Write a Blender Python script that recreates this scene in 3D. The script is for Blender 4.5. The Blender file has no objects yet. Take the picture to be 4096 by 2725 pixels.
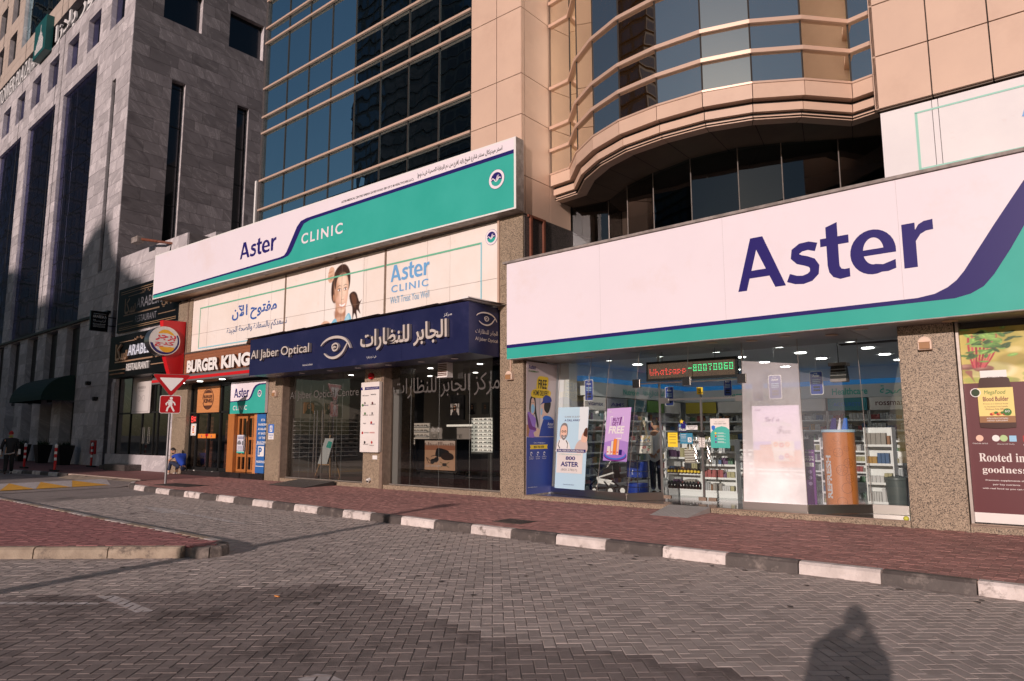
import bpy, math, random
from mathutils import Vector, Matrix
S = bpy.context.scene
COL = S.collection
R = random.Random(11)
rad = math.radians

# ---------------------------------------------------------------- camera, sky, sun, exposure
cam = bpy.data.cameras.new('camera'); CAM = bpy.data.objects.new('camera', cam); COL.objects.link(CAM)
cam.sensor_width = 36; cam.lens = 2801/4096*36; cam.clip_start = 0.05; cam.clip_end = 2000
p_, r_, y_ = rad(7.56), rad(-0.13), rad(39.48)
fw = Vector((-math.sin(y_)*math.cos(p_), math.cos(y_)*math.cos(p_), math.sin(p_)))
rt = Vector((math.cos(y_), math.sin(y_), 0)); up = rt.cross(fw)
rt2 = rt*math.cos(r_)+up*math.sin(r_); up2 = -rt*math.sin(r_)+up*math.cos(r_)
m = Matrix((rt2, up2, -fw)).transposed().to_4x4(); m.translation = (0, 0, 1.65)
CAM.matrix_world = m
S.camera = CAM
SUN_AZ, SUN_EL = 11.5, 12.8          # azimuth measured from -Y towards +X
w = bpy.data.worlds.new('World'); S.world = w; w.use_nodes = True
nt = w.node_tree; bg = nt.nodes['Background']
sky = nt.nodes.new('ShaderNodeTexSky'); sky.sky_type = 'NISHITA'; sky.sun_disc = False
sky.sun_elevation = rad(SUN_EL); sky.sun_rotation = rad(180-SUN_AZ)
sky.air_density = 1.2; sky.dust_density = 1.0; sky.ozone_density = 3.0
nt.links.new(sky.outputs[0], bg.inputs[0]); bg.inputs[1].default_value = 0.05
sl = bpy.data.lights.new('sun', 'SUN'); sun = bpy.data.objects.new('sun', sl); COL.objects.link(sun)
sl.energy = 3.5; sl.angle = rad(0.5); sl.color = (1.0, 0.81, 0.74)
sd = Vector((math.sin(rad(SUN_AZ))*math.cos(rad(SUN_EL)), -math.cos(rad(SUN_AZ))*math.cos(rad(SUN_EL)), math.sin(rad(SUN_EL))))
sun.rotation_euler = sd.to_track_quat('Z', 'Y').to_euler(); sun.location = (0, -20, 30)
S.view_settings.view_transform = 'Standard'; S.view_settings.look = 'None'
S.view_settings.exposure = 0.0; S.view_settings.gamma = 1.0
S.view_settings.use_curve_mapping = False
S.render.engine = 'CYCLES'
S.cycles.max_bounces = 8; S.cycles.transparent_max_bounces = 16

# ---------------------------------------------------------------- objects
def tag(o, label=None, cat=None, group=None, kind=None):
    if label: o['label'] = label
    if cat: o['category'] = cat
    if group: o['group'] = group
    if kind: o['kind'] = kind
    return o
WL = {}
def thing(name, label, cat, loc=(0, 0, 0), group=None):
    o = bpy.data.objects.new(name, None); COL.objects.link(o); o.location = loc
    o.empty_display_size = .3; WL[o.name] = Vector(loc)
    return tag(o, label, cat, group)
def link(name, me, mat, parent=None, loc=None, label=None):
    o = bpy.data.objects.new(name, me)
    if mat is not None and len(me.materials) == 0: me.materials.append(mat)
    COL.objects.link(o)
    l = Vector(loc) if loc is not None else Vector((0, 0, 0))
    if parent is not None:
        o.parent = parent; o.location = l-WL[parent.name]
    else: o.location = l
    WL[o.name] = l
    if label: o['label'] = label
    return o
class MB:
    def __init__(s): s.v = []; s.f = []
    def add(s, vs, fs):
        b = len(s.v); s.v += [tuple(v) for v in vs]; s.f += [tuple(b+i for i in f) for f in fs]; return s
    def box(s, x0, x1, y0, y1, z0, z1):
        return s.add([(x0,y0,z0),(x1,y0,z0),(x1,y1,z0),(x0,y1,z0),(x0,y0,z1),(x1,y0,z1),(x1,y1,z1),(x0,y1,z1)],
              [(0,3,2,1),(4,5,6,7),(0,1,5,4),(1,2,6,5),(2,3,7,6),(3,0,4,7)])
    def quad(s, a, b, c, d): return s.add([a, b, c, d], [(0, 1, 2, 3)])
    def prism(s, pts, vec):
        n = len(pts); vec = Vector(vec); a = [Vector(p) for p in pts]
        return s.add(a+[p+vec for p in a], [tuple(range(n)), tuple(range(2*n-1, n-1, -1))]+[(i, i+n, (i+1) % n+n, (i+1) % n) for i in range(n)])
    def hull(s, bot, top):
        n = len(bot)
        return s.add(list(bot)+list(top), [tuple(range(n-1, -1, -1)), tuple(range(n, 2*n))]+[(i, (i+1) % n, (i+1) % n+n, i+n) for i in range(n)])
    def cyl(s, p0, p1, r0, r1=None, n=12):
        r1 = r0 if r1 is None else r1
        p0 = Vector(p0); p1 = Vector(p1); d = (p1-p0).normalized()
        a = d.orthogonal().normalized(); b = d.cross(a)
        c = [a*math.cos(2*math.pi*i/n)+b*math.sin(2*math.pi*i/n) for i in range(n)]
        return s.hull([p0+q*r0 for q in c], [p1+q*r1 for q in c])
    def tube(s, pts, r, n=8):
        for a, b in zip(pts[:-1], pts[1:]): s.cyl(a, b, r, r, n)
        return s
    def ball(s, c, r, n=12, m_=8):
        if not hasattr(r, '__len__'): r = (r, r, r)
        vs = []; fs = []
        for j in range(m_+1):
            t = math.pi*j/m_
            for i in range(n):
                a = 2*math.pi*i/n
                vs.append((c[0]+r[0]*math.sin(t)*math.cos(a), c[1]+r[1]*math.sin(t)*math.sin(a), c[2]+r[2]*math.cos(t)))
        for j in range(m_):
            for i in range(n): fs.append((j*n+i, (j+1)*n+i, (j+1)*n+(i+1) % n, j*n+(i+1) % n))
        return s.add(vs, fs)
    def lathe(s, c, prof, n=16):
        vs = []; fs = []
        for (r, z) in prof:
            for i in range(n):
                a = 2*math.pi*i/n; vs.append((c[0]+r*math.cos(a), c[1]+r*math.sin(a), c[2]+z))
        for j in range(len(prof)-1):
            for i in range(n): fs.append((j*n+i, j*n+(i+1) % n, (j+1)*n+(i+1) % n, (j+1)*n+i))
        fs.append(tuple(range(n-1, -1, -1))); fs.append(tuple((len(prof)-1)*n+i for i in range(n)))
        return s.add(vs, fs)
    def build(s, name, mat, parent=None, smooth=False, loc=None, bevel=0, label=None, kind=None):
        l = Vector(loc) if loc is not None else (WL[parent.name] if parent is not None else Vector((0, 0, 0)))
        me = bpy.data.meshes.new(name)
        me.from_pydata([(v[0]-l[0], v[1]-l[1], v[2]-l[2]) for v in s.v], [], s.f); me.update()
        if smooth: me.polygons.foreach_set('use_smooth', [True]*len(me.polygons))
        o = link(name, me, mat, parent, l, label)
        if smooth:
            try: me.set_sharp_from_angle(angle=rad(40))
            except Exception: pass
        if bevel:
            b = o.modifiers.new('b', 'BEVEL'); b.width = bevel; b.segments = 2; b.limit_method = 'ANGLE'; b.angle_limit = rad(40)
        if kind: o['kind'] = kind
        return o
def mb(): return MB()
def box(x0, x1, y0, y1, z0, z1): return MB().box(x0, x1, y0, y1, z0, z1)
CP = Vector((0, 0, 1.65))
_um = {}
def unit_mesh(dims, mat, cham=0):
    k = (tuple(round(d, 3) for d in dims), mat.name, cham)
    if k not in _um:
        a, b, c = [d/2 for d in k[0]]; q = MB()
        if cham:
            e = cham
            q.add([(-a,-b,-c),(a,-b,-c),(a,b,-c),(-a,b,-c),(-a,-b,c-e),(a,-b,c-e),(a,b,c-e),(-a,b,c-e),(-a+e,-b+e,c),(a-e,-b+e,c),(a-e,b-e,c),(-a+e,b-e,c)],
                  [(0,1,5,4),(1,2,6,5),(2,3,7,6),(3,0,4,7),(4,5,9,8),(5,6,10,9),(6,7,11,10),(7,4,8,11),(8,9,10,11)])
        else: q.box(-a, a, -b, b, -c, c)
        me = bpy.data.meshes.new('piece'); me.from_pydata(q.v, [], q.f); me.materials.append(mat); _um[k] = me
    return _um[k]
def pieces(name, items, mat, parent, limit=290, cham=0, stuff=None):
    """items: (centre, dims, rotz). The ones that show largest are objects of their own, the rest one mesh."""
    items = sorted(items, key=lambda t: (Vector(t[0])-CP).length)
    for c, d, rz in items[:limit]:
        o = link(name, unit_mesh(d, mat, cham), None, parent, c)
        if rz: o.rotation_euler = (0, 0, rz)
    rest = items[limit:]
    if rest:
        q = MB()
        for c, d, rz in rest:
            u = unit_mesh(d, mat, cham); ca, sa = math.cos(rz), math.sin(rz)
            q.add([(c[0]+v.co.x*ca-v.co.y*sa, c[1]+v.co.x*sa+v.co.y*ca, c[2]+v.co.z) for v in u.vertices], [tuple(p.vertices) for p in u.polygons])
        q.build(stuff or name, mat, parent, kind='stuff')
def tile_cells(xs, zs, holes, gap, shift=None):
    """rectangles between joints, clipped by rectangular holes (x0,x1,z0,z1)"""
    out = []
    def cut(r, hs):
        for i, h in enumerate(hs):
            x0, x1, z0, z1 = r
            if h[0] < x1-1e-4 and h[1] > x0+1e-4 and h[2] < z1-1e-4 and h[3] > z0+1e-4:
                rest = hs[i+1:]
                if h[0] > x0: cut((x0, h[0], z0, z1), rest)
                if h[1] < x1: cut((h[1], x1, z0, z1), rest)
                a, b = max(x0, h[0]), min(x1, h[1])
                if h[2] > z0: cut((a, b, z0, h[2]), rest)
                if h[3] < z1: cut((a, b, h[3], z1), rest)
                return
        out.append(r)
    for j in range(len(zs)-1):
        xx = xs if shift is None else shift(j)
        for i in range(len(xx)-1): cut((xx[i], xx[i+1], zs[j], zs[j+1]), holes)
    return [(a+gap/2, b-gap/2, c+gap/2, d-gap/2) for a, b, c, d in out if b-a > gap*2.5 and d-c > gap*2.5]

# ---------------------------------------------------------------- materials
def lin(c):
    return tuple(((x/12.92) if x <= .04045 else ((x+.055)/1.055)**2.4) for x in c)
def nodes(name):
    mt = bpy.data.materials.new(name); mt.use_nodes = True
    return mt, mt.node_tree.nodes, mt.node_tree.links, mt.node_tree.nodes['Principled BSDF']
_mats = {}
def flat(name, c, rough=.6, metal=0, spec=.5, emit=0, ec=None):
    if name in _mats: return _mats[name]
    mt, N, L, b = nodes(name)
    b.inputs['Base Color'].default_value = (*c, 1); b.inputs['Roughness'].default_value = rough
    b.inputs['Metallic'].default_value = metal; b.inputs['Specular IOR Level'].default_value = spec
    if emit:
        b.inputs['Emission Color'].default_value = (*(ec or c), 1); b.inputs['Emission Strength'].default_value = emit
    _mats[name] = mt; return mt
def noisy(name, c1, c2, scale=5, detail=6, rough=.6, rough2=None, bump=0, bscale=None, metal=0, vary=0, dirt=None, spec=.5, stretch=(1,1,1), contrast=(.35,.65), island=False, objvec=False):
    """two-tone procedural surface with optional per-piece variation, blotches of dirt and fine relief"""
    mt, N, L, b = nodes(name)
    tc = N.new('ShaderNodeTexCoord'); mp = N.new('ShaderNodeMapping'); mp.inputs['Scale'].default_value = stretch
    geo = N.new('ShaderNodeNewGeometry')
    L.new(tc.outputs['Object'] if objvec else geo.outputs['Position'], mp.inputs['Vector'])
    nz = N.new('ShaderNodeTexNoise'); nz.inputs['Scale'].default_value = scale; nz.inputs['Detail'].default_value = detail
    nz.inputs['Roughness'].default_value = .6
    L.new(mp.outputs[0], nz.inputs['Vector'])
    cr = N.new('ShaderNodeMapRange'); cr.inputs[1].default_value = contrast[0]; cr.inputs[2].default_value = contrast[1]
    L.new(nz.outputs['Fac'], cr.inputs[0])
    mx = N.new('ShaderNodeMix'); mx.data_type = 'RGBA'; mx.inputs[6].default_value = (*c1, 1); mx.inputs[7].default_value = (*c2, 1)
    L.new(cr.outputs[0], mx.inputs[0]); col = mx.outputs[2]
    if dirt:
        dcol, dscale, lo, hi = dirt
        dn = N.new('ShaderNodeTexNoise'); dn.inputs['Scale'].default_value = dscale; dn.inputs['Detail'].default_value = 8; dn.inputs['Roughness'].default_value = .7
        L.new(geo.outputs['Position'], dn.inputs['Vector'])
        dr = N.new('ShaderNodeMapRange'); dr.inputs[1].default_value = lo; dr.inputs[2].default_value = hi
        L.new(dn.outputs['Fac'], dr.inputs[0])
        m2 = N.new('ShaderNodeMix'); m2.data_type = 'RGBA'; m2.inputs[7].default_value = (*dcol, 1)
        L.new(dr.outputs[0], m2.inputs[0]); L.new(col, m2.inputs[6]); col = m2.outputs[2]
    if vary:
        oi = N.new('ShaderNodeObjectInfo'); ad = N.new('ShaderNodeMath'); ad.operation = 'ADD'
        L.new(oi.outputs['Random'], ad.inputs[0]); L.new(geo.outputs['Random Per Island'], ad.inputs[1])
        fr = N.new('ShaderNodeMath'); fr.operation = 'FRACT'; L.new(ad.outputs[0], fr.inputs[0])
        vr = N.new('ShaderNodeMapRange'); vr.inputs[3].default_value = 1-vary; vr.inputs[4].default_value = 1+vary
        L.new(fr.outputs[0], vr.inputs[0])
        hs = N.new('ShaderNodeHueSaturation'); L.new(vr.outputs[0], hs.inputs['Value']); L.new(col, hs.inputs['Color']); col = hs.outputs[0]
    L.new(col, b.inputs['Base Color'])
    if rough2 is not None:
        rr = N.new('ShaderNodeMapRange'); rr.inputs[3].default_value = rough; rr.inputs[4].default_value = rough2
        L.new(nz.outputs['Fac'], rr.inputs[0]); L.new(rr.outputs[0], b.inputs['Roughness'])
    else: b.inputs['Roughness'].default_value = rough
    b.inputs['Metallic'].default_value = metal; b.inputs['Specular IOR Level'].default_value = spec
    if bump:
        bn = N.new('ShaderNodeTexNoise'); bn.inputs['Scale'].default_value = bscale or scale*6; bn.inputs['Detail'].default_value = 5
        L.new(geo.outputs['Position'], bn.inputs['Vector'])
        bp = N.new('ShaderNodeBump'); bp.inputs['Strength'].default_value = bump; bp.inputs['Distance'].default_value = .01
        L.new(bn.outputs['Fac'], bp.inputs['Height']); L.new(bp.outputs[0], b.inputs['Normal'])
    _mats[name] = mt; return mt
def marble(name, base, light, dark, vary=.18):
    mt, N, L, b = nodes(name)
    geo = N.new('ShaderNodeNewGeometry'); oi = N.new('ShaderNodeObjectInfo')
    ad = N.new('ShaderNodeMath'); ad.operation = 'ADD'; L.new(oi.outputs['Random'], ad.inputs[0]); L.new(geo.outputs['Random Per Island'], ad.inputs[1])
    ml = N.new('ShaderNodeMath'); ml.operation = 'MULTIPLY'; ml.inputs[1].default_value = 37.0; L.new(ad.outputs[0], ml.inputs[0])
    cb = N.new('ShaderNodeCombineXYZ'); [L.new(ml.outputs[0], cb.inputs[i]) for i in range(3)]
    va = N.new('ShaderNodeVectorMath'); va.operation = 'ADD'; L.new(geo.outputs['Position'], va.inputs[0]); L.new(cb.outputs[0], va.inputs[1])
    rt_ = N.new('ShaderNodeVectorRotate'); rt_.rotation_type = 'AXIS_ANGLE'; L.new(va.outputs[0], rt_.inputs['Vector'])
    rt_.inputs['Axis'].default_value = (.5, .6, .3); an = N.new('ShaderNodeMath'); an.operation = 'MULTIPLY_ADD'; an.inputs[1].default_value = .9; an.inputs[2].default_value = .4
    fr = N.new('ShaderNodeMath'); fr.operation = 'FRACT'; L.new(ad.outputs[0], fr.inputs[0]); L.new(fr.outputs[0], an.inputs[0]); L.new(an.outputs[0], rt_.inputs['Angle'])
    mp = N.new('ShaderNodeMapping'); mp.inputs['Scale'].default_value = (.6, .6, 2.2); L.new(rt_.outputs[0], mp.inputs['Vector'])
    nz = N.new('ShaderNodeTexNoise'); nz.inputs['Scale'].default_value = .8; nz.inputs['Detail'].default_value = 7; nz.inputs['Roughness'].default_value = .62; nz.inputs['Distortion'].default_value = 1.4
    L.new(mp.outputs[0], nz.inputs['Vector'])
    cr = N.new('ShaderNodeValToRGB'); e = cr.color_ramp.elements
    e[0].position = .3; e[0].color = (*dark, 1); e[1].position = .72; e[1].color = (*light, 1)
    for ps, c in ((.47, base), (.545, base), (.57, light), (.6, base)):
        k = e.new(ps); k.color = (*c, 1)
    L.new(nz.outputs['Fac'], cr.inputs[0])
    vr = N.new('ShaderNodeMapRange'); vr.inputs[3].default_value = 1-vary; vr.inputs[4].default_value = 1+vary; L.new(fr.outputs[0], vr.inputs[0])
    hs = N.new('ShaderNodeHueSaturation'); L.new(vr.outputs[0], hs.inputs['Value']); L.new(cr.outputs[0], hs.inputs['Color'])
    L.new(hs.outputs[0], b.inputs['Base Color']); b.inputs['Roughness'].default_value = .55; b.inputs['Specular IOR Level'].default_value = .22
    _mats[name] = mt; return mt
def granite(name, a, bcol, dark, scale=85):
    mt, N, L, b = nodes(name)
    geo = N.new('ShaderNodeNewGeometry'); v = N.new('ShaderNodeTexVoronoi'); v.inputs['Scale'].default_value = scale
    L.new(geo.outputs['Position'], v.inputs['Vector'])
    sx = N.new('ShaderNodeSeparateColor'); L.new(v.outputs['Color'], sx.inputs[0])
    cr = N.new('ShaderNodeValToRGB'); cr.color_ramp.interpolation = 'CONSTANT'; e = cr.color_ramp.elements
    e[0].position = 0; e[0].color = (*dark, 1); e[1].position = .17; e[1].color = (*a, 1)
    for ps, c in ((.45, bcol), (.7, tuple(x*1.25 for x in a)), (.9, tuple(x*.6 for x in bcol))):
        k = e.new(ps); k.color = (*c, 1)
    L.new(sx.outputs[0], cr.inputs[0])
    nz = N.new('ShaderNodeTexNoise'); nz.inputs['Scale'].default_value = 1.2; nz.inputs['Detail'].default_value = 6; L.new(geo.outputs['Position'], nz.inputs['Vector'])
    vr = N.new('ShaderNodeMapRange'); vr.inputs[3].default_value = .8; vr.inputs[4].default_value = 1.2; L.new(nz.outputs['Fac'], vr.inputs[0])
    hs = N.new('ShaderNodeHueSaturation'); L.new(vr.outputs[0], hs.inputs['Value']); L.new(cr.outputs[0], hs.inputs['Color'])
    L.new(hs.outputs[0], b.inputs['Base Color']); b.inputs['Roughness'].default_value = .35
    _mats[name] = mt; return mt
def glass(name, tint=(.9, .95, .93), refl=1.0, film=0, filmcol=(.8, .8, .82), ripple=.0):
    """thin pane: clear transmission plus a mirror share that grows towards grazing view; film = pale layer painting glare on it"""
    mt, N, L, b = nodes(name); out = N['Material Output']; N.remove(b)
    tr = N.new('ShaderNodeBsdfTransparent'); tr.inputs[0].default_value = (*tint, 1)
    gl = N.new('ShaderNodeBsdfGlossy'); gl.inputs['Roughness'].default_value = .0; gl.inputs[0].default_value = (.95, .97, 1, 1)
    fr = N.new('ShaderNodeFresnel'); fr.inputs[0].default_value = 1.5
    ml = N.new('ShaderNodeMath'); ml.operation = 'MULTIPLY'; ml.inputs[1].default_value = 1.9*refl; ml.use_clamp = True
    L.new(fr.outputs[0], ml.inputs[0])
    mx = N.new('ShaderNodeMixShader'); L.new(ml.outputs[0], mx.inputs[0]); L.new(tr.outputs[0], mx.inputs[1]); L.new(gl.outputs[0], mx.inputs[2])
    sh = mx.outputs[0]
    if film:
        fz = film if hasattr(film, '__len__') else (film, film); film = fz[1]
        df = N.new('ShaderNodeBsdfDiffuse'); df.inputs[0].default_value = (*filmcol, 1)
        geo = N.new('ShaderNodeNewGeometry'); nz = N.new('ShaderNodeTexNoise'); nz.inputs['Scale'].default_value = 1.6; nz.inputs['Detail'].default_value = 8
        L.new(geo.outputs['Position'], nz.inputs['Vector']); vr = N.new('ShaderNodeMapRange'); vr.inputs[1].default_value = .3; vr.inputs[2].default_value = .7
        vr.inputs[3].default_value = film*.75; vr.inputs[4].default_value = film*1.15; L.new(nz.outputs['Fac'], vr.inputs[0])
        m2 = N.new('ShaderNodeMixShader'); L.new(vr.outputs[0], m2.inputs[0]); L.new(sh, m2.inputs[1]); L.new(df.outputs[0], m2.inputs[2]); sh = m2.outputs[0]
    if film and fz[0] != fz[1]:       # glare painted stronger low down
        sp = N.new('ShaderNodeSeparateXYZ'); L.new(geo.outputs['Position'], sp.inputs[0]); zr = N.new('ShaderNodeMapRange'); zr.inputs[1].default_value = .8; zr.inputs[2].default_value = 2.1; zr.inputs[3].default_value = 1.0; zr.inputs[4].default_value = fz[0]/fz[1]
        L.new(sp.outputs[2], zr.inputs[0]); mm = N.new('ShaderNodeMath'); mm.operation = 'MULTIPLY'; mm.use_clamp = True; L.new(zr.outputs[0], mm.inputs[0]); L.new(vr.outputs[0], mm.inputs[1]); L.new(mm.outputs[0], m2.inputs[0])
    if ripple:
        geo = N.new('ShaderNodeNewGeometry'); nz = N.new('ShaderNodeTexNoise'); nz.inputs['Scale'].default_value = .8; nz.inputs['Detail'].default_value = 1
        L.new(geo.outputs['Position'], nz.inputs['Vector']); bp = N.new('ShaderNodeBump'); bp.inputs['Strength'].default_value = ripple; bp.inputs['Distance'].default_value = .05
        L.new(nz.outputs['Fac'], bp.inputs['Height']); L.new(bp.outputs[0], gl.inputs['Normal'])
    L.new(sh, out.inputs['Surface']); _mats[name] = mt; return mt
def mirror_glass(name, col, dark, ripple=.12, scale=.7, mixf=.75):
    """coated curtain-wall glass: tinted mirror over a dark body, slightly wavy"""
    mt, N, L, b = nodes(name); out = N['Material Output']
    b.inputs['Base Color'].default_value = (*dark, 1); b.inputs['Roughness'].default_value = .3
    gl = N.new('ShaderNodeBsdfGlossy'); gl.inputs['Roughness'].default_value = .0; gl.inputs[0].default_value = (*col, 1)
    geo = N.new('ShaderNodeNewGeometry'); nz = N.new('ShaderNodeTexNoise'); nz.inputs['Scale'].default_value = scale; nz.inputs['Detail'].default_value = 2
    mp = N.new('ShaderNodeMapping'); mp.inputs['Scale'].default_value = (1, 1, .6)
    L.new(geo.outputs['Position'], mp.inputs[0]); L.new(mp.outputs[0], nz.inputs['Vector'])
    bp = N.new('ShaderNodeBump'); bp.inputs['Strength'].default_value = ripple; bp.inputs['Distance'].default_value = .05
    L.new(nz.outputs['Fac'], bp.inputs['Height']); L.new(bp.outputs[0], gl.inputs['Normal'])
    mx = N.new('ShaderNodeMixShader'); mx.inputs[0].default_value = mixf
    L.new(b.outputs[0], mx.inputs[1]); L.new(gl.outputs[0], mx.inputs[2]); L.new(mx.outputs[0], out.inputs['Surface'])
    _mats[name] = mt; return mt

M_grey_paver = noisy('grey paver concrete', (.365, .312, .292), (.45, .388, .36), 9, 6, .82, bump=.4, bscale=160, vary=.16, dirt=((.19, .16, .15), 1.1, .55, .8), contrast=(.3, .7))
def add_dust(mt, c, y0, y1, amount):      # gutter dust: wind-blown sand lies thicker towards the kerb
    N, L = mt.node_tree.nodes, mt.node_tree.links; b = N['Principled BSDF']; src_ = b.inputs['Base Color'].links[0].from_socket
    g = N.new('ShaderNodeNewGeometry'); sp = N.new('ShaderNodeSeparateXYZ'); L.new(g.outputs['Position'], sp.inputs[0]); nz = N.new('ShaderNodeTexNoise'); nz.inputs['Scale'].default_value = 1.4; nz.inputs['Detail'].default_value = 7; L.new(g.outputs['Position'], nz.inputs['Vector'])
    a = N.new('ShaderNodeMapRange'); a.inputs[1].default_value = y0; a.inputs[2].default_value = y1; L.new(sp.outputs[1], a.inputs[0])
    m1 = N.new('ShaderNodeMath'); m1.operation = 'MULTIPLY'; L.new(a.outputs[0], m1.inputs[0]); L.new(nz.outputs['Fac'], m1.inputs[1]); m3 = N.new('ShaderNodeMath'); m3.operation = 'MULTIPLY'; m3.inputs[1].default_value = amount; m3.use_clamp = True; L.new(m1.outputs[0], m3.inputs[0])
    mx = N.new('ShaderNodeMix'); mx.data_type = 'RGBA'; mx.inputs[7].default_value = (*c, 1); L.new(m3.outputs[0], mx.inputs[0]); L.new(src_, mx.inputs[6]); L.new(mx.outputs[2], b.inputs['Base Color'])
add_dust(M_grey_paver, (.48, .40, .36), 6.6, 8.7, 1.5)
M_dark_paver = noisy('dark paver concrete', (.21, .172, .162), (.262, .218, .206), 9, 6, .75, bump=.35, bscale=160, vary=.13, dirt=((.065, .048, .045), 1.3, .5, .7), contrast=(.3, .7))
M_red_paver = noisy('red paver concrete', (.37, .175, .155), (.46, .235, .205), 7, 6, .82, bump=.35, bscale=150, vary=.18, dirt=((.27, .155, .135), 1.1, .52, .8), contrast=(.3, .7))
M_sand = noisy('jointing sand', (.50, .38, .32), (.38, .29, .25), 12, 6, .95, contrast=(.3, .7))
M_sand_dark = noisy('road joint sand', (.30, .25, .22), (.40, .33, .29), 6, 6, .95, contrast=(.3, .7))
M_asphalt = noisy('asphalt', (.05, .048, .048), (.07, .066, .064), 20, 6, .9, bump=.3, bscale=90)
M_kerb_white = noisy('white kerb paint', (.78, .70, .67), (.60, .53, .50), 6, 8, .6, bump=.5, bscale=40, dirt=((.22, .18, .165), 4.5, .54, .66), vary=.08)
M_kerb_black = noisy('black kerb paint', (.075, .062, .058), (.11, .092, .086), 6, 8, .6, bump=.25, bscale=60, dirt=((.24, .20, .18), 4.6, .54, .68), vary=.12)
M_kerb_bare = noisy('worn concrete kerb', (.42, .34, .26), (.29, .225, .17), 5, 9, .8, bump=.5, bscale=45, dirt=((.09, .07, .06), 3.2, .53, .66), vary=.08)
M_rough_conc = noisy('chipped concrete', (.3, .25, .22), (.12, .1, .09), 9, 9, .9, bump=.9, bscale=30)
M_paint_white = noisy('worn white road paint', (.66, .62, .62), (.46, .42, .41), 9, 8, .7, contrast=(.35, .6))
M_paint_yellow = noisy('yellow road paint', (.85, .45, .04), (.72, .36, .03), 7, 8, .7, dirt=((.25, .15, .06), 4, .55, .75))
M_granite = granite('speckled brown granite', (.35, .275, .20), (.27, .21, .15), (.075, .058, .045))
M_granite_d = granite('dark granite', (.10, .085, .08), (.07, .06, .058), (.02, .02, .02), 70)
M_blackstone = noisy('black polished stone', (.012, .012, .013), (.03, .028, .028), 30, 5, .18, vary=.3)
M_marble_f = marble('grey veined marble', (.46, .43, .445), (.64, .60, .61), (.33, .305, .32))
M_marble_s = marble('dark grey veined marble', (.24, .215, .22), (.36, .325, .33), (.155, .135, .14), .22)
M_beige = noisy('beige cladding panel', (.50, .41, .35), (.53, .44, .38), 2, 3, .45, vary=.04)
M_peach = noisy('peach metal panel', (.62, .445, .345), (.66, .475, .365), 1.2, 4, .5, vary=.03, metal=.0, spec=.35, dirt=((.54, .37, .28), .7, .52, .85))
M_mull = flat('peach mullion metal', (.70, .50, .39), .35, .3)
M_joint = flat('black joint sealant', (.03, .024, .02), .8)
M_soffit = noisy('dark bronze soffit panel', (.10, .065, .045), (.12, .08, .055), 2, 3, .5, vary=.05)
M_curtain = mirror_glass('blue curtain wall glass', (.72, .93, 1.0), (.008, .012, .022), ripple=.16, scale=.7, mixf=.94)
M_bay = mirror_glass('bay window glass', (1.0, .99, .90), (.13, .05, .004), ripple=.16, scale=.6, mixf=.88)
M_plazaglass = mirror_glass('dark violet hotel glass', (.30, .32, .60), (.008, .008, .014), ripple=.35, scale=.5, mixf=.6)
M_blackglass = mirror_glass('black window glass', (.12, .12, .14), (.004, .004, .004), ripple=.05, mixf=.35)
M_darkbay = glass('smoked window glass', (.34, .42, .39), 1.2, ripple=.1)
M_shop = glass('shop window glass', (.90, .95, .93), 1.0)
M_calm = glass('calm side glass', (.9, .95, .93), .35)
M_shopd = glass('tinted shop window glass', (.66, .66, .64), 1.1)
M_glare = glass('shop glass with painted glare', (.9, .93, .95), 1.0, film=(.32, .84), filmcol=(1, .97, .99))  # pale diffuse layer stands in for bright sky reflected in the pane
M_glare_faint = glass('shop glass with faint painted glare', (.9, .93, .95), 1.0, film=.08, filmcol=(.9, .92, 1))  # weaker layer of the same painted reflection
M_steel = flat('brushed steel', (.62, .60, .58), .28, 1)
M_chrome = flat('chrome', (.40, .39, .38), .22, 1)
M_alu = noisy('grey aluminium frame', (.42, .38, .35), (.35, .31, .28), 8, 5, .4, metal=.6)
M_bronze = noisy('weathered bronze frame', (.30, .22, .17), (.22, .16, .12), 8, 5, .5, metal=.3)
M_white = flat('white paint', (.80, .79, .78), .5)
M_offwhite = noisy('off white sheet', (.80, .76, .74), (.74, .69, .66), 1.5, 5, .5)
M_signwhite = noisy('white sign film', (.83, .765, .83), (.81, .745, .81), .9, 5, .42, spec=.3, dirt=((.78, .68, .69), .5, .55, .8))
M_board = noisy('white window board', (.86, .80, .76), (.82, .74, .68), .8, 6, .5, vary=.02, dirt=((.72, .58, .48), 1.7, .6, .85))
M_teal = noisy('teal sign film', (.035, .40, .33), (.045, .43, .36), .8, 4, .42, spec=.3)
M_navy = flat('navy sign film', (.022, .015, .14), .4, 0, .3)
M_navytext = flat('navy lettering', (.022, .015, .15), .4, 0, .3)
M_ajnavy = noisy('navy metal panel', (.017, .022, .085), (.024, .030, .10), 1.4, 5, .35, metal=.3, dirt=((.055, .055, .15), 1.2, .55, .85))
M_dirty = noisy('grimy grey metal', (.33, .29, .27), (.2, .17, .155), 5, 8, .6, contrast=(.4, .6))
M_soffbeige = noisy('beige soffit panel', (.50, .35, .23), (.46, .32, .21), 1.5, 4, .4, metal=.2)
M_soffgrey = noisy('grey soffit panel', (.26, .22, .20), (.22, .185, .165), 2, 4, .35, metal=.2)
M_silver = flat('silver letter metal', (.80, .72, .66), .35, .35)
M_silverside = flat('silver letter return', (.42, .37, .34), .4, .5)
M_black = flat('black', (.008, .008, .009), .5)
M_blackgloss = flat('gloss black acrylic', (.006, .006, .007), .12)
M_signblack = flat('black sign face', (.004, .004, .005), .35, spec=.12)
M_blackmetal = flat('black metal', (.02, .02, .02), .4, .3)
M_red = flat('red acrylic', (.62, .012, .018), .35)
M_redsign = flat('dark red sign film', (.42, .008, .012), .35)
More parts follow.
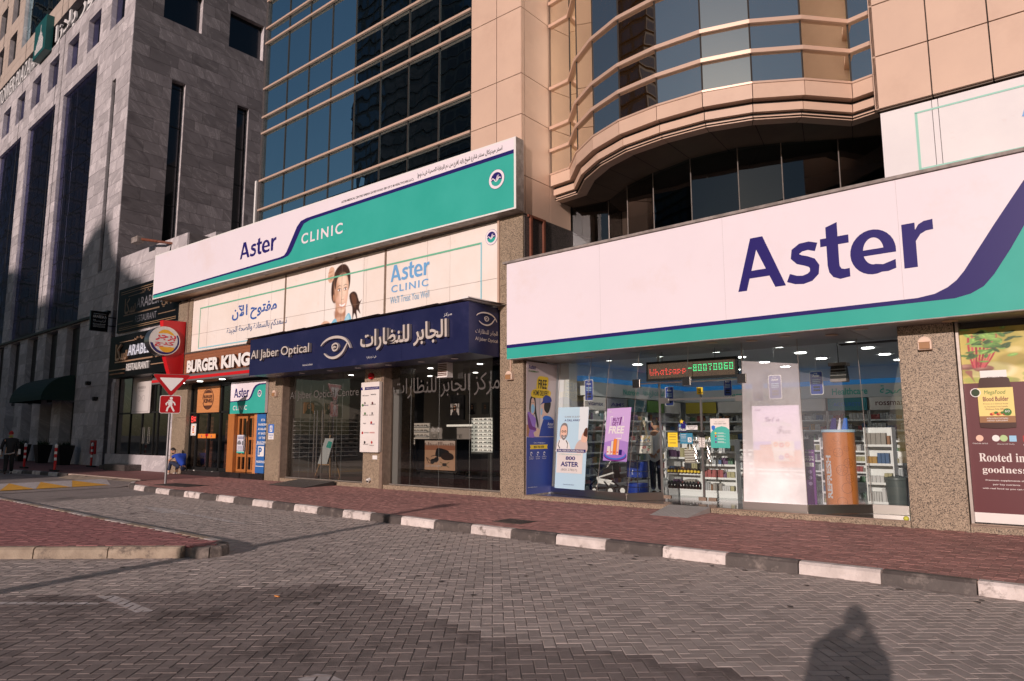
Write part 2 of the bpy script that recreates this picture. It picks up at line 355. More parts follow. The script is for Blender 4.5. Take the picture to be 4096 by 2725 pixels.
M_orange = flat('orange', (.80, .26, .04), .5)
M_yellow = flat('yellow', (.88, .62, .03), .5)
M_amber = flat('amber acrylic', (.90, .46, .02), .4)
M_blue = flat('royal blue', (.015, .045, .30), .45)
M_brightblue = flat('bright blue', (.03, .17, .62), .45)
M_skyblue = flat('pale blue', (.50, .72, .86), .5)
M_sky2 = flat('soft blue', (.30, .58, .80), .5)
M_purple = flat('violet', (.32, .16, .58), .5)
M_lilac = flat('lilac', (.60, .42, .76), .5)
M_dpurple = flat('deep purple', (.16, .02, .22), .5)
M_maroon = flat('maroon film', (.10, .008, .015), .45)
M_green = flat('leaf green', (.05, .18, .03), .6)
M_dgreen = flat('dark green', (.003, .026, .02), .7)
M_pgreen = flat('pale green', (.45, .62, .30), .6)
M_tealp = flat('poster teal', (.06, .45, .38), .5)
M_skin = flat('skin', (.52, .29, .19), .55)
M_skinp = flat('printed skin', (.80, .52, .40), .55)
M_skind = flat('printed skin shade', (.55, .30, .20), .55)
M_hair = flat('dark hair', (.018, .013, .012), .6)
M_greyhair = flat('grey hair', (.22, .2, .2), .6)
M_wood = noisy('orange varnished wood', (.50, .19, .055), (.36, .125, .035), 5, 6, .35, stretch=(9, 9, .8), contrast=(.3, .7))
M_woodh = noisy('brown wood slat panel', (.33, .13, .065), (.24, .085, .042), 4, 6, .5, stretch=(.6, 1, 16), contrast=(.3, .7))
M_woodl = noisy('orange wood panel', (.62, .27, .10), (.50, .20, .07), 4, 6, .5, stretch=(.6, 1, 18), contrast=(.3, .7))
M_brick = noisy('dark red brown brick', (.20, .075, .045), (.11, .045, .03), 14, 6, .85, bump=.5, bscale=60, vary=.45)
M_mortar = flat('dark mortar', (.035, .03, .028), .9)
M_floor = noisy('polished shop floor', (.50, .51, .52), (.42, .43, .44), 1.2, 8, .08, contrast=(.3, .7))
M_ledge = noisy('polished dark ledge tile', (.12, .105, .10), (.09, .08, .075), 3, 6, .1)
M_wallw = flat('shop white wall', (.62, .64, .66), .7)
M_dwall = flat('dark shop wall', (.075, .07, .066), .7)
M_owall = flat('optician wall', (.42, .39, .36), .7)
M_shelf = flat('shelf white', (.78, .79, .80), .4)
M_lamp = flat('lit downlight', (1, 1, 1), .5, emit=9, ec=(1, .96, .9))
M_blueled = flat('blue led cove', (.02, .2, .6), .5, emit=.2, ec=(.03, .30, .70))
M_litwhite = flat('lit white shelf back', (.9, .88, .82), .6, emit=.55, ec=(1, .93, .8))
M_ledred = flat('red led', (.8, .05, .05), .5, emit=1.6, ec=(1, .06, .05))
M_ledgreen = flat('green led', (.05, .8, .3), .5, emit=1.3, ec=(.08, 1, .35))
M_rubber = flat('black rubber', (.015, .015, .015), .7)
M_denim = noisy('dark denim', (.012, .018, .045), (.022, .03, .07), 30, 4, .85)
M_rust = noisy('rusty red pipe', (.20, .062, .032), (.13, .042, .024), 8, 6, .6)
M_plate = noisy('checker plate steel', (.52, .48, .46), (.44, .41, .39), 4, 6, .5, metal=.1)
M_darkcarpet = noisy('dark ribbed mat', (.06, .05, .047), (.04, .035, .033), 20, 4, .9)
M_tower = noisy('far tower concrete', (.075, .066, .060), (.06, .052, .048), .05, 4, .7)
M_towerglass = mirror_glass('far tower glass', (.3, .36, .42), (.01, .012, .015), ripple=0, mixf=.16)
M_added_warm = noisy('added warm block facade', (.55, .36, .20), (.48, .31, .17), .05, 4, .7)
M_leafdark = flat('dark leaves', (.02, .05, .015), .6)
M_rope = flat('rope', (.6, .52, .38), .8)
M_canvas = flat('printed canvas', (.80, .77, .70), .8)
PAL = [flat('pack %d' % i, c, .4) for i, c in enumerate([(.5,.5,.5),(.42,.44,.46),(.35,.09,.09),(.07,.13,.26),(.42,.25,.08),(.1,.2,.13),(.38,.35,.2),(.18,.1,.2),(.28,.13,.06),(.55,.55,.56),(.2,.3,.34),(.04,.04,.045),(.5,.5,.5),(.35,.36,.38),(.12,.12,.13),(.3,.28,.26)])]
# ---------------------------------------------------------------- flat signs and lettering
class Pan:
    """a flat sheet in space given by its corners; (a,b) run over the given ranges"""
    def __init__(s, bl, br, tr, tl, a=(0, 1), b=(0, 1)):
        s.c = [Vector(q) for q in (bl, br, tr, tl)]; s.a = a; s.b = b
        s.n = (s.c[1]-s.c[0]).cross(s.c[3]-s.c[0]).normalized()
        s.c[2] -= s.n*(s.c[2]-s.c[0]).dot(s.n)      # keep the sheet flat
    def P(s, a, b, d=0):
        u = (a-s.a[0])/(s.a[1]-s.a[0]); v = (b-s.b[0])/(s.b[1]-s.b[0])
        return (s.c[0]*(1-u)+s.c[1]*u)*(1-v)+(s.c[3]*(1-u)+s.c[2]*u)*v+s.n*d
def sheet(pan, pts, mat, name, parent, d=.003, th=0, m=None, label=None, smooth=False):
    q = m or MB()
    # orient counter-clockwise
    A = sum(pts[i][0]*pts[(i+1) % len(pts)][1]-pts[(i+1) % len(pts)][0]*pts[i][1] for i in range(len(pts)))
    if A < 0: pts = pts[::-1]
    P = [pan.P(x, y, d) for x, y in pts]
    if th: q.prism([p-pan.n*0 for p in P][::-1], pan.n*th)
    else: q.add(P, [tuple(range(len(P)))])
    return None if m is not None else q.build(name, mat, parent, label=label)
def rect(a0, b0, a1, b1): return [(a0, b0), (a1, b0), (a1, b1), (a0, b1)]
def ell(cx, cy, rx, ry, n=24, a0=0, a1=360):
    k = n if a1-a0 >= 360 else n+1
    return [(cx+rx*math.cos(rad(a0+(a1-a0)*i/n)), cy+ry*math.sin(rad(a0+(a1-a0)*i/n))) for i in range(k)]
def smoothc(pts, n=5):
    """Catmull-Rom through a closed outline"""
    out = []; k = len(pts)
    for i in range(k):
        p0, p1, p2, p3 = pts[i-1], pts[i], pts[(i+1) % k], pts[(i+2) % k]
        for j in range(n):
            t = j/n
            out.append(tuple(.5*((2*p1[c])+(-p0[c]+p2[c])*t+(2*p0[c]-5*p1[c]+4*p2[c]-p3[c])*t*t+(-p0[c]+3*p1[c]-3*p2[c]+p3[c])*t**3) for c in (0, 1)))
    return out
def ribbon(pts, wd, closed=False):
    """outline of a stroke of width wd (or list) along pts"""
    n = len(pts); L = []; Rr = []
    for i, p in enumerate(pts):
        a = pts[max(0, i-1)]; b = pts[min(n-1, i+1)]
        dx, dy = b[0]-a[0], b[1]-a[1]; l = math.hypot(dx, dy) or 1
        k = (wd[i] if hasattr(wd, '__len__') else wd)/2
        L.append((p[0]-dy/l*k, p[1]+dx/l*k)); Rr.append((p[0]+dy/l*k, p[1]-dx/l*k))
    return L, Rr
def stroke(pan, pts, wd, mat, name, parent, d=.003, th=0, m=None):
    q = m or MB(); L, Rr = ribbon(pts, wd)
    for i in range(len(pts)-1):
        f = [L[i+1], L[i], Rr[i], Rr[i+1]]
        if th: sheet(pan, f, mat, name, parent, d, th, m=q)
        else: q.add([pan.P(x, y, d) for x, y in f], [(0, 1, 2, 3)])
    return None if m is not None else q.build(name, mat, parent)
_gl = {}
def _mesh_of(body, bold, ext):
    c = bpy.data.curves.new('t', 'FONT'); c.body = body; c.size = 1; c.offset = bold; c.extrude = .5 if ext else 0; c.resolution_u = 4
    o = bpy.data.objects.new('t', c); me = bpy.data.meshes.new_from_object(o)
    v = [tuple(q.co) for q in me.vertices]; f = [tuple(q.vertices) for q in me.polygons]
    bpy.data.objects.remove(o); bpy.data.curves.remove(c); bpy.data.meshes.remove(me)
    return v, f
def glyph(ch, bold, ext):
    k = (ch, round(bold, 4), ext)
    if k not in _gl:
        if ('|', 0) not in _gl: _gl[('|', 0)] = max(q[0] for q in _mesh_of('|', 0, False)[0])
        v, f = ([], []) if ch == ' ' else _mesh_of(ch, bold, ext)
        adv = max(q[0] for q in _mesh_of(ch+'|', 0, False)[0])-_gl[('|', 0)]
        _gl[k] = (v, f, adv)
    return _gl[k]
AR = {}
for _i, (_c, _b, _n) in enumerate([('آ',0xFE81,2),('أ',0xFE83,2),('إ',0xFE87,2),('ا',0xFE8D,2),('ب',0xFE8F,4),('ة',0xFE93,2),('ت',0xFE95,4),('ث',0xFE99,4),('ج',0xFE9D,4),('ح',0xFEA1,4),('خ',0xFEA5,4),('د',0xFEA9,2),('ذ',0xFEAB,2),('ر',0xFEAD,2),('ز',0xFEAF,2),('س',0xFEB1,4),('ش',0xFEB5,4),('ص',0xFEB9,4),('ط',0xFEC1,4),('ظ',0xFEC5,4),('ع',0xFEC9,4),('ف',0xFED1,4),('ق',0xFED5,4),('ك',0xFED9,4),('ل',0xFEDD,4),('م',0xFEE1,4),('ن',0xFEE5,4),('ه',0xFEE9,4),('و',0xFEED,2),('ي',0xFEF1,4)]):
    AR[_c] = (_b, _n)
LA = {'آ': 0xFEF5, 'أ': 0xFEF7, 'ا': 0xFEFB}
def shape_ar(s):
    """joined letter forms in visual order"""
    out = []; i = 0; prev = False
    while i < len(s):
        c = s[i]
        if c == 'ل' and i+1 < len(s) and s[i+1] in LA:
            out.append(chr(LA[s[i+1]]+(1 if prev else 0))); prev = False; i += 2; continue
        if c in AR:
            b, n = AR[c]; nxt = i+1 < len(s) and s[i+1] in AR and n == 4
            k = (3 if prev and nxt else 2 if nxt else 1 if prev else 0) if n == 4 else (1 if prev else 0)
            out.append(chr(b+k)); prev = nxt
        else: out.append(c); prev = False
        i += 1
    return ''.join(out[::-1])
def layout(s, bold, ext, track=0, shear=0):
    if any(c in AR for c in s): s = shape_ar(s)
    x = 0; out = []
    for c in s:
        v, f, adv = glyph(c, bold, ext)
        if v: out.append(([(p[0]+x+shear*p[1], p[1], p[2]) for p in v], f))
        x += adv+track
    xs = [p[0] for g in out for p in g[0]]; ys = [p[1] for g in out for p in g[0]]
    return out, (min(xs), max(xs), min(ys), max(ys))
def write(pan, s, a0, b0, a1, b1, mat, parent, d=.004, th=0, bold=0, each=False, name='lettering', track=0, shear=0, sidemat=None):
    """lettering whose outline fills the box (a0,b0)-(a1,b1) of the panel"""
    g, (x0, x1, y0, y1) = layout(s, bold, th > 0, track, shear)
    sx = (a1-a0)/(x1-x0); sy = (b1-b0)/(y1-y0); q = MB()
    for i, (v, f) in enumerate(g):
        dd = d+(.0004 if i % 2 else 0)
        pts = [pan.P(a0+(p[0]-x0)*sx, b0+(p[1]-y0)*sy, dd+(p[2]+.5)*th if th else dd) for p in v]
        if each:
            e = MB().add(pts, f); o = e.build('letter' if name == 'lettering' else name, mat, parent)
            if sidemat:
                o.data.materials.append(sidemat)
                for pl in o.data.polygons: pl.material_index = 0 if abs(pl.normal.dot(pan.n)) > .6 else 1
        else: q.add(pts, f)
    if not each: return q.build(name, mat, parent)
_rp = R.uniform
import numpy as np
def paint(pan, root, name, box_, nx, ny, bg, layers, d=.004, mat=None):
    """printed picture: a fine sheet whose dots of ink are set from soft-edged shapes"""
    a0, b0, a1, b1 = box_; X, Y = np.meshgrid(np.linspace(0, 1, nx), np.linspace(0, 1, ny)); C_ = np.ones((ny, nx, 3))*np.array(bg)
    asp = (a1-a0)/(b1-b0)
    for kind, g, c, soft, *al in layers:
        alp = al[0] if al else 1
        if kind == 'e':
            cx, cy, rx, ry, rot = g; ca, sa = math.cos(rot), math.sin(rot); u = (X-cx); v = (Y-cy); r = np.sqrt(((u*ca+v*sa)/rx)**2+((-u*sa+v*ca)/ry)**2); sd = (1-r)*min(rx, ry)
        else:
            g = smoothc(g, 5) if kind == 's' else g; P_ = np.array(g); sd = np.full(X.shape, 9.0); ins = np.zeros(X.shape, bool)
            for i in range(len(P_)):
                (xa, ya), (xb, yb) = P_[i], P_[i-1]; ex, ey = xb-xa, yb-ya; t = np.clip(((X-xa)*ex+(Y-ya)*ey)/(ex*ex+ey*ey+1e-12), 0, 1); sd = np.minimum(sd, np.hypot(X-xa-t*ex, Y-ya-t*ey))
                if abs(yb-ya) > 1e-9: ins ^= ((ya > Y) != (yb > Y)) & (X < (xb-xa)*(Y-ya)/(yb-ya)+xa)
            sd = np.where(ins, sd, -sd)
        k = np.clip(sd/(soft*.7)+.5, 0, 1); k = (k*k*(3-2*k)*alp)[..., None]; C_ = C_*(1-k)+np.array(c)*k
    vs = [pan.P(a0+(a1-a0)*x, b0+(b1-b0)*y, d) for x, y in zip(X.ravel(), Y.ravel())]
    fs = [(j*nx+i, j*nx+i+1, (j+1)*nx+i+1, (j+1)*nx+i) for j in range(ny-1) for i in range(nx-1)]
    o = MB().add(vs, fs).build(name, None, root); ca_ = o.data.color_attributes.new('ink', 'FLOAT_COLOR', 'POINT'); ca_.data.foreach_set('color', np.concatenate([C_.reshape(-1, 3), np.ones((nx*ny, 1))], 1).ravel().astype(np.float32))
    if 'printed picture' not in _mats:
        mt, N, L, b = nodes('printed picture'); at_ = N.new('ShaderNodeAttribute'); at_.attribute_name = 'ink'; L.new(at_.outputs['Color'], b.inputs['Base Color']); b.inputs['Roughness'].default_value = .5; _mats['printed picture'] = mt
    o.data.materials.append(_mats['printed picture']); return o
def arcp(cx, cz, rx, rz, a0, a1, n=12): return [(cx+rx*math.cos(rad(a0+(a1-a0)*i/n)), cz+rz*math.sin(rad(a0+(a1-a0)*i/n))) for i in range(n+1)]
def logo(pan, x0, z0, x1, z1, mat, root, d=.006):
    """the heavy humanist five-letter brand word, drawn in a 3.20 x 0.97 box"""
    T = lambda pts: [(x0+(x1-x0)*x/3.20, z0+(z1-z0)*z/.97) for x, z in pts]
    def strip(L, Rr, q):
        L = T(L); Rr = T(Rr)
        for i in range(len(L)-1): q.add([pan.P(*p_, d) for p_ in (L[i], Rr[i], Rr[i+1], L[i+1])], [(0, 1, 2, 3)])
    def done(q): q.build('letter', mat, root)
    q = MB()
    for pl in ([(0, 0), (.165, 0), (.375, .74), (.27, .97)], [(.27, .97), (.375, .74), (.385, .71), (.50, .97)], [(.50, .97), (.385, .71), (.69, 0), (.88, 0)]): q.add([pan.P(*p_, d) for p_ in T(pl)], [(0, 1, 2, 3)])
    q.add([pan.P(*p_, d+.0003) for p_ in T([(.20, .22), (.63, .22), (.575, .36), (.24, .36)])], [(0, 1, 2, 3)]); done(q)
    q = MB()      # s
    c = [(1.43, .60), (1.30, .645), (1.17, .635), (1.075, .575), (1.065, .49), (1.13, .425), (1.24, .385), (1.34, .335), (1.385, .26), (1.375, .155), (1.30, .085), (1.18, .055), (1.06, .07), (.93, .125)]
    L, Rr = ribbon(c, [.15, .15, .155, .16, .165, .17, .17, .17, .165, .16, .155, .15, .15, .15]); strip(L, Rr, q); done(q)
    q = MB()      # t
    strip([(1.60, .91), (1.60, .28)]+[(1.60, .24), (1.62, .12), (1.68, .03), (1.79, -.02), (1.95, 0)], [(1.79, .97), (1.79, .28)]+[(1.79, .26), (1.795, .20), (1.82, .155), (1.87, .14), (1.95, .145)], q)
    q.add([pan.P(*p_, d+.0003) for p_ in T([(1.50, .58), (1.96, .58), (1.96, .72), (1.50, .72)])], [(0, 1, 2, 3)]); done(q)
    q = MB()      # e
    c = [(2.49, .36)]+arcp(2.315, .36, .235, .285, 0, 300, 22)+[(2.50, .135), (2.60, .15)]
    out = arcp(2.315, .355, .345, .375, 0, 290, 24)+[(2.53, .0), (2.645, .035)]; inn_ = arcp(2.325, .37, .155, .225, 0, 278, 24)+[(2.46, .125), (2.645, .18)]
    strip(out, inn_, q); q.add([pan.P(*p_, d+.0003) for p_ in T([(2.06, .30), (2.66, .30), (2.66, .40), (2.06, .40)])], [(0, 1, 2, 3)]); done(q)
    q = MB()      # r
    strip([(2.76, .72), (2.76, 0)], [(2.95, .72), (2.95, 0)], q)
    strip([(2.95, .60), (3.00, .68), (3.08, .72), (3.20, .73)], [(2.95, .42), (3.02, .52), (3.10, .56), (3.20, .565)], q); done(q)
def board(pan, parent, mat, th=.03, name='panel', d=0, r=None):
    a0, a1 = pan.a; b0, b1 = pan.b
    return sheet(pan, r or rect(a0, b0, a1, b1), mat, name, parent, d=d-th, th=th)

# ---------------------------------------------------------------- ground
def structure(o): o['kind'] = 'structure'; return o
ground = structure(box(-900, 900, -900, 900, -.6, -.12).build('ground', M_asphalt))
# road bed: joints between the pavers show it
kerb_line = [(8, 8.70), (-6, 8.80), (-12, 8.93), (-17, 9.1), (-20.5, 9.18), (-22.3, 9.3), (-23.4, 9.55), (-24.2, 9.95), (-24.7, 10.5)]
def kline(x):
    for (xa, ya), (xb, yb) in zip(kerb_line[:-1], kerb_line[1:]):
        if xb <= x <= xa: return ya+(yb-ya)*(xa-x)/(xa-xb)
    return 8.7 if x > 8 else 10.6
road = structure(box(-75, 14, -8, 13.0, -.12, -.008).build('road', M_sand_dark))
pav = MB(); pl_ = [(8, 13.2)]+[(x, y) for x, y in kerb_line]+[(-25.6, 10.7), (-31.2, 10.6), (-31.2, 13.9), (-28, 13.9)]
pl_ = [(14, 13.2), (14, 8.7)]+kerb_line[1:]+[(-25.5, 10.55), (-30.6, 10.45), (-33.2, 10.4), (-36.0, 10.3), (-37.6, 9.6), (-40, 8.0), (-75, 8.0), (-75, 14.6), (-28, 14.2)]
pav.prism([(x, y+.08, -.1) for x, y in pl_], (0, 0, .222))
pavement = structure(pav.build('pavement', M_sand))
MB().add([(-25.0, 10.05, .0), (-30.9, 10.0, .0), (-30.9, 10.62, .126), (-25.3, 10.75, .126)], [(0, 1, 2, 3)]).build('dropped_kerb', M_kerb_bare, pavement)
ISL = [(-9.30, 4.98), (-9.42, 4.80), (-9.62, 4.66), (-10.35, 4.06), (-11.1, 3.42), (-11.84, 2.78), (-12.6, 2.14), (-16.0, -.75), (-40, -21), (-60, -21), (-60, 5.62), (-20.3, 5.52), (-14, 5.42), (-10.5, 5.42), (-9.7, 5.38), (-9.42, 5.22)]
def inset(poly, d):
    out = []; n = len(poly)
    for i in range(n):
        p0, p, p1 = [Vector(q) for q in (poly[i-1], poly[i], poly[(i+1) % n])]
        e0 = (p-p0).normalized(); e1 = (p1-p).normalized()
        n0 = Vector((-e0.y, e0.x)); n1 = Vector((-e1.y, e1.x)); b = (n0+n1).normalized()
        out.append(tuple(p+b*d/max(.35, b.dot(n0))))
    return out
area = sum(ISL[i][0]*ISL[(i+1) % len(ISL)][1]-ISL[(i+1) % len(ISL)][0]*ISL[i][1] for i in range(len(ISL)))
SG = 1 if area > 0 else -1
ISLi = inset(ISL, .15*SG)
isl = MB(); isl.prism([(x, y, -.1) for x, y in ISLi], (0, 0, .228))
island = structure(isl.build('traffic_island', M_sand))
def inside(x, y, poly):
    c = False; n = len(poly)
    for i in range(n):
        (xa, ya), (xb, yb) = poly[i], poly[i-1]
        if (ya > y) != (yb > y) and x < (xb-xa)*(y-ya)/(yb-ya)+xa: c = not c
    return c
def seen(x, y, margin=1.5):
    v = Vector((x, y, 0))-CP; z = v.dot(fw)
    if z < .5: return False
    u = v.dot(rt2)/z*2801; t = v.dot(up2)/z*2801
    return abs(u) < 2048+margin*2801/max(z, 1)*.6 and t > -1362-margin*2801/max(z, 1)*.5
def herring(poly_test, x0, x1, y0, y1, ang, z, L=.2, W=.1, gap=.006, zj=.0022, hgt=.03):
    ca, sa = math.cos(ang), math.sin(ang); out = []
    cx, cy = (x0+x1)/2, (y0+y1)/2; ext = math.hypot(x1-x0, y1-y0)/2+.5; n = int(ext/W)+2
    # 90-degree herringbone on a square grid of side W: cell code (i-j) mod 4
    for i in range(-n, n):
        for j in range(-n, n):
            k = (i-j) % 4
            if k == 0: c = ((i+1)*W, (j+.5)*W); d = (L-gap, W-gap)
            elif k == 2: c = ((i+.5)*W, (j+1)*W-0); d = (W-gap, L-gap)
            else: continue
            if k == 2: c = ((i+.5)*W, (j)*W)
            X = cx+c[0]*ca-c[1]*sa; Y = cy+c[0]*sa+c[1]*ca
            if X < x0 or X > x1 or Y < y0 or Y > y1: continue
            if not poly_test(X, Y): continue
            out.append(((X, Y, z-hgt/2+_rp(-zj, zj)), (d[0], d[1], hgt), ang))
    return out
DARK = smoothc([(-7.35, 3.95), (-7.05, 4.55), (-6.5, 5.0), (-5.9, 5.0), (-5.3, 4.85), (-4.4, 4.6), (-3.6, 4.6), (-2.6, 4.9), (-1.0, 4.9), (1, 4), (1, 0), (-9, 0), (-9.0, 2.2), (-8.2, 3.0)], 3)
def road_ok(x, y):
    if not seen(x, y): return False
    if y > kline(x)-.06 and x > -24.8: return False
    if inside(x, y, ISL): return False
    return True
hb = herring(road_ok, -20.2, 1.6, .8, 9.3, rad(41), -.002)
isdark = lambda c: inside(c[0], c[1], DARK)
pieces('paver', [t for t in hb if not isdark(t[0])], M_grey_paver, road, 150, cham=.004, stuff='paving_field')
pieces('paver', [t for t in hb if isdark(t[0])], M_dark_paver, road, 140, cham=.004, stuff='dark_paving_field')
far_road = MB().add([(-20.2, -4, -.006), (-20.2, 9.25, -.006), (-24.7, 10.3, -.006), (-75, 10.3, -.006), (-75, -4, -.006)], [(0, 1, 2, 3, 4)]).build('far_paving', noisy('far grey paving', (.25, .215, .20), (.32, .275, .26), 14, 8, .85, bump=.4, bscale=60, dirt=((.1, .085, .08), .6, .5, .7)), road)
def pav_ok(x, y):
    if not seen(x, y): return False
    if y < kline(x)+.14: return False
    return y < (13.02 if x > -27.5 else 13.7)
def pav_field(x0, x1, y0, y1, z, L=.2, W=.1):
    return herring(pav_ok, x0, x1, y0, y1, 0, z)
hp = pav_field(-24.3, 1.2, 8.8, 13.1, .13)
pieces('paver', hp, M_red_paver, pavement, 290, cham=.003, stuff='paving_field')
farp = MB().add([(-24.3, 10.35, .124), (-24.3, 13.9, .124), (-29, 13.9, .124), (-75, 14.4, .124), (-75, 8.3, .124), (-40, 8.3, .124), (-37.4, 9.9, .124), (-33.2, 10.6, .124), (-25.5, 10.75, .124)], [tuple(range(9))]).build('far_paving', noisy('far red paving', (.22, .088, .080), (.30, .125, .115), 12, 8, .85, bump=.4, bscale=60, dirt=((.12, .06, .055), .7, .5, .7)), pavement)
ISLp = inset(ISLi, .03*SG)
hi = herring(lambda x, y: seen(x, y) and inside(x, y, ISLp), -20.6, -9.2, .2, 5.6, rad(41), .136)
pieces('paver', hi, noisy('pinkish island paver', (.30, .12, .12), (.38, .165, .16), 7, 6, .82, bump=.3, bscale=150, vary=.12), island, 290, cham=.003, stuff='paving_field')

# kerbs: every stone is a part
def kerb(name, label, line, step, mats, z0, z1, wd, side, group=None, start=0, skew=0):
    root = thing(name, label, 'kerb', (line[0][0], line[0][1], z0), group)
    d = 0; seg = []; total = 0; L = [Vector(p) for p in line]
    cum = [0]
    for a, b in zip(L[:-1], L[1:]): cum.append(cum[-1]+(b-a).length)
    def at(t):
        t = max(0, min(cum[-1]-1e-4, t))
        for i in range(len(L)-1):
            if cum[i] <= t <= cum[i+1]:
                f = (t-cum[i])/(cum[i+1]-cum[i]); return L[i]+(L[i+1]-L[i])*f, (L[i+1]-L[i]).normalized()
    t = start; k = 0
    while t < cum[-1]-.15:
        st = step[k % len(step)] if hasattr(step, '__len__') else step
        t1 = min(t+st, cum[-1]); q = MB(); g = .008
        p0, e0 = at(t+g); p1, e1 = at(t1-g)
        n0 = Vector((-e0.y, e0.x))*side; n1 = Vector((-e1.y, e1.x))*side
        ps = []
        ch = .03
        for p, n in ((p0, n0), (p1, n1)):
            o = p; jz = _rp(-.004, .004)
            ps.append([(o.x, o.y, z0), (o.x+n.x*.012, o.y+n.y*.012, z1-ch+jz), (o.x+n.x*(.012+ch), o.y+n.y*(.012+ch), z1+jz), (o.x+n.x*wd, o.y+n.y*wd, z1+jz), (o.x+n.x*wd, o.y+n.y*wd, z0)])
        q.add(ps[0]+ps[1], [(0, 1, 2, 3, 4), (9, 8, 7, 6, 5)]+[(i, i+5, (i+1) % 5+5, (i+1) % 5) for i in range(5)])
        o = q.build('kerbstone', mats[k % len(mats)], root)
        t = t1; k += 1
    return root
kl = [(x, y) for x, y in kerb_line if x <= -6]
# black and white stones, boundaries measured at x = -1.06, -1.95, -2.85 ...
kl = [(5.2, 8.73), (-1.06, 8.77)]+kl[0:]
kerb('painted_kerb', 'long straight kerb of alternating black and white painted stones in front of the shops', kl, .893, [M_kerb_black, M_kerb_white], -.02, .137, .15, -1, start=(5.2+1.06) % (2*.893)-2*.893+2*.893)
fk = [(-31.3, 10.45), (-33.2, 10.32), (-35.0, 10.25), (-36.6, 9.85), (-37.8, 9.2), (-40, 8.0), (-44, 7.9)]
kerb('painted_kerb', 'far black and white kerb curving away in the shade beyond the yellow hump', fk, .85, [M_kerb_black, M_kerb_white], -.02, .137, .15, -1)
nearline = [(-9.42, 4.80), (-9.62, 4.66), (-10.35, 4.06), (-11.1, 3.42), (-11.84, 2.78), (-12.6, 2.14), (-16.0, -.75), (-20, -4.2)]
kerb('worn_kerb', 'worn bare concrete kerb along the near edge of the red paved island', nearline[1:], .99, [M_kerb_bare], -.02, .14, .15, -1)
kerb('worn_kerb', 'far island kerb with faded white stones between grey ones', [(-30, 5.58), (-20.3, 5.52), (-14, 5.42), (-10.5, 5.42), (-9.9, 5.41)], [.9, .9], [noisy('faded white kerb', (.5, .46, .44), (.38, .34, .32), 6, 8, .7), M_kerb_bare], -.02, .14, .15, -1)
nose = [(-9.9, 5.41), (-9.62, 5.36), (-9.42, 5.24), (-9.3, 5.08), (-9.31, 4.94), (-9.42, 4.80), (-9.62, 4.66)]
kerb('broken_kerb_nose', 'chipped and cracked rounded nose of the island kerb', nose, [.3, .2, .22, .18, .25], [M_rough_conc], -.02, .13, .17, -1)
# painted marks (thin coats on the pavers)
def clip(poly, rc):
    for i in range(4):
        a, b = rc[i], rc[(i+1) % 4]; out = []
        sd_ = lambda p: (b[0]-a[0])*(p[1]-a[1])-(b[1]-a[1])*(p[0]-a[0])
        for j in range(len(poly)):
            p, n_ = poly[j], poly[(j+1) % len(poly)]; s0, s1 = sd_(p), sd_(n_)
            if s0 >= 0: out.append(p)
            if s0*s1 < 0: t = s0/(s0-s1); out.append((p[0]+(n_[0]-p[0])*t, p[1]+(n_[1]-p[1])*t))
        poly = out
        if len(poly) < 3: return None
    return poly
def mark(name, pts, mat, z, label, cat='road marking', parent=None):
    """paint lying on each paver it crosses, with the joints left bare"""
    q = MB()
    for pc in (pts if isinstance(pts[0][0], tuple) else [pts]):
        mx_, my_ = min(p[0] for p in pc)-.15, max(p[0] for p in pc)+.15; ny_, xy_ = min(p[1] for p in pc)-.15, max(p[1] for p in pc)+.15
        for c, d, an in hb:
            if mx_ < c[0] < my_ and ny_ < c[1] < xy_:
                ca, sa = math.cos(an), math.sin(an); hx_, hy_ = d[0]/2-.005, d[1]/2-.005
                f = clip(pc, [(c[0]+u*hx_*ca-v*hy_*sa, c[1]+u*hx_*sa+v*hy_*ca) for u, v in ((-1, -1), (1, -1), (1, 1), (-1, 1))])
                if f and R.random() < .96: q.add([(x, y, c[2]+d[2]/2+.0008) for x, y in f], [tuple(range(len(f)))])
    o = q.build(name, mat, parent)
    if parent is None: tag(o, label, cat)
    return o
mark('road_arrow', [[(-17.1, 7.33), (-15.3, 6.95), (-15.3, 7.58)], [(-15.3, 7.2), (-12.36, 7.08), (-12.34, 7.2), (-15.3, 7.36)]], M_paint_white, .006, 'faded white arrow painted on the road in front of the clinic pointing left')
mark('road_arrow', [(-8.06, 3.06), (-7.97, 3.2), (-6.97, 3.16), (-7.07, 3.03)], M_paint_white, .006, 'short faded white bar painted on the road in front of the island')
mark('lane_line', [(-8.75, 2.06), (-7.68, 2.93), (-7.74, 2.99), (-8.81, 2.13)], M_paint_white, .0055, 'thin white line painted on the road running left from the white bar')
mark('road_mark', [(-4.33, 2.95), (-4.30, 3.09), (-4.2, 3.14), (-4.0, 3.12), (-4.15, 2.9)], M_paint_white, .006, 'worn white paint patch at the bottom edge of the view')
hump = MB(); hz = .06
hx = [(-23.75, .004), (-24.15, hz), (-27.7, hz), (-28.9, .004)]
hv = []
for x, z in hx: hv += [(x-.15, 5.6, z), (x, 9.4 if x > -24.1 else 10.45, z)]
hump.add(hv, [(2*i, 2*i+2, 2*i+3, 2*i+1) for i in range(3)])
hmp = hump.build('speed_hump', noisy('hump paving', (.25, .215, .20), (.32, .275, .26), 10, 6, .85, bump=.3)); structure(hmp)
z = hz+.006
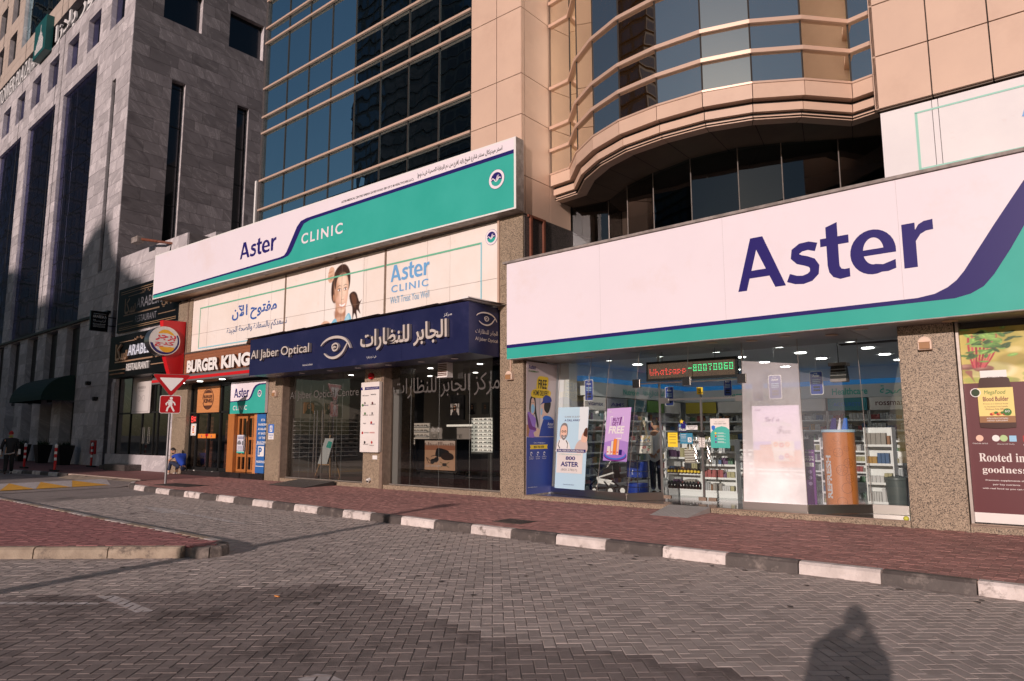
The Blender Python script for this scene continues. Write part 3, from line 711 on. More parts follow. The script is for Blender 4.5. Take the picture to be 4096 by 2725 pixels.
for k, (y0, y1) in enumerate([(8.25, 9.3), (7.3, 8.2), (6.4, 7.25), (5.6, 6.35)]):
    q = MB(); q.add([(-24.17, y1, z), (-24.17, y0, z), (-27.6, y0+1.15, z)], [(0, 1, 2)])
    q2 = MB(); q2.add([(-24.17, y1, z-.002), (-24.17, y1+.04, z-.002), (-27.6, y1+1.2, z-.002), (-27.6, y0+1.15, z-.002)], [(0, 1, 2, 3)])
    q2.build('white_triangle', M_paint_white, hmp)
    q.build('yellow_triangle', M_paint_yellow, hmp)
# litter and small things on the ground
tag(box(-6.62, -6.55, 4.2, 4.22, .003, .012).build('cigarette_end', flat('orange filter', (.75, .3, .08), .8)), 'small orange cigarette end lying on the dark road pavers', 'cigarette end')
lt = MB()
for _ in range(70):
    x, y = _rp(-12, -.5), _rp(2.5, 12.8)
    if inside(x, y, ISL): continue
    zz = .132 if y > kline(x)+.2 else .003; s = _rp(.006, .02); a = _rp(0, 3)
    lt.add([(x, y, zz), (x+s*math.cos(a), y+s*math.sin(a), zz+.003), (x-s*.5*math.sin(a), y+s*.6*math.cos(a), zz+.002)], [(0, 1, 2)])
o = lt.build('litter_specks', flat('pale litter', (.6, .5, .4), .8)); tag(o, 'tiny pale specks of litter scattered over the paving', 'litter', kind='stuff')
st = MB()
for _ in range(130):
    x, y = _rp(-12, -.3), _rp(3.2, 8.7)
    if inside(x, y, ISL): continue
    if R.random() < .5: y = _rp(7.5, 8.7)
    r0 = _rp(.008, .04); st.add([(x+r0*math.cos(a)*_rp(.6, 1.3), y+r0*math.sin(a)*_rp(.6, 1.3), .0042+_rp(0, .0004)) for a in [i*.785 for i in range(8)]], [tuple(range(8))])
o = st.build('gum_stains', flat('dark gum stain', (.06, .05, .047), .7)); tag(o, 'small dark oil and gum spots on the grey road pavers near the kerb', 'stain', kind='stuff')
def grate(name, label, cx, cy, lx, ly, rot):
    t = thing(name, label, 'drain cover', (cx, cy, .13)); q = MB(); ca, sa = math.cos(rot), math.sin(rot)
    f = lambda a, b, zz: (cx+a*ca-b*sa, cy+a*sa+b*ca, zz)
    MB().hull([f(-lx/2, -ly/2, .12), f(lx/2, -ly/2, .12), f(lx/2, ly/2, .12), f(-lx/2, ly/2, .12)], [f(-lx/2, -ly/2, .1355), f(lx/2, -ly/2, .1355), f(lx/2, ly/2, .1355), f(-lx/2, ly/2, .1355)]).build('frame', noisy('rusty iron plate', (.11, .075, .06), (.07, .05, .042), 10, 6, .7), t)
    n = int(lx/.06)
    for i in range(n):
        a = -lx/2+(i+.5)*lx/n; MB().hull([f(a-.011, -ly/2+.04, .1355), f(a+.011, -ly/2+.04, .1355), f(a+.011, ly/2-.04, .1355), f(a-.011, ly/2-.04, .1355)], [f(a-.011, -ly/2+.04, .143), f(a+.011, -ly/2+.04, .143), f(a+.011, ly/2-.04, .143), f(a-.011, ly/2-.04, .143)]).build('bar', M_kerb_black, t)
grate('drain_grate', 'square iron drain grate in the red pavement by the kerb before the pharmacy', -7.9, 9.66, .62, .5, 0)
grate('drain_grate', 'wide dark grate in the red pavement beside the traffic sign post', -21.3, 10.2, 1.7, .8, .1)
# ---------------------------------------------------------------- the hotel tower on the left
KX = .0314
def cv(x, z):            # facade numbers were read off the plane y=13.8; the real front turns away by 1.8 degrees
    t = 12.64/(13.8+KX*x); return x*t, 1.65+(z-1.65)*t
CX = -36.97
DX, DY = -math.cos(rad(1.8)), math.sin(rad(1.8))
def F(X, z, d=0):        # front facade: X as world x, d = distance out of the wall
    s = (CX-X)
    return Vector((X, 13.8+s*KX, z))+Vector((-DY*1.0, DX*1.0, 0))*d*1.0
hotel = thing('hotel_tower', 'tall grey marble hotel tower with tall dark glass bays on the far left', 'building', (CX, 13.8, 0))
ZT = 42
winsF = [(-40.5-3.69*i, -38.45-3.69*i, 24.0, 26.1) for i in range(8)]
baysF = [(-47.95, -42.05, 7.75, 22.65), (-55.4, -49.5, 7.75, 22.65), (-62.9, -57.0, 7.75, 22.65), (-70.3, -64.4, 7.75, 22.65)]
slotF = [(-39.5, -38.95, 10.05, 20.65)]
band = [(-80, -37.6, 27.12, 28.7)]
stripsF = [(-43.6-3.68*i+.02*i, -41.5-3.68*i, .13, 7.55) for i in range(8)]
upglass = [(-59.35, -50.3, 30.15, 45)]
upw = [(-62.9-3.6*i, -60.85-3.6*i, z, z+2.35) for i in range(4) for z in (30.0, 33.5, 37)]+[(-48.3+3.6*i, -46.3+3.6*i, z, z+2.35) for i in range(3) for z in (31.0, 34.5)]
holesF = winsF+baysF+slotF+band+stripsF+upglass+upw
def fbox(q, x0, x1, z0, z1, d0, d1):
    q.hull([F(x0, z0, d1), F(x1, z0, d1), F(x1, z0, d0), F(x0, z0, d0)], [F(x0, z1, d1), F(x1, z1, d1), F(x1, z1, d0), F(x0, z1, d0)])
# backing wall with real reveals
q = MB(); xs = sorted({-80, CX-.06, *[h[i] for h in holesF for i in (0, 1)]}); xs = [x for x in xs if -80 <= x <= CX-.06]
for a, b in zip(xs[:-1], xs[1:]):
    zc = 0; cuts = sorted([(h[2], h[3]) for h in holesF if h[0] <= a+1e-6 and h[1] >= b-1e-6])
    for lo, hi_ in cuts:
        if lo > zc: fbox(q, a, b, zc, lo, -.75, -.03)
        zc = max(zc, hi_)
    if zc < ZT: fbox(q, a, b, zc, ZT, -.75, -.03)
q.build('front_wall', M_marble_f, hotel)
rowsz = [.13+.655*i for i in range(44)]
def shf(j):
    o = (j % 2)*.62; return [-66.0-1.3+o+1.25*i for i in range(25) if -66.0-1.3+o+1.25*i < CX-.2]+[CX]
cells = tile_cells(None, rowsz, holesF, .014, shf)
low = [c for c in cells if c[3] <= 27.2]; high = [c for c in cells if c[3] > 27.2]
def ftiles(name, cells, mat, limit, stuff):
    cells = sorted(cells, key=lambda c: (F((c[0]+c[1])/2, c[2])-CP).length); rest = MB()
    for i, (a, b, z0, z1) in enumerate(cells):
        if i < limit:
            o = link(name, unit_mesh((b-a, .03, z1-z0), mat), None, hotel, F((a+b)/2, (z0+z1)/2, -.015+_rp(-.002, .002))); o.rotation_euler = (0, 0, -rad(1.8))
        else: fbox(rest, a, b, z0, z1, -.03, _rp(-.002, .003))
    if rest.v: rest.build(stuff, mat, hotel, kind='stuff')
ftiles('marble_tile', low, M_marble_f, 150, 'marble_tiling')
hb_ = tile_cells([-80+1.15*i for i in range(38) if -80+1.15*i < CX-.3]+[CX], [28.7, 29.45, 30.15]+[30.15+.85*i for i in range(1, 15)], [h for h in holesF if h[2] > 27], .016)
ftiles('beige_panel', hb_, M_beige, 110, 'beige_cladding')
# glass in the openings
def grid_glass(name, x0, x1, z0, z1, nx, nz, mat, d, bar, bmat, tilt=.0, root=None):
    for i in range(nx):
        for j in range(nz):
            a = x0+(x1-x0)*i/nx; b = x0+(x1-x0)*(i+1)/nx; c = z0+(z1-z0)*j/nz; e = z0+(z1-z0)*(j+1)/nz
            t = [_rp(-tilt, tilt) for _ in range(3)]
            MB().quad(F(a+bar, c+bar, d+t[0]), F(b-bar, c+bar, d+t[1]), F(b-bar, e-bar, d+t[2]), F(a+bar, e-bar, d+t[0]+t[2]-t[1])).build('pane', mat, root or hotel)
    q = MB(); fbox(q, x0, x1, z0, z1, d-.05, d-.02); q.build('bay_frame', bmat, root or hotel)
for b_ in baysF: grid_glass('bay', *b_, 4, 11, M_plazaglass, -.18, .02, M_blackmetal, .006)
for b_ in winsF: grid_glass('win', *b_, 2, 1, M_plazaglass, -.27, .03, M_blackmetal, .004)
for b_ in upw: grid_glass('win', *b_, 1, 1, M_blackglass, -.3, .03, M_blackmetal)
for b_ in slotF: grid_glass('slot', *b_, 1, 5, M_blackglass, -.14, .01, M_blackmetal)
grid_glass('upper', -59.35, -50.3, 30.15, 41.9, 7, 8, M_curtain, -.25, .025, M_blackmetal, .006)
for b_ in stripsF:
    grid_glass('strip', b_[0], b_[1], 3.5, 7.5, 1, 2, M_blackglass, -.3, .02, M_blackmetal)
    grid_glass('entry', b_[0], b_[1], .13, 3.42, 2, 1, M_blackglass, -.55, .03, M_blackmetal)
q = MB(); fbox(q, -80, -37.2, 7.62, 7.74, -.02, .16); q.build('ledge', M_blackmetal, hotel)
q = MB(); fbox(q, -80, -37.6, 27.12, 28.7, -.5, -.42); q.build('sign_recess', M_black, hotel)
# dark side wall (faces the street corner)
sq = MB(); SX = CX
holesS = [(15.27, 17.38, 24.06, 26.3), (19.0, 21.18, 24.06, 26.3), (15.93, 16.68, 5, 20.74), (19.72, 20.45, 5, 20.72)]
ys = sorted({13.83, 30, *[h[i] for h in holesS for i in (0, 1)]})
for a, b in zip(ys[:-1], ys[1:]):
    zc = 0
    for lo, hi_ in sorted([(h[2], h[3]) for h in holesS if h[0] <= a+1e-6 and h[1] >= b-1e-6]):
        if lo > zc: sq.box(SX-.7, SX-.04, a, b, zc, lo)
        zc = hi_
    sq.box(SX-.7, SX-.04, a, b, zc, ZT)
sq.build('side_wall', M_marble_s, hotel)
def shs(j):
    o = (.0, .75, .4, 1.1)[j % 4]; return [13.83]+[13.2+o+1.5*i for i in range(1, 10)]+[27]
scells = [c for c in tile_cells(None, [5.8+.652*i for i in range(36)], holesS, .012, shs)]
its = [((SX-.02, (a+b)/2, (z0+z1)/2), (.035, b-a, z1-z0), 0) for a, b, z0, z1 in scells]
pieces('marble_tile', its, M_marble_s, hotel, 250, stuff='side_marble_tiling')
for h in holesS:
    q = MB(); q.box(SX-.40, SX-.32, h[0], h[1], h[2], h[3]); q.build('window_glass', M_blackglass, hotel)
    box(SX-.32, SX-.005, h[1]-.012, h[1]+.004, h[2], h[3]).build('window_jamb', M_marble_f, hotel)
    for k in range(1, int((h[3]-h[2])/2.2)+1): box(SX-.32, SX-.29, h[0], h[1]-.02, h[2]+k*2.2, h[2]+k*2.2+.05).build('window_bar', M_blackmetal, hotel)
# name sign, emblem
spn = Pan(F(-80, 27.12, -.12), F(-37.6, 27.12, -.12), F(-37.6, 28.7, -.12), F(-80, 28.7, -.12), (-80, -37.6), (27.12, 28.7))
hs = thing('hotel_sign', 'white raised letters spelling the tower hotel name in a dark recess', 'sign', F(-60, 27.12, -.3))
M_letterw = flat('white sign letter', (.82, .80, .80), .4)
write(spn, 'TOWER', -64.6, 27.2, -60.3, 28.5, M_letterw, hs, th=.12, bold=.0, each=True)
write(spn, 'PLAZA', -59.9, 27.2, -56.4, 28.5, M_letterw, hs, th=.12, bold=.0, each=True)
write(spn, 'HOTEL', -56.1, 27.3, -54.0, 28.2, M_letterw, hs, th=.12, bold=.0, each=True)
hs2 = thing('hotel_sign_arabic', 'white raised arabic hotel name in the dark recess right of the green emblem', 'sign', F(-46, 27.12, -.3))
write(spn, 'تاور بلازا', -50.9, 27.0, -42.0, 28.5, M_letterw, hs2, th=.12, bold=.012, each=True)
em = thing('hotel_emblem', 'dark green emblem box with a white striped skyscraper on the hotel front', 'sign', F(-52.6, 26.95))
q = MB(); fbox(q, -53.9, -51.35, 26.95, 29.4, .0, .45); q.build('panel', flat('dark green enamel', (.008, .085, .085), .4), em, bevel=.02)
epn = Pan(F(-53.9, 26.95, .452), F(-51.35, 26.95, .452), F(-51.35, 29.4, .452), F(-53.9, 29.4, .452))
hts = [.18, .2, .3, .34, .4, .44, .55, .58, .66, .9, .66, .6, .56, .46, .4, .36]
for i, h in enumerate(hts):
    a = .16+.68*i/len(hts); sheet(epn, rect(a, .1, a+.028, .1+h*.85), M_letterw, 'stripe', em, .004)
# thin cables hanging on the facade
for i, X in enumerate((-47.4, -48.6, -56.5, -63.4)):
    MB().tube([F(X, 42, .25), F(X-.3, 7.8, .3)], .012, 5).build('hanging_cable', M_blackmetal, hotel)
# awning, lamps, fire cabinet at street level
aw = thing('green_awning', 'dark green curved canvas awning over the hotel side door', 'awning', F(-44.4, 3.4))
q = MB(); n = 9; A = [F(-47.2, 3.4, .02), F(-41.5, 3.4, .02)]
prof = [(.05+1.5*math.cos(rad(90*i/n)), 3.42+1.35*math.sin(rad(90*i/n))) for i in range(n+1)]
for (d0, z0), (d1, z1) in zip(prof[:-1], prof[1:]): q.quad(F(-47.2, z0, d0), F(-41.5, z0, d0), F(-41.5, z1, d1), F(-47.2, z1, d1))
q.build('canvas', M_dgreen, aw, smooth=True)
for X in (-47.2, -41.5): MB().add([F(X, 3.42, 0)]+[F(X, z, d) for d, z in prof], [tuple(range(n+2))]).build('side_flap', M_dgreen, aw)
fc = thing('fire_cabinet', 'dark red fire hose cabinet on the shaded hotel wall', 'fire cabinet', F(-38.15, .7))
q = MB(); fbox(q, -38.5, -37.8, .7, 1.36, 0, .06); q.build('box', M_redsign, fc); q = MB(); fbox(q, -38.4, -37.9, .78, 1.28, .06, .07); q.build('door', flat('deep red', (.2, .005, .01), .4), fc)
for X, z, nm in ((-39.3, 4.25, 'upper dark box lamp on the shaded hotel wall right of the awning'), (-38.15, 3.42, 'lower dark round lamp on the shaded hotel wall right of the awning')):
    t = thing('wall_lamp', nm, 'lamp', F(X, z)); q = MB(); fbox(q, X-.12, X+.12, z-.08, z+.08, 0, .22); q.build('housing', M_blackmetal, t, bevel=.02); q = MB(); fbox(q, X-.08, X+.08, z-.12, z-.082, .05, .2); q.build('lens', M_blackgloss, t)
def planter(x, y, label):
    t = thing('tall_planter', label, 'planter', (x, y, .13), 'tall black planters along the hotel wall')
    MB().hull([(x-.22, y-.22, .13), (x+.22, y-.22, .13), (x+.22, y+.22, .13), (x-.22, y+.22, .13)], [(x-.36, y-.36, 1.1), (x+.36, y-.36, 1.1), (x+.36, y+.36, 1.1), (x-.36, y+.36, 1.1)]).build('pot', M_blackmetal, t)
    q = MB()
    for _ in range(90):
        a = _rp(0, 6.28); l = _rp(.2, .5); e = _rp(.2, 1.2); p = Vector((x+_rp(-.2, .2), y+_rp(-.2, .2), 1.08)); dd = Vector((math.cos(a)*math.cos(e), math.sin(a)*math.cos(e), math.sin(e)))*l; s = Vector((-math.sin(a), math.cos(a), 0))*.02
        q.add([p-s, p+s, p+dd], [(0, 1, 2)])
    q.build('leaves', M_leafdark, t)
for i, (x, y, l) in enumerate([(-40.1, 13.2, 'tall black planter nearest the fire cabinet on the hotel wall'), (-43.9, 13.4, 'middle tall black planter along the shaded hotel wall'), (-47.6, 13.5, 'farthest tall black planter along the shaded hotel wall')]): planter(x, y, l)
def bollard(x, y, label):
    t = thing('flexible_bollard', label, 'bollard', (x, y, .13), 'red and white flexible bollards on the pavement')
    box(x-.42, x+.42, y-.07, y+.07, .13, .2).build('rubber_base', M_rubber, t, bevel=.02)
    zz = [(.2, .58, M_red), (.58, .70, M_white), (.70, .84, M_red), (.84, .95, M_white), (.95, 1.1, M_red)]
    for a, b, m_ in zz: MB().cyl((x, y, a), (x, y, b), .05, .05, 14).build('band', m_, t, smooth=True)
    MB().lathe((x, y, 1.1), [(.055, 0), (.06, .02), (.06, .1), (.04, .15), (.01, .17)]).build('cap', M_white, t, smooth=True)
for x, y, l in [(-36.56, 13.2, 'red and white bollard nearest the restaurant steps'), (-33.48, 10.71, 'red and white bollard on the pavement corner near the far kerb'), (-37.85, 10.87, 'farthest red and white bollard behind the walking man')]: bollard(x, y, l)

# ---------------------------------------------------------------- restaurant annex
AY = 13.3
ann = thing('restaurant_annex', 'low grey marble restaurant front between the hotel tower and the burger shop', 'building', (-31.8, AY, 0))
q = MB(); q.box(-35.1, -28.45, AY+.03, 26, 4.3, 10.0); q.box(-35.1, -34.75, AY+.03, 20, 0, 4.3); q.box(-29.15, -28.45, AY+.03, 20, 0, 4.3)
q.box(-35.1, -28.45, 18, 20, 0, 4.3); q.box(-36.9, -28.45, AY+1.2, AY+3, 10.0, 10.3)
q.build('wall', M_marble_f, ann)
ac = tile_cells([-35.1, -34.0, -32.7, -31.4, -30.1, -29.2, -28.45], [4.2+.646*i for i in range(9)]+[10.0], [], .012)+tile_cells([-29.15, -28.45], [.8+.65*i for i in range(6)], [], .012)+tile_cells([-35.1, -34.75], [.8+.65*i for i in range(6)], [], .012)
pieces('marble_tile', [(((a+b)/2, AY+.012, (c+d)/2), (b-a, .035, d-c), 0) for a, b, c, d in ac], M_marble_f, ann)
ac = tile_cells([13.35, 14.6, 15.9, 17.2, 18.5], [6.8+.646*i for i in range(5)]+[10.0], [], .012)
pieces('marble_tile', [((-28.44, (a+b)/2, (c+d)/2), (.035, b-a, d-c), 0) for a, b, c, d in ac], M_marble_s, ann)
box(-35.1, -28.4, AY-.08, AY+.02, .13, .78).build('plinth', M_marble_f, ann)
box(-34.5, -34.1, AY-.5, AY-.08, .13, .3).build('step', M_granite_d, ann); box(-33.4, -31.2, AY-.75, AY-.08, .13, .38).build('step', M_granite_d, ann)
gx = [-34.75, -33.3, -32.1, -30.95, -30.55, -29.15]
for a, b in zip(gx[:-1], gx[1:]):
    for c, d in ((.8, 2.55), (2.62, 4.3)): MB().quad((a+.02, AY+.22, c), (b-.02, AY+.22, c), (b-.02, AY+.22, d), (a+.02, AY+.22, d)).build('pane', M_shopd, ann)
q = MB()
for x in gx: q.box(x-.025, x+.025, AY+.18, AY+.26, .78, 4.3)
q.box(-34.75, -29.15, AY+.17, AY+.27, 2.55, 2.62); q.build('window_frame', M_blackmetal, ann)
box(-34.7, -29.2, 17.9, 17.95, .2, 4.3).build('back_wall', M_dwall, ann); box(-34.7, -29.2, AY+.3, 18, .5, .55).build('inner_floor', M_dwall, ann)
for x in (-31.75, -31.6): MB().tube([(x, AY+.12, 1.25), (x, AY+.12, 1.95)], .018, 8).build('door_handle', M_steel, ann, smooth=True)
wp = Pan((-33.0, AY+.1, 2.56), (-31.2, AY+.1, 2.56), (-31.2, AY+.1, 4.28), (-33.0, AY+.1, 4.28))
pst = thing('menu_poster', 'white framed restaurant poster with scrollwork in the window over the restaurant door', 'poster', (-32.1, AY+.1, 2.56))
board(wp, pst, flat('cream poster', (.62, .58, .56), .5), .02); M_scroll = flat('grey print', (.25, .22, .22), .6)
for r_ in (rect(.06, .04, .068, .96), rect(.932, .04, .94, .96), rect(.06, .04, .94, .048), rect(.06, .952, .94, .96)): sheet(wp, r_, M_scroll, 'line', pst)
write(wp, 'ARABESKA', .28, .62, .72, .69, M_scroll, pst); write(wp, 'RESTAURANT', .35, .55, .65, .58, M_scroll, pst)
for sx in (1, -1): stroke(wp, [(.5+sx*(.16*math.sin(t)*1.2), .38+.075*math.sin(2*t)) for t in [i*.2 for i in range(17)]], .008, M_scroll, 'scroll', pst)
def arab_sign(root, pan, W, glow, dim):
    """black board, gold rules, restaurant name in two scripts; a in metres from the left edge"""
    gold = flat('gold letter edge', (.62, .38, .24), .35, .5) if not dim else flat('dull gold print', (.20, .13, .08), .5)
    whit = flat('pale blue white letter', (.72, .78, .90), .35) if not dim else flat('grey print letter', (.17, .17, .19), .5)
    th = .07 if not dim else 0
    k = W/6.0
    def wr(s, a0, b0, a1, b1, m_, **kw): write(pan, s, a0*k, b0, a1*k, b1, m_, root, th=th, sidemat=None, **kw)
    wr('ARABESKA', 2.05, .86, 5.0, 1.32, whit, each=not dim, bold=.004)
    wr('RESTAURANT', 2.0, .22, 4.15, .52, flat('white letter', (.75, .74, .72), .4) if not dim else whit, each=not dim)
    wr('سكا', .75, .72, 1.95, 1.45, gold, bold=.01); wr('أرابيـ'.replace('ـ', ''), 4.6, .62, 5.8, 1.1, gold, bold=.01)
    for a0, b0, a1, b1 in ((.7, .63, 4.4, .69), (.1, .30, 1.8, .34), (4.3, .34, 5.9, .38), (1.1, 1.50, 2.6, 1.53)): sheet(pan, rect(a0*k, b0, a1*k, b1), gold, 'rule', root, .004, th*.6)
    for sx in (1, -1):
        stroke(pan, [((3.0+sx*(.1+.35*t/6))*k, 1.56+.09*math.sin(t*1.4)*(1-t/7)) for t in [i*.4 for i in range(15)]], .03, gold, 'scroll', root, .004, th*.6)
    wr('ARABESKA RESTAURANT L.L.C', .3, .13, 1.7, .18, gold)
lp = Pan((-33.75, 12.62, 4.12), (-27.7, 12.62, 4.12), (-27.7, 12.62, 5.95), (-33.75, 12.62, 5.95), (0, 6.05), (0, 1.83))
ls = thing('restaurant_sign', 'lower black restaurant signboard with raised white and gold lettering over the windows', 'sign', (-31, 12.7, 4.1))
box(-33.75, -27.7, 12.65, 13.25, 4.12, 5.95).build('box', M_signblack, ls); board(lp, ls, M_signblack, .028); arab_sign(ls, lp, 6.0, 0, False)
upn = Pan((-34.75, 13.2, 6.3), (-28.6, 13.2, 6.3), (-28.6, 13.2, 8.35), (-34.75, 13.2, 8.35), (0, 6.15), (-.1, 1.95))
us = thing('restaurant_sign', 'upper faded black restaurant signboard partly hidden by the clinic sign', 'sign', (-31, 13.25, 6.3))
board(upn, us, M_signblack, .08); arab_sign(us, upn, 5.9, 0, True)
for r_ in (rect(.25, 1.78, 5.9, 1.80), rect(.25, .0, 5.9, .02), rect(.25, 1.68, 5.9, 1.70), rect(.25, .08, 5.9, .10)): sheet(upn, r_, flat('gold line', (.42, .27, .15), .5), 'rule', us)
bs = thing('projecting_sign', 'small black restaurant sign projecting on two brackets from the hotel corner', 'sign', (-36.7, 13.1, 6.6))
box(-36.78, -36.66, 12.73, 13.52, 6.59, 7.56).build('panel', M_blackgloss, bs); bpn = Pan((-36.655, 12.73, 6.59), (-36.655, 13.52, 6.59), (-36.655, 13.52, 7.56), (-36.655, 12.73, 7.56))
write(bpn, 'ARABESKA', .12, .66, .88, .8, M_white, bs); write(bpn, 'أرابيسكا', .15, .44, .85, .62, M_white, bs); write(bpn, 'RESTAURANT', .15, .3, .85, .38, M_white, bs)
for z in (.2, .25, .86): sheet(bpn, rect(.15, z, .85, z+.012), M_white, 'rule', bs)
for z in (6.9, 7.32): MB().tube([(-36.72, 13.5, z), (-36.72, 13.95, z)], .025).build('bracket', M_blackmetal, bs)
fl = thing('broken_floodlight', 'rusty broken floodlight bracket sticking out above the clinic sign end', 'floodlight', (-29.9, 12.8, 9.6))
MB().tube([(-29.75, 13.4, 9.75), (-30.3, 12.9, 9.85), (-31.6, 12.6, 10.15)], .06).build('arm', M_rust, fl); box(-31.9, -31.3, 12.45, 12.75, 9.95, 10.2).build('housing', M_dirty, fl); MB().tube([(-29.9, 13.3, 9.7), (-29.95, 13.25, 9.2)], .03).build('cable', M_blackmetal, fl)
# ---------------------------------------------------------------- main building: tower body over the shops
W = 13.05
tow = thing('office_tower', 'peach panelled office tower with blue curtain wall and a curved bay above the shops', 'building', (-11.3, W, 7))
ZM = [7.6, 9.25, 9.67, 10.77, 12.58, 13.20, 14.31, 16.11, 16.71, 17.82, 19.62, 20.2, 21.3]
XM = [-22.6, -21.21, -19.9, -18.6, -17.32, -16.04, -14.76, -13.48, -12.2]
box(-22.55, -12.2, W+.35, W+.6, 7.2, 24).build('curtain_backing', M_black, tow)
for i in range(len(XM)-1):
    for j in range(len(ZM)-1):
        a, b, c, e = XM[i]+.012, XM[i+1]-.012, ZM[j]+.015, ZM[j+1]-.015
        t1, t2, t3 = _rp(-.004, .004), _rp(-.004, .004), _rp(-.004, .004)
        MB().quad((a, W+.1+t1, c), (b, W+.1+t2, c), (b, W+.1+t2+t3, e), (a, W+.1+t1+t3, e)).build('pane', M_curtain, tow)
for z in ZM[2:]: box(-22.68, -12.2, W-.0, W+.08, z-.034, z+.034).build('transom', M_mull, tow)
for x in XM[1:-1]: box(x-.011, x+.011, W+.07, W+.12, 7.6, 21.3).build('mullion', M_joint, tow)
box(-22.7, -22.58, W+.02, W+1.5, 7.2, 24).build('corner_post', M_granite_d, tow)
for x in (-23.05, -22.85): box(x-.05, x+.04, W+.1, W+.2, 7.6, 10.9).build('flag_post', M_white if x < -23 else M_granite_d, tow)
# peach column: front and return
JZ = [7.05, 8.04, 9.63, 10.72, 12.53, 14.3, 16.08, 16.7, 17.8, 19.6, 21.4]
box(-12.15, -10.5, W+.05, 24, 7.05, 24).build('column_core', M_joint, tow)
its = [(((a+b)/2, W+.03, (c+d)/2), (b-a, .06, d-c), 0) for a, b, c, d in tile_cells([-12.16, -11.25, -10.43], JZ, [], .02)]
its += [((-10.46, (a+b)/2, (c+d)/2), (.06, b-a, d-c), 0) for a, b, c, d in tile_cells([W+.0, 13.19, 14.22, 15.18], JZ, [], .018)]
pieces('cladding_panel', its, M_peach, tow)
# curved bay
BN = [(-10.40, 14.22), (-9.73, 14.14), (-9.05, 13.44), (-8.25, 12.92), (-7.36, 12.58), (-6.40, 12.47), (-5.42, 12.52), (-4.52, 12.80), (-3.70, 13.30), (-3.04, 14.04), (-2.40, 13.93)]
def inn(d):       # the bay outline pulled back by d
    out = []; n = len(BN)
    for i in range(n):
        p = Vector(BN[i]); e0 = (p-Vector(BN[i-1])).normalized() if i else None; e1 = (Vector(BN[i+1])-p).normalized() if i < n-1 else None
        n0 = Vector((-e0.y, e0.x)) if e0 else None; n1 = Vector((-e1.y, e1.x)) if e1 else None
        b = ((n0 or n1)+(n1 or n0)).normalized(); out.append(p+b*d/max(.5, b.dot(n0 or n1)))
    return out
def bayband(name, d, z0, z1, mat, dep=.25, gap=.008, proud=0):
    P = inn(d); Q = inn(d+dep)
    for i in range(len(P)-1):
        e = (P[i+1]-P[i]).normalized()*gap
        a, b, c, f = P[i]+e, P[i+1]-e, Q[i+1]-e, Q[i]+e
        MB().hull([(a.x, a.y, z0), (b.x, b.y, z0), (c.x, c.y, z0), (f.x, f.y, z0)], [(a.x, a.y, z1), (b.x, b.y, z1), (c.x, c.y, z1), (f.x, f.y, z1)]).build(name, mat, tow)
bayband('fascia_panel', 0, 8.04, 8.33, M_peach); bayband('sill_band', -.02, 8.335, 8.375, M_mull, gap=.001)
bayband('slot_back', .16, 7.97, 8.035, M_joint, .3); bayband('fascia_panel', .11, 7.81, 7.965, M_peach); bayband('slot_back', .2, 7.77, 7.806, M_joint, .3)
bayband('fascia_panel', .2, 7.69, 7.768, M_peach)
DG = [(-10.38, 15.18), (-9.33, 15.32), (-8.38, 14.65), (-7.48, 14.29), (-6.42, 14.04), (-5.38, 14.12), (-4.57, 14.45), (-3.60, 15.04), (-2.40, 15.6)]
P2 = inn(.22)
# soffit panels between the outer rim and the recessed glazing
for i in range(len(P2)-1):
    a, b = P2[i], P2[i+1]; j0 = i*(len(DG)-1)/(len(P2)-1); j1 = (i+1)*(len(DG)-1)/(len(P2)-1)
    def dg(t):
        k = min(int(t), len(DG)-2); f = t-k; return Vector(DG[k])*(1-f)+Vector(DG[k+1])*f
    c, d = dg(j1), dg(j0); g = (b-a).normalized()*.008
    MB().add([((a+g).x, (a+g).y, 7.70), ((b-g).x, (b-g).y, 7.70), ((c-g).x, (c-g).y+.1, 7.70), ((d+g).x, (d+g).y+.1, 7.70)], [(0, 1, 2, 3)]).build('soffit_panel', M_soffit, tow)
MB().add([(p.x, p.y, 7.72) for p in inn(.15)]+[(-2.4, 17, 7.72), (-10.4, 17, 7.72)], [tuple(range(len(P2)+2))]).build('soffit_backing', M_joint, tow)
for i in range(len(DG)-1):
    (a, b), (c, d) = DG[i], DG[i+1]; e = (Vector((c, d))-Vector((a, b))).normalized()*.01
    MB().quad((a+e.x, b+e.y, 5.3), (c-e.x, d-e.y, 5.3), (c-e.x, d-e.y, 7.7), (a+e.x, b+e.y, 7.7)).build('recessed_pane', M_darkbay, tow)
    MB().cyl((c, d, 5.3), (c, d, 7.7), .012, n=6).build('glass_joint', M_alu, tow)
# the room behind the recessed glazing
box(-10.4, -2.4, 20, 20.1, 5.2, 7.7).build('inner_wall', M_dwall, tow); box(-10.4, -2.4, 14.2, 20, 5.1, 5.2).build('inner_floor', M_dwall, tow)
for i in range(9):
    x = -9.6+i*.85; box(x, x+.14, 19.2, 19.3, 6.7, 7.1).build('hanging_card', flat('pale teal card', (.25, .4, .38), .6), tow)
for (x, y, z, a) in ((-8.6, 16.5, 6.9, .9), (-7.1, 17, 6.85, .9), (-5.6, 17, 6.8, .6), (-8.1, 15.7, 6.2, .7)): box(x, x+a, y, y+.05, z, z+.02).build('strip_lamp', flat('dim strip lamp', (.8, .8, .8), .5, emit=.7), tow)
box(-7.6, -6.6, 15.4, 15.45, 5.3, 6.65).build('teal_blind', flat('pale teal blind', (.22, .42, .40), .7), tow); box(-4.55, -3.9, 15.6, 15.65, 5.3, 6.75).build('blue_blind', flat('light blue blind', (.25, .5, .6), .7), tow)
BZ = [8.375, 9.0, 9.62, 10.72, 12.5, 13.15, 14.3]
P0 = inn(.04)
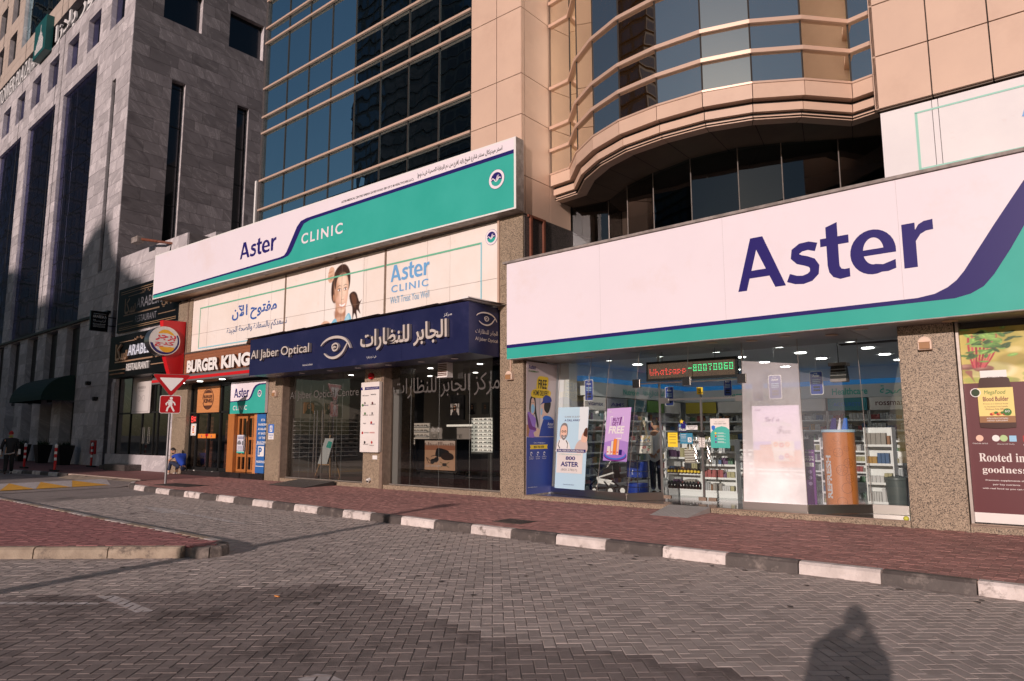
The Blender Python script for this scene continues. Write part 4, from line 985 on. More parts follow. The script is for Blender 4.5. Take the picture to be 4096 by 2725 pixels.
for i in range(len(P0)-1):
    for j in range(len(BZ)-1):
        a, b = P0[i], P0[i+1]; e = (b-a).normalized()*.012; n = Vector((-e.y, e.x)).normalized(); t = [_rp(-.004, .004) for _ in range(3)]
        c, f = a+e, b-e
        MB().quad((c.x+n.x*t[0], c.y+n.y*t[0], BZ[j]), (f.x+n.x*t[1], f.y+n.y*t[1], BZ[j]), (f.x+n.x*(t[1]+t[2]), f.y+n.y*(t[1]+t[2]), BZ[j+1]), (c.x+n.x*(t[0]+t[2]), c.y+n.y*(t[0]+t[2]), BZ[j+1])).build('bay_pane', M_bay, tow)
Pm = inn(-.02)
for z in BZ[1:]: bayband('bay_transom', -.03, z-.04, z+.04, M_mull, .1, .0005)
for p in P0[1:-1]: MB().cyl((p.x, p.y, 8.37), (p.x, p.y, 14.3), .018, n=6).build('bay_mullion', M_joint, tow)
MB().add([(p.x, p.y, 14.33) for p in inn(.0)]+[(-2.4, 17, 14.33), (-10.4, 17, 14.33)], [tuple(range(len(P2)+2))]).build('bay_lid', M_peach, tow)
q = MB(); PB = inn(.35)
for a, b in zip(PB[:-1], PB[1:]): q.quad((a.x, a.y, 7.75), (b.x, b.y, 7.75), (b.x, b.y, 14.3), (a.x, a.y, 14.3))
q.build('bay_backing', M_black, tow)
box(-10.35, -2.5, 15.9, 16.2, 14.3, 24).build('upper_wall', M_peach, tow)
# right hand block
box(-2.42, 6, W+.06, 20, 7.3, 24).build('block_core', M_joint, tow)
rc = tile_cells([-2.48, -1.61, -.76, .1, .96, 1.82, 2.7, 3.6], [7.26, 8.23, 9.2, 10.2, 11.2, 12.3, 13.4, 14.5, 15.6], [], .022)
pieces('cladding_panel', [(((a+b)/2, W+.03, (c+d)/2), (b-a, .06, d-c), 0) for a, b, c, d in rc], M_peach, tow)
for a, b in zip([-2.48, -1.61, -.76, .1, .96, 1.82, 2.7], [-1.61, -.76, .1, .96, 1.82, 2.7, 3.6]): box(a+.011, b-.011, W+.06, W+.3, 7.24, 7.29).build('soffit_panel', M_soffit, tow)
box(-2.48, -2.42, W+.0, 16, 7.26, 24).build('block_side', M_peach, tow)

# podium: granite piers, plinths, slabs
pod = thing('shop_podium', 'brown speckled granite ground floor that holds the shops', 'building', (-14, W, 0))
def slab(x0, x1, y0, y1, z0, z1, nm='granite_slab', mat=M_granite): return box(x0, x1, y0, y1, z0, z1).build(nm, mat, pod)
def pier(x0, x1, z1, cuts, y1=14.3, y0=W):
    zz = [.0]+cuts+[z1]
    for c, d in zip(zz[:-1], zz[1:]): slab(x0, x1, y0, y1, c+.002, d-.004)
pier(-2.40, -1.60, 3.42, []); pier(-11.13, -10.40, 7.03, [2.25, 3.6, 5.3], 15.2); pier(-16.33, -15.55, 3.6, [1.1]); pier(-21.46, -20.62, 3.6, [2.25]); pier(-28.3, -27.15, 6.95, [2.3, 3.6, 5.2])
for x0, x1 in ((-10.39, -2.41), (-15.5, -11.14), (-20.6, -16.34)): slab(x0, x1, W-.0, W+.28, .0, .21 if x0 > -11 else .24, 'plinth_stone')
slab(-1.59, 3.5, W, W+.2, .0, .24, 'plinth_stone')
for x0, x1 in ((-10.39, -2.41), (-1.59, 3.5)): box(x0, x1, W-.012, W+.03, .213, .235).build('brass_trim', M_bronze, pod)
slab(-10.4, -2.4, W+.29, 14.4, .0, .205, 'floor_ledge', M_ledge)
slab(-20.6, -11.14, W+.29, 22, .0, .235, 'floor_ledge', M_ledge)
# side of the pier above the pharmacy sign and red pipes
box(-10.42, -10.38, 13.1, 15.2, 5.6, 7.04).build('side_slab', M_granite_d, pod)
for y in (13.27, 13.8): box(-10.37, -10.31, y, y+.07, 5.5, 7.0).build('red_pipe', M_rust, pod)
box(-10.37, -10.32, 13.2, 13.9, 6.97, 7.03).build('red_pipe', M_rust, pod)
box(-23, -10.45, W+.5, 25, 6.2, 7.0).build('podium_slab', M_dwall, pod)
box(-29, 4, 25, 25.2, 0, 24).build('rear_wall', M_dwall, pod)
box(3.6, 3.9, W, 25, 0, 24).build('far_wall', M_granite, pod)
box(-28.4, -23, W+.8, 25, 7.0, 7.1).build('podium_roof', M_dwall, pod)
box(-10.4, 3.6, W+.1, 20, 5.15, 5.25).build('sign_deck', M_dwall, pod)
# window boards above the optician
WB = W+.04
bd = thing('clinic_window_boards', 'long band of white window boards with the smiling girl advert under the clinic sign', 'billboard', (-19, WB, 4.7))
xs_ = [-27.4, -25.95, -25.23, -23.76, -23.02, -21.56, -20.70, -18.46, -17.6, -16.42, -15.56, -13.81, -12.93, -11.2]
for a, b in zip(xs_[:-1], xs_[1:]):
    for c, e in ((4.75, 5.52), (5.53, 7.0)):
        box(a+.004, b-.004, WB+_rp(0, .006), WB+.05, c, e).build('board_panel', M_board, bd)
box(-27.5, -27.42, W-.02, WB+.1, 4.7, 7.0).build('edge_frame', M_bronze, bd); box(-11.2, -11.14, W-.03, WB+.1, 4.7, 7.0).build('edge_frame', M_mull, bd)
for x in (-20.70, -15.56): box(x-.04, x+.04, WB-.015, WB+.05, 4.75, 7.0).build('post', M_bronze, bd)
box(-27.4, -11.2, WB+.06, WB+.3, 4.7, 7.0).build('backing', M_dirty, bd)
bp = Pan((-27.4, WB-.004, 4.75), (-11.2, WB-.004, 4.75), (-11.2, WB-.004, 7.0), (-27.4, WB-.004, 7.0), (-27.4, -11.2), (4.75, 7.0))
M_gline = flat('faded green print line', (.16, .50, .33), .5); M_bprint = flat('faded blue print', (.16, .40, .72), .5); M_bprint2 = flat('strong blue print', (.03, .11, .42), .5)
for r_ in (rect(-26.56, 6.50, -11.78, 6.55), rect(-26.58, 4.95, -26.54, 6.55)): sheet(bp, r_, M_gline, 'line', bd)
for r_ in (rect(-26.58, 4.93, -11.78, 4.97), rect(-11.82, 4.95, -11.78, 6.55)): sheet(bp, r_, flat('faded aqua print line', (.28, .62, .72), .5), 'line', bd, .0035)
logo(bp, -15.31, 5.99, -13.72, 6.47, M_bprint, bd); write(bp, 'CLINIC', -15.28, 5.67, -13.75, 5.88, M_bprint, bd, bold=.012, track=.12); write(bp, "We'll Treat You Well", -15.32, 5.35, -13.71, 5.56, flat('thin blue print', (.22, .42, .62), .5), bd)
write(bp, 'مفتوح الآن', -24.13, 5.68, -21.2, 6.3, M_bprint2, bd, bold=.02, each=True); write(bp, 'نسعدكم بالسعادة والصحة الجيدة', -24.45, 5.22, -20.56, 5.56, flat('slate blue print', (.08, .14, .30), .5), bd, bold=.004)
lg = lambda pan, cx, cz, r, root, ring=M_signwhite: [sheet(pan, ell(cx, cz, r*1.03, r*1.03, 32), M_navytext, 'emblem_rim', root, .004), sheet(pan, ell(cx, cz, r, r, 32), ring, 'emblem_ring', root, .0055), sheet(pan, ell(cx, cz, r*.72, r*.72, 32), M_teal, 'emblem_disc', root, .007), sheet(pan, ell(cx, cz, r*.72, r*.72, 24, -10, 190), M_navytext, 'emblem_half', root, .0085), stroke(pan, [(cx+r*(-.7+1.25*t), cz+r*(.18*math.sin(t*9)-.05)) for t in [i/18 for i in range(19)]], r*.10, ring, 'emblem_wave', root, .010), write(pan, '\U0001D4DC', cx-r*.25, cz-r*.15, cx+r*.42, cz+r*.42, ring, root, d=.0115)]
lg(bp, -11.45, 6.62, .2, bd)
# the girl
gp = thing('girl_advert', 'faded picture of a smiling girl with a pigtail peeking round the board', 'poster', (-17.6, WB-.006, 4.8))
hr, hr2, sk, skl, sks, skd = (.045, .020, .014), (.16, .07, .04), (.70, .46, .33), (.92, .74, .60), (.50, .27, .17), (.28, .12, .075)
ly = [('s', [(.20, .0), (.20, .98), (.90, .98), (.95, .0)], (.88, .84, .80), .25, .5),
 ('s', [(.70, .50), (.78, .54), (.86, .50), (.92, .38), (.97, .40), (.92, .30), (.95, .20), (.87, .26), (.89, .10), (.82, .22), (.78, .12), (.77, .30), (.72, .40)], hr, .025), ('s', [(.74, .50), (.80, .50), (.86, .42), (.84, .30), (.78, .36)], hr2, .05, .7),
 ('s', [(.30, .48), (.28, .66), (.33, .85), (.44, .96), (.58, .97), (.68, .88), (.71, .70), (.66, .56), (.5, .52), (.38, .42)], hr, .03), ('s', [(.40, .86), (.48, .94), (.60, .93), (.66, .84), (.52, .88)], hr2, .06, .8),
 ('s', [(.38, .20), (.42, .40), (.60, .40), (.62, .20), (.60, .05), (.40, .04)], sks, .04), ('s', [(.40, .12), (.46, .24), (.56, .22), (.58, .08)], sk, .08, .7),
 ('s', [(.24, .0), (.30, .13), (.40, .19), (.47, .08), (.56, .07), (.62, .18), (.70, .24), (.76, .14), (.74, .0)], (.22, .52, .70), .02), ('s', [(.58, .05), (.64, .18), (.70, .20), (.70, .02)], (.45, .75, .88), .06, .8),
 ('s', [(.355, .72), (.375, .50), (.42, .33), (.50, .25), (.58, .27), (.645, .40), (.675, .60), (.66, .78), (.56, .87), (.43, .85)], sk, .02),
 ('e', (.555, .60, .085, .20, 0), skl, .12, .8), ('e', (.40, .55, .05, .22, .1), sks, .10, .7), ('e', (.455, .47, .05, .05, 0), (.86, .56, .44), .08, .5), ('e', (.615, .47, .04, .05, 0), (.86, .56, .44), .08, .5), ('e', (.54, .29, .06, .03, 0), skl, .05, .6), ('e', (.53, .75, .10, .06, 0), skl, .08, .6),
 ('s', [(.35, .74), (.38, .62), (.41, .76), (.50, .84), (.62, .82), (.69, .66), (.70, .84), (.58, .94), (.42, .92)], hr, .03, .95), ('s', [(.48, .82), (.56, .85), (.66, .78), (.60, .80)], hr2, .03, .8),
 ('e', (.345, .50, .022, .05, .1), sks, .02), ('e', (.335, .49, .01, .03, .1), skd, .02, .7)]
for cx in (.465, .605):
    ly += [('e', (cx, .607, .048, .030, 0), sks, .03, .55), ('e', (cx, .602, .034, .016, 0), (.95, .93, .92), .008), ('e', (cx+.004, .604, .015, .018, 0), (.10, .05, .03), .006), ('e', (cx+.009, .609, .004, .005, 0), (1, 1, 1), .004), ('s', [(cx-.042, .606), (cx-.02, .622), (cx+.02, .622), (cx+.04, .606), (cx+.02, .615), (cx-.02, .615)], (.05, .02, .02), .010), ('s', [(cx-.05, .648), (cx, .672), (cx+.05, .652), (cx, .662)], hr, .014, .9), ('e', (cx, .582, .035, .006, 0), sks, .012, .6)]
ly += [('s', [(.530, .60), (.545, .50), (.528, .46), (.545, .455), (.56, .50)], sks, .03, .45), ('e', (.555, .475, .022, .018, 0), skl, .02, .7), ('e', (.537, .455, .010, .006, 0), skd, .008, .8), ('e', (.572, .455, .008, .006, 0), skd, .008, .8),
 ('s', [(.460, .398), (.50, .385), (.55, .392), (.60, .388), (.630, .402), (.60, .352), (.55, .332), (.50, .345)], (.72, .33, .28), .012), ('s', [(.475, .390), (.55, .380), (.615, .392), (.59, .358), (.55, .348), (.505, .358)], (.97, .95, .92), .008), ('e', (.545, .315, .04, .008, 0), sks, .015, .5), ('s', [(.445, .42), (.45, .38), (.46, .36), (.455, .40)], skd, .012, .5),
 ('s', [(.36, .30), (.44, .28), (.56, .235), (.62, .30), (.62, .22), (.5, .2), (.38, .22)], skd, .05, .45),
 ('s', [(.20, .88), (.24, .97), (.33, .95), (.34, .84), (.31, .76), (.24, .74), (.19, .80)], sk, .02), ('e', (.25, .90, .05, .012, .2), sks, .02, .8), ('e', (.26, .84, .05, .012, .2), sks, .02, .8), ('e', (.27, .79, .04, .012, .2), sks, .02, .8),
 ('s', [(.06, .02), (.05, .13), (.15, .18), (.27, .14), (.30, .03), (.18, -.02)], sk, .02), ('e', (.14, .13, .07, .010, .15), sks, .02, .8), ('e', (.14, .09, .07, .010, .15), sks, .02, .8), ('e', (.15, .05, .06, .010, .15), sks, .02, .8)]
paint(bp, gp, 'printed_portrait', (-18.75, 4.79, -16.55, 6.93), 150, 150, (.86, .80, .76), ly, .006)
for r_ in (rect(-18.75, 6.50, -16.55, 6.55),): sheet(bp, r_, M_gline, 'line', gp, .0085)
for x_ in (-18.46, -17.6): sheet(bp, rect(x_-.006, 4.79, x_+.006, 6.93), M_bronze, 'board_joint', gp, .0085)
sheet(bp, rect(-18.75, 5.52, -16.55, 5.53), M_bronze, 'board_joint', gp, .0085)

# clinic sign
ca_, cb_ = Vector((-28.95, 12.28, 0)), Vector((-10.33, 12.72, 0)); Z0, Z1 = 7.05, 8.88
def cs(z): return [(ca_.x, ca_.y, z), (cb_.x, cb_.y, z)]
clin = thing('clinic_sign', 'long white and teal clinic signboard above the optician', 'sign', (-19, 12.5, Z0))
nrm = (cb_-ca_).normalized(); nb = Vector((-nrm.y, nrm.x, 0))
q = MB(); A0 = [ca_, cb_, cb_+nb*.3, ca_+nb*.3]; q.hull([(p.x, p.y, Z0+.0) for p in A0], [(p.x, p.y, Z1) for p in A0]); q.build('box', M_dirty, clin)
cpn = Pan((ca_.x, ca_.y, Z0), (cb_.x, cb_.y, Z0), (cb_.x, cb_.y, Z1), (ca_.x, ca_.y, Z1), (-28.95, -10.33), (Z0, Z1))
sheet(cpn, rect(-28.95, Z0, -10.33, Z1), M_white, 'edge_frame', clin, .006, .012)
sheet(cpn, rect(-28.90, Z0+.04, -10.39, Z1-.04), M_signwhite, 'white_film', clin, .019)
# measured heights were read against z 6.97..8.8 ; small shift
teal = [(-28.90, Z0+.04), (-10.39, Z0+.04), (-10.39, 8.46), (-18.55, 8.36), (-18.88, 8.30), (-19.05, 8.12), (-19.50, 7.50), (-19.66, 7.38), (-19.95, 7.33), (-28.90, 7.20)]
navy = [(-28.90, 7.20), (-19.95, 7.33), (-19.66, 7.38), (-19.50, 7.50), (-19.05, 8.12), (-18.88, 8.30), (-18.55, 8.36), (-10.39, 8.46), (-10.39, 8.56), (-18.75, 8.46), (-19.05, 8.42), (-19.25, 8.27), (-19.78, 7.52), (-19.90, 7.43), (-20.1, 7.40), (-28.90, 7.25)]
sheet(cpn, teal, M_teal, 'teal_band', clin, .0215); sheet(cpn, navy, M_navy, 'navy_stripe', clin, .0235)
logo(cpn, -22.55, 7.70, -20.38, 8.28, M_navytext, clin, .024); write(cpn, 'CLINIC', -18.98, 7.63, -16.92, 7.97, M_signwhite, clin, d=.026, bold=.018, track=.14, each=True)
write(cpn, 'ASTER MEDICAL CENTRE SHIEKH ZAYED ROAD (BR OF D M HEALTHCARE LLC)', -17.02, 8.56, -13.9, 8.645, M_black, clin, d=.024, bold=.01)
write(cpn, 'استر ميديكال سنتر شارع شيخ زايد (فرع من دم للرعاية الصحية ش.ذ.م.م)', -13.75, 8.58, -10.75, 8.76, M_black, clin, d=.024, bold=.01, each=True)
lg(Pan(*[p+cpn.n*.024 for p in cpn.c], cpn.a, cpn.b), -10.93, 7.92, .245, clin)
for k, x in enumerate((-27.2, -25.4, -23.5, -21.6, -19.7, -17.8, -15.9, -14.0, -12.1)):
    f0 = (x-ca_.x)/(cb_.x-ca_.x); y0_ = ca_.y+(cb_.y-ca_.y)*f0
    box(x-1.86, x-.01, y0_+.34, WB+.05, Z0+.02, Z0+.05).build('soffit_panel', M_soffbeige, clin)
box(-28.3, -10.5, WB-.02, WB+.4, Z0-.02, Z1-.1).build('rear_frame', M_dirty, clin)

# optician fascia
YJ = 11.95
aj = thing('optician_sign', 'dark navy fascia box with raised silver optician name in two scripts and an eye', 'sign', (-16, YJ, 3.5))
for a, b in zip([-20.8, -18.3, -15.9, -13.5], [-18.3, -15.9, -13.5, -11.16]):
    MB().hull([(a+.002, YJ, 3.5), (b-.002, YJ, 3.54 if b > -12 else 3.5), (b-.002, W-.002, 3.52), (a+.002, W-.002, 3.5)], [(a+.002, YJ, 4.66+(a+20.8)*.011), (b-.002, YJ, 4.66+(b+20.8)*.011), (b-.002, W-.002, 4.74), (a+.002, W-.002, 4.70)]).build('box_section', M_ajnavy, aj)
jt = MB()
xx = -22.9
jt.add([(-22.9, WB-.1, 4.80), (-20.8, YJ-.1, 4.69), (-11.1, YJ-.08, 4.80), (-10.9, W-.05, 4.82)], [(0, 1, 2, 3)])
for k in range(9):
    a = -20.9+k*1.1; jt.add([(a, YJ-.13, 4.70+k*.011), (a+1.12, YJ-.13-.02*(k % 3), 4.715+k*.011+.012*(k % 2)), (a+1.12, W-.02, 4.80), (a, W-.02, 4.80)], [(0, 1, 2, 3)])
jt.build('crooked_top_sheet', M_dirty, aj); box(-11.3, -11.1, YJ-.1, W, 4.79, 4.86).build('white_edge', M_white, aj)
jp = Pan((-20.8, YJ, 3.5), (-11.16, YJ, 3.5), (-11.16, YJ, 4.66), (-20.8, YJ, 4.66), (-20.8, -11.16), (3.5, 4.66))
write(jp, 'Al Jaber', -20.55, 3.93, -18.98, 4.28, M_silver, aj, th=.09, d=.02, each=True, sidemat=M_silverside, bold=.006); write(jp, 'Optical', -18.85, 3.93, -17.4, 4.28, M_silver, aj, th=.09, d=.02, each=True, sidemat=M_silverside, bold=.006)
write(jp, 'الجابر للنظارات', -15.05, 3.82, -11.78, 4.4, M_silver, aj, th=.09, d=.02, sidemat=M_silverside, bold=.02, each=True)
def eye(pan, cx, cz, sx, sz, mat, root, th, wd):
    def f(pts):
        o = []
        for i in range(len(pts)-1):
            p0, p1, p2, p3 = pts[max(i-1, 0)], pts[i], pts[i+1], pts[min(i+2, len(pts)-1)]
            for j in range(4): t = j/4; o.append(tuple(.5*((2*p1[c])+(-p0[c]+p2[c])*t+(2*p0[c]-5*p1[c]+4*p2[c]-p3[c])*t*t+(-p0[c]+3*p1[c]-3*p2[c]+p3[c])*t**3) for c in (0, 1)))
        return [(cx+x*sx, cz+y*sz) for x, y in o+[pts[-1]]]
    def ws(k, n): return [wd*(.4+.85*math.sin(math.pi*i/(n-1))) for i in range(n)]
    stroke(pan, f([(-.5, .15), (-.42, .30), (-.25, .45), (-.05, .5), (.15, .46), (.32, .33), (.43, .12), (.5, -.12)]), ws(0, 29), mat, 'eye_lid', root, .02, th)
    stroke(pan, f([(.42, .22), (.34, -.02), (.24, -.28), (.08, -.46), (-.08, -.5), (-.25, -.42), (-.38, -.24)]), ws(0, 25), mat, 'lower_lid', root, .02, th)
    stroke(pan, f([(-.12+.015, -.05), (-.1, .12), (.02, .19), (.09, .06), (.06, -.1), (-.03, -.16), (-.09, -.08), (-.04, .03), (.02, .0)]), wd*.7, mat, 'eye_pupil', root, .02, th)
eye(jp, -16.18, 4.05, 1.35, .58, M_silver, aj, .07, .06)
write(jp, 'مركز', -12.0, 4.47, -11.72, 4.56, M_white, aj); write(jp, 'Centre (L.L.C) Branch', -17.85, 3.62, -17.35, 3.68, M_white, aj); write(jp, 'ش ذ م م فرع', -14.9, 3.63, -14.5, 3.72, M_white, aj)
js = Pan((-11.155, YJ, 3.52), (-11.155, W, 3.52), (-11.155, W, 4.72), (-11.155, YJ, 4.72), (YJ, W), (3.52, 4.72))
eye(js, 12.56, 4.4, .75, .3, M_silver, aj, .004, .03); write(js, 'الجابر للنظارات', 12.17, 4.0, 12.98, 4.14, M_silver, aj); write(js, 'Al Jaber Optical', 12.17, 3.83, 12.98, 3.94, M_silver, aj)
for x in (-19.9, -18.6, -17.2, -15.9, -14.6, -13.3, -12.1):
    MB().cyl((x, 12.45, 3.488), (x, 12.45, 3.5), .09, n=16).build('downlight', M_white, aj)

# big pharmacy sign
ba, bb = (-10.66, 12.75), (3.4, 12.2); BZ0, BZ1 = 3.39, 5.73
big = thing('pharmacy_sign', 'huge white signboard with navy lettering and teal band over the pharmacy', 'sign', (-5, 12.6, BZ0))
q = MB(); q.hull([(ba[0], ba[1], BZ0+.002), (bb[0], bb[1], BZ0+.002), (bb[0], bb[1]+.2, BZ0+.002), (ba[0], ba[1]+.2, BZ0+.002)], [(ba[0], ba[1], BZ1), (bb[0], bb[1], BZ1), (bb[0], bb[1]+.2, BZ1), (ba[0], ba[1]+.2, BZ1)]); q.build('box', M_dirty, big)
gpn = Pan((ba[0], ba[1], BZ0), (bb[0], bb[1], BZ0), (bb[0], bb[1], BZ1), (ba[0], ba[1], BZ1), (ba[0], bb[0]), (BZ0, BZ1))
for sa, sb_ in ((ba[0], -7.95), (-7.95, -5.13), (-5.13, -2.15), (-2.15, .7), (.7, bb[0])): sheet(gpn, rect(sa+.0012, BZ0+.015, sb_-.0012, BZ1-.01), M_signwhite, 'white_film', big, .004)
x0 = ba[0]; x1 = bb[0]
teal = [(x0, BZ0+.018), (x1, BZ0+.018), (x1, 5.55), (.2, 5.5), (-.1, 5.3), (-.4, 4.85), (-.71, 4.32), (-.94, 3.97), (-1.08, 3.81), (-1.25, 3.72), (-1.46, 3.675), (x0, 3.67)]
navy = [(x0, 3.665), (-1.46, 3.675), (-1.25, 3.72), (-1.08, 3.81), (-.94, 3.97), (-.71, 4.32), (-.4, 4.85), (-.1, 5.3), (.2, 5.5), (x1, 5.55), (x1, 5.70), (.1, 5.66), (-.25, 5.52), (-.48, 5.30), (-.62, 5.10), (-.87, 4.74), (-1.31, 4.08), (-1.42, 3.95), (-1.54, 3.86), (-1.72, 3.78), (-1.96, 3.745), (x0, 3.745)]
sheet(gpn, teal, M_teal, 'teal_band', big, .0065); sheet(gpn, navy, M_navy, 'navy_stripe', big, .009)
logo(gpn, -4.87, 4.24, -1.67, 5.21, M_navytext, big)
for z in (1,): MB().hull([(ba[0]-.1, ba[1]-.05, BZ1+.0), (bb[0], bb[1]-.05, BZ1+.0), (bb[0], bb[1]+.35, BZ1+.0), (ba[0]-.1, ba[1]+.35, BZ1+.0)], [(ba[0]-.1, ba[1]-.05, BZ1+.05), (bb[0], bb[1]-.05, BZ1+.05), (bb[0], bb[1]+.35, BZ1+.08), (ba[0]-.1, ba[1]+.35, BZ1+.08)]).build('top_capping', M_dirty, big)
for k in range(9):
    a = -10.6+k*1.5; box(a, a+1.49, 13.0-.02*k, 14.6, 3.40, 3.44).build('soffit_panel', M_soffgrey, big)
    MB().hull([(a, ba[1]+.2-.0391*(k*1.5), 3.395), (a+1.49, ba[1]+.2-.0391*(k*1.5+1.5), 3.395), (a+1.49, 13.02-.02*k, 3.395), (a, 13.02-.02*k, 3.395)], [(a, ba[1]+.2-.0391*(k*1.5), 3.41), (a+1.49, ba[1]+.2-.0391*(k*1.5+1.5), 3.41), (a+1.49, 13.02-.02*k, 3.41), (a, 13.02-.02*k, 3.41)]).build('soffit_strip', M_soffgrey, big)
for x, y in ((-9.6, 13.0), (-8.2, 12.98), (-7, 12.96), (-5.6, 12.92), (-4.2, 12.9), (-2.9, 12.85), (-1.6, 12.8), (-8.9, 13.6), (-4.9, 13.15), (-3.5, 13.3)):
    MB().cyl((x, y, 3.385), (x, y, 3.394), .11, n=18).build('downlight', M_soffbeige, big)
# faded board above on the right
fb = thing('faded_window_board', 'faded white board with a thin green outline above the right end of the pharmacy sign', 'billboard', (0, 13.2, 5.8))
for a, b in ((-2.42, -1.645), (-1.635, -1.555), (-1.545, .9), (.91, 3.4)): box(a, b, 13.12, 13.17, 5.75, 7.2).build('board_panel', noisy('faded white sheet', (.78, .76, .77), (.72, .70, .72), .9, 6, .5, dirt=((.62, .48, .46), 1.3, .62, .9)), fb)
fp = Pan((-2.42, 13.116, 5.8), (3.4, 13.116, 5.8), (3.4, 13.116, 7.2), (-2.42, 13.116, 7.2), (-2.42, 3.4), (5.8, 7.2))
M_fg = flat('faded mint line', (.30, .62, .52), .5)
for r_ in (rect(-1.90, 6.03, -1.86, 7.06), rect(-1.90, 6.03, 3.0, 6.065), rect(-1.90, 7.03, 3.0, 7.06)): sheet(fp, r_, M_fg, 'line', fb)
logo(fp, -.45, 6.55, 1.3, 6.98, M_bprint, fb); write(fp, 'CLINIC', -.42, 6.3, 1.25, 6.45, M_bprint, fb, bold=.012, track=.1); write(fp, "We'll Treat You Well", -.44, 6.1, 1.25, 6.24, M_bprint, fb)
# ---------------------------------------------------------------- burger shop and clinic entrance
bk = thing('burger_shop', 'burger shop front with black framed glass, brick inside and a black stone step', 'shop front', (-25.7, 13.25, .13))
GY = 13.25
for i in range(9):
    a = -27.15+i*.71; 
    if a < -21.5: box(a+.003, min(a+.707, -21.47), W-.05, W+.45, .1, .32).build('step_stone', M_blackstone, bk)
box(-27.0, -24.3, W-.06, W-.02, .29, .325).build('worn_white_edge', noisy('chipped white edge', (.02, .02, .02), (.7, .68, .66), 3, 4, .6, contrast=(.56, .6)), bk)
frx = [-27.14, -26.62, -25.72, -24.84, -24.2]
q = MB()
for x in frx: q.box(x-.035, x+.035, GY-.05, GY+.05, .32, 3.5)
q.box(-27.14, -24.2, GY-.05, GY+.05, 2.42, 2.5); q.box(-27.14, -24.2, GY-.05, GY+.05, 3.42, 3.55); q.box(-27.14, -24.2, GY-.05, GY+.05, .32, .42)
q.build('window_frame', M_blackmetal, bk)
for a, b in zip(frx[:-1], frx[1:]):
    for c, d in ((.42, 2.42), (2.5, 3.42)): MB().quad((a+.035, GY, c), (b-.035, GY, c), (b-.035, GY, d), (a+.035, GY, d)).build('pane', M_shopd, bk)
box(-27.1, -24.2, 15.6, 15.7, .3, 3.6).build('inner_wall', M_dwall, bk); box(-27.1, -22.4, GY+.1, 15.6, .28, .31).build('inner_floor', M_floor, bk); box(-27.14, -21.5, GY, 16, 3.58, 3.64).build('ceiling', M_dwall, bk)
box(-26.9, -26.35, 13.78, 13.9, .31, 3.4).build('brick_mortar', M_mortar, bk); box(-24.75, -24.25, 13.78, 13.9, .31, 3.4).build('brick_mortar', M_mortar, bk); box(-26.2, -25.9, 14.2, 14.3, .31, 3.4).build('brick_mortar', M_mortar, bk)
its = []
for (xa, xb, yy) in ((-26.9, -26.35, 13.77), (-24.75, -24.25, 13.77), (-26.2, -25.9, 14.19)):
    for j in range(36):
        x = xa-(.12 if j % 2 else 0)
        while x < xb-.03:
            a, b = max(x, xa), min(x+.23, xb)
            if b-a > .04: its.append((((a+b)/2, yy+_rp(-.004, .004), .36+j*.084), (round(b-a-.012, 2), .04, .068), 0))
            x += .24
pieces('brick', its, M_brick, bk, 240)
for x, s in ((-25.76, -1), (-25.68, 1)):
    box(min(x, x+s*.62), max(x, x+s*.62), GY-.075, GY-.055, 1.5, 1.66).build('push_plate', M_orange, bk)
    box(x+s*.02-.03+(.0), x+s*.02+.06, GY-.079, GY-.0755, 1.57, 1.66).build('push_label', M_red, bk)
    MB().ball((x+s*.33, GY-.078, 1.575), (.025, .004, .04)).build('push_icon', M_dpurple, bk)
neon = Pan((-27.05, GY-.03, 2.1), (-26.65, GY-.03, 2.1), (-26.65, GY-.03, 2.35), (-27.05, GY-.03, 2.35))
ng = thing('neon_burger_sign', 'small red neon burger sign inside the left window of the burger shop', 'sign', (-26.9, GY-.03, 2.1))
for pts in ([(.05, .6), (.1, .95), (.3, .95), (.35, .6), (.05, .6)], [(.03, .45), (.38, .45)], [(.05, .3), (.12, .05), (.3, .05), (.35, .3)], [(.45, .75), (.95, .8)], [(.45, .5), (.95, .52)], [(.45, .25), (.95, .25)]): stroke(neon, pts, .08, M_ledred, 'neon_tube', ng, .01)

kp = Pan((-27.0, GY-.055, 1.6), (-26.6, GY-.055, 1.6), (-26.6, GY-.055, 2.05), (-27.0, GY-.055, 2.05))
kc = thing('burger_card', 'white playing card sticker with a red letter on the burger shop window', 'sticker', (-26.8, GY-.055, 1.6)); board(kp, kc, M_white, .006)
sheet(kp, ell(.5, .68, .22, .14, 20, 0, 180), M_orange, 'bun', kc); write(kp, 'K', .34, .38, .66, .64, M_red, kc, bold=.05); sheet(kp, ell(.5, .32, .22, .12, 20, 180, 360), M_orange, 'bun', kc)
for x, y in ((.1, .85), (.8, .85), (.1, .05), (.8, .05)): write(kp, 'K', x, y, x+.1, y+.1, M_black, kc)
mp_ = Pan((-26.6, GY-.07, 2.46), (-24.92, GY-.07, 2.46), (-24.92, GY-.07, 3.44), (-26.6, GY-.07, 3.44))
mbd = thing('burger_board', 'orange wood grain board with a brown round burger logo above the burger shop door', 'sign', (-25.8, GY-.07, 2.5)); board(mp_, mbd, M_woodl, .03)
M_brn = flat('brown print', (.09, .03, .015), .6)
stroke(mp_, [(.5+.24*math.cos(rad(a)), .52+.40*math.sin(rad(a))) for a in range(-160, 181, 10)], .03, M_brn, 'ring', mbd)
sheet(mp_, ell(.5, .72, .16, .15, 16, 10, 170), M_brn, 'bun', mbd); sheet(mp_, ell(.5, .30, .18, .16, 16, 190, 350), M_brn, 'bun', mbd)
write(mp_, 'BURGER', .30, .55, .70, .67, M_brn, mbd, bold=.04, d=.006); write(mp_, 'KING', .30, .37, .70, .53, M_brn, mbd, bold=.05, d=.006)
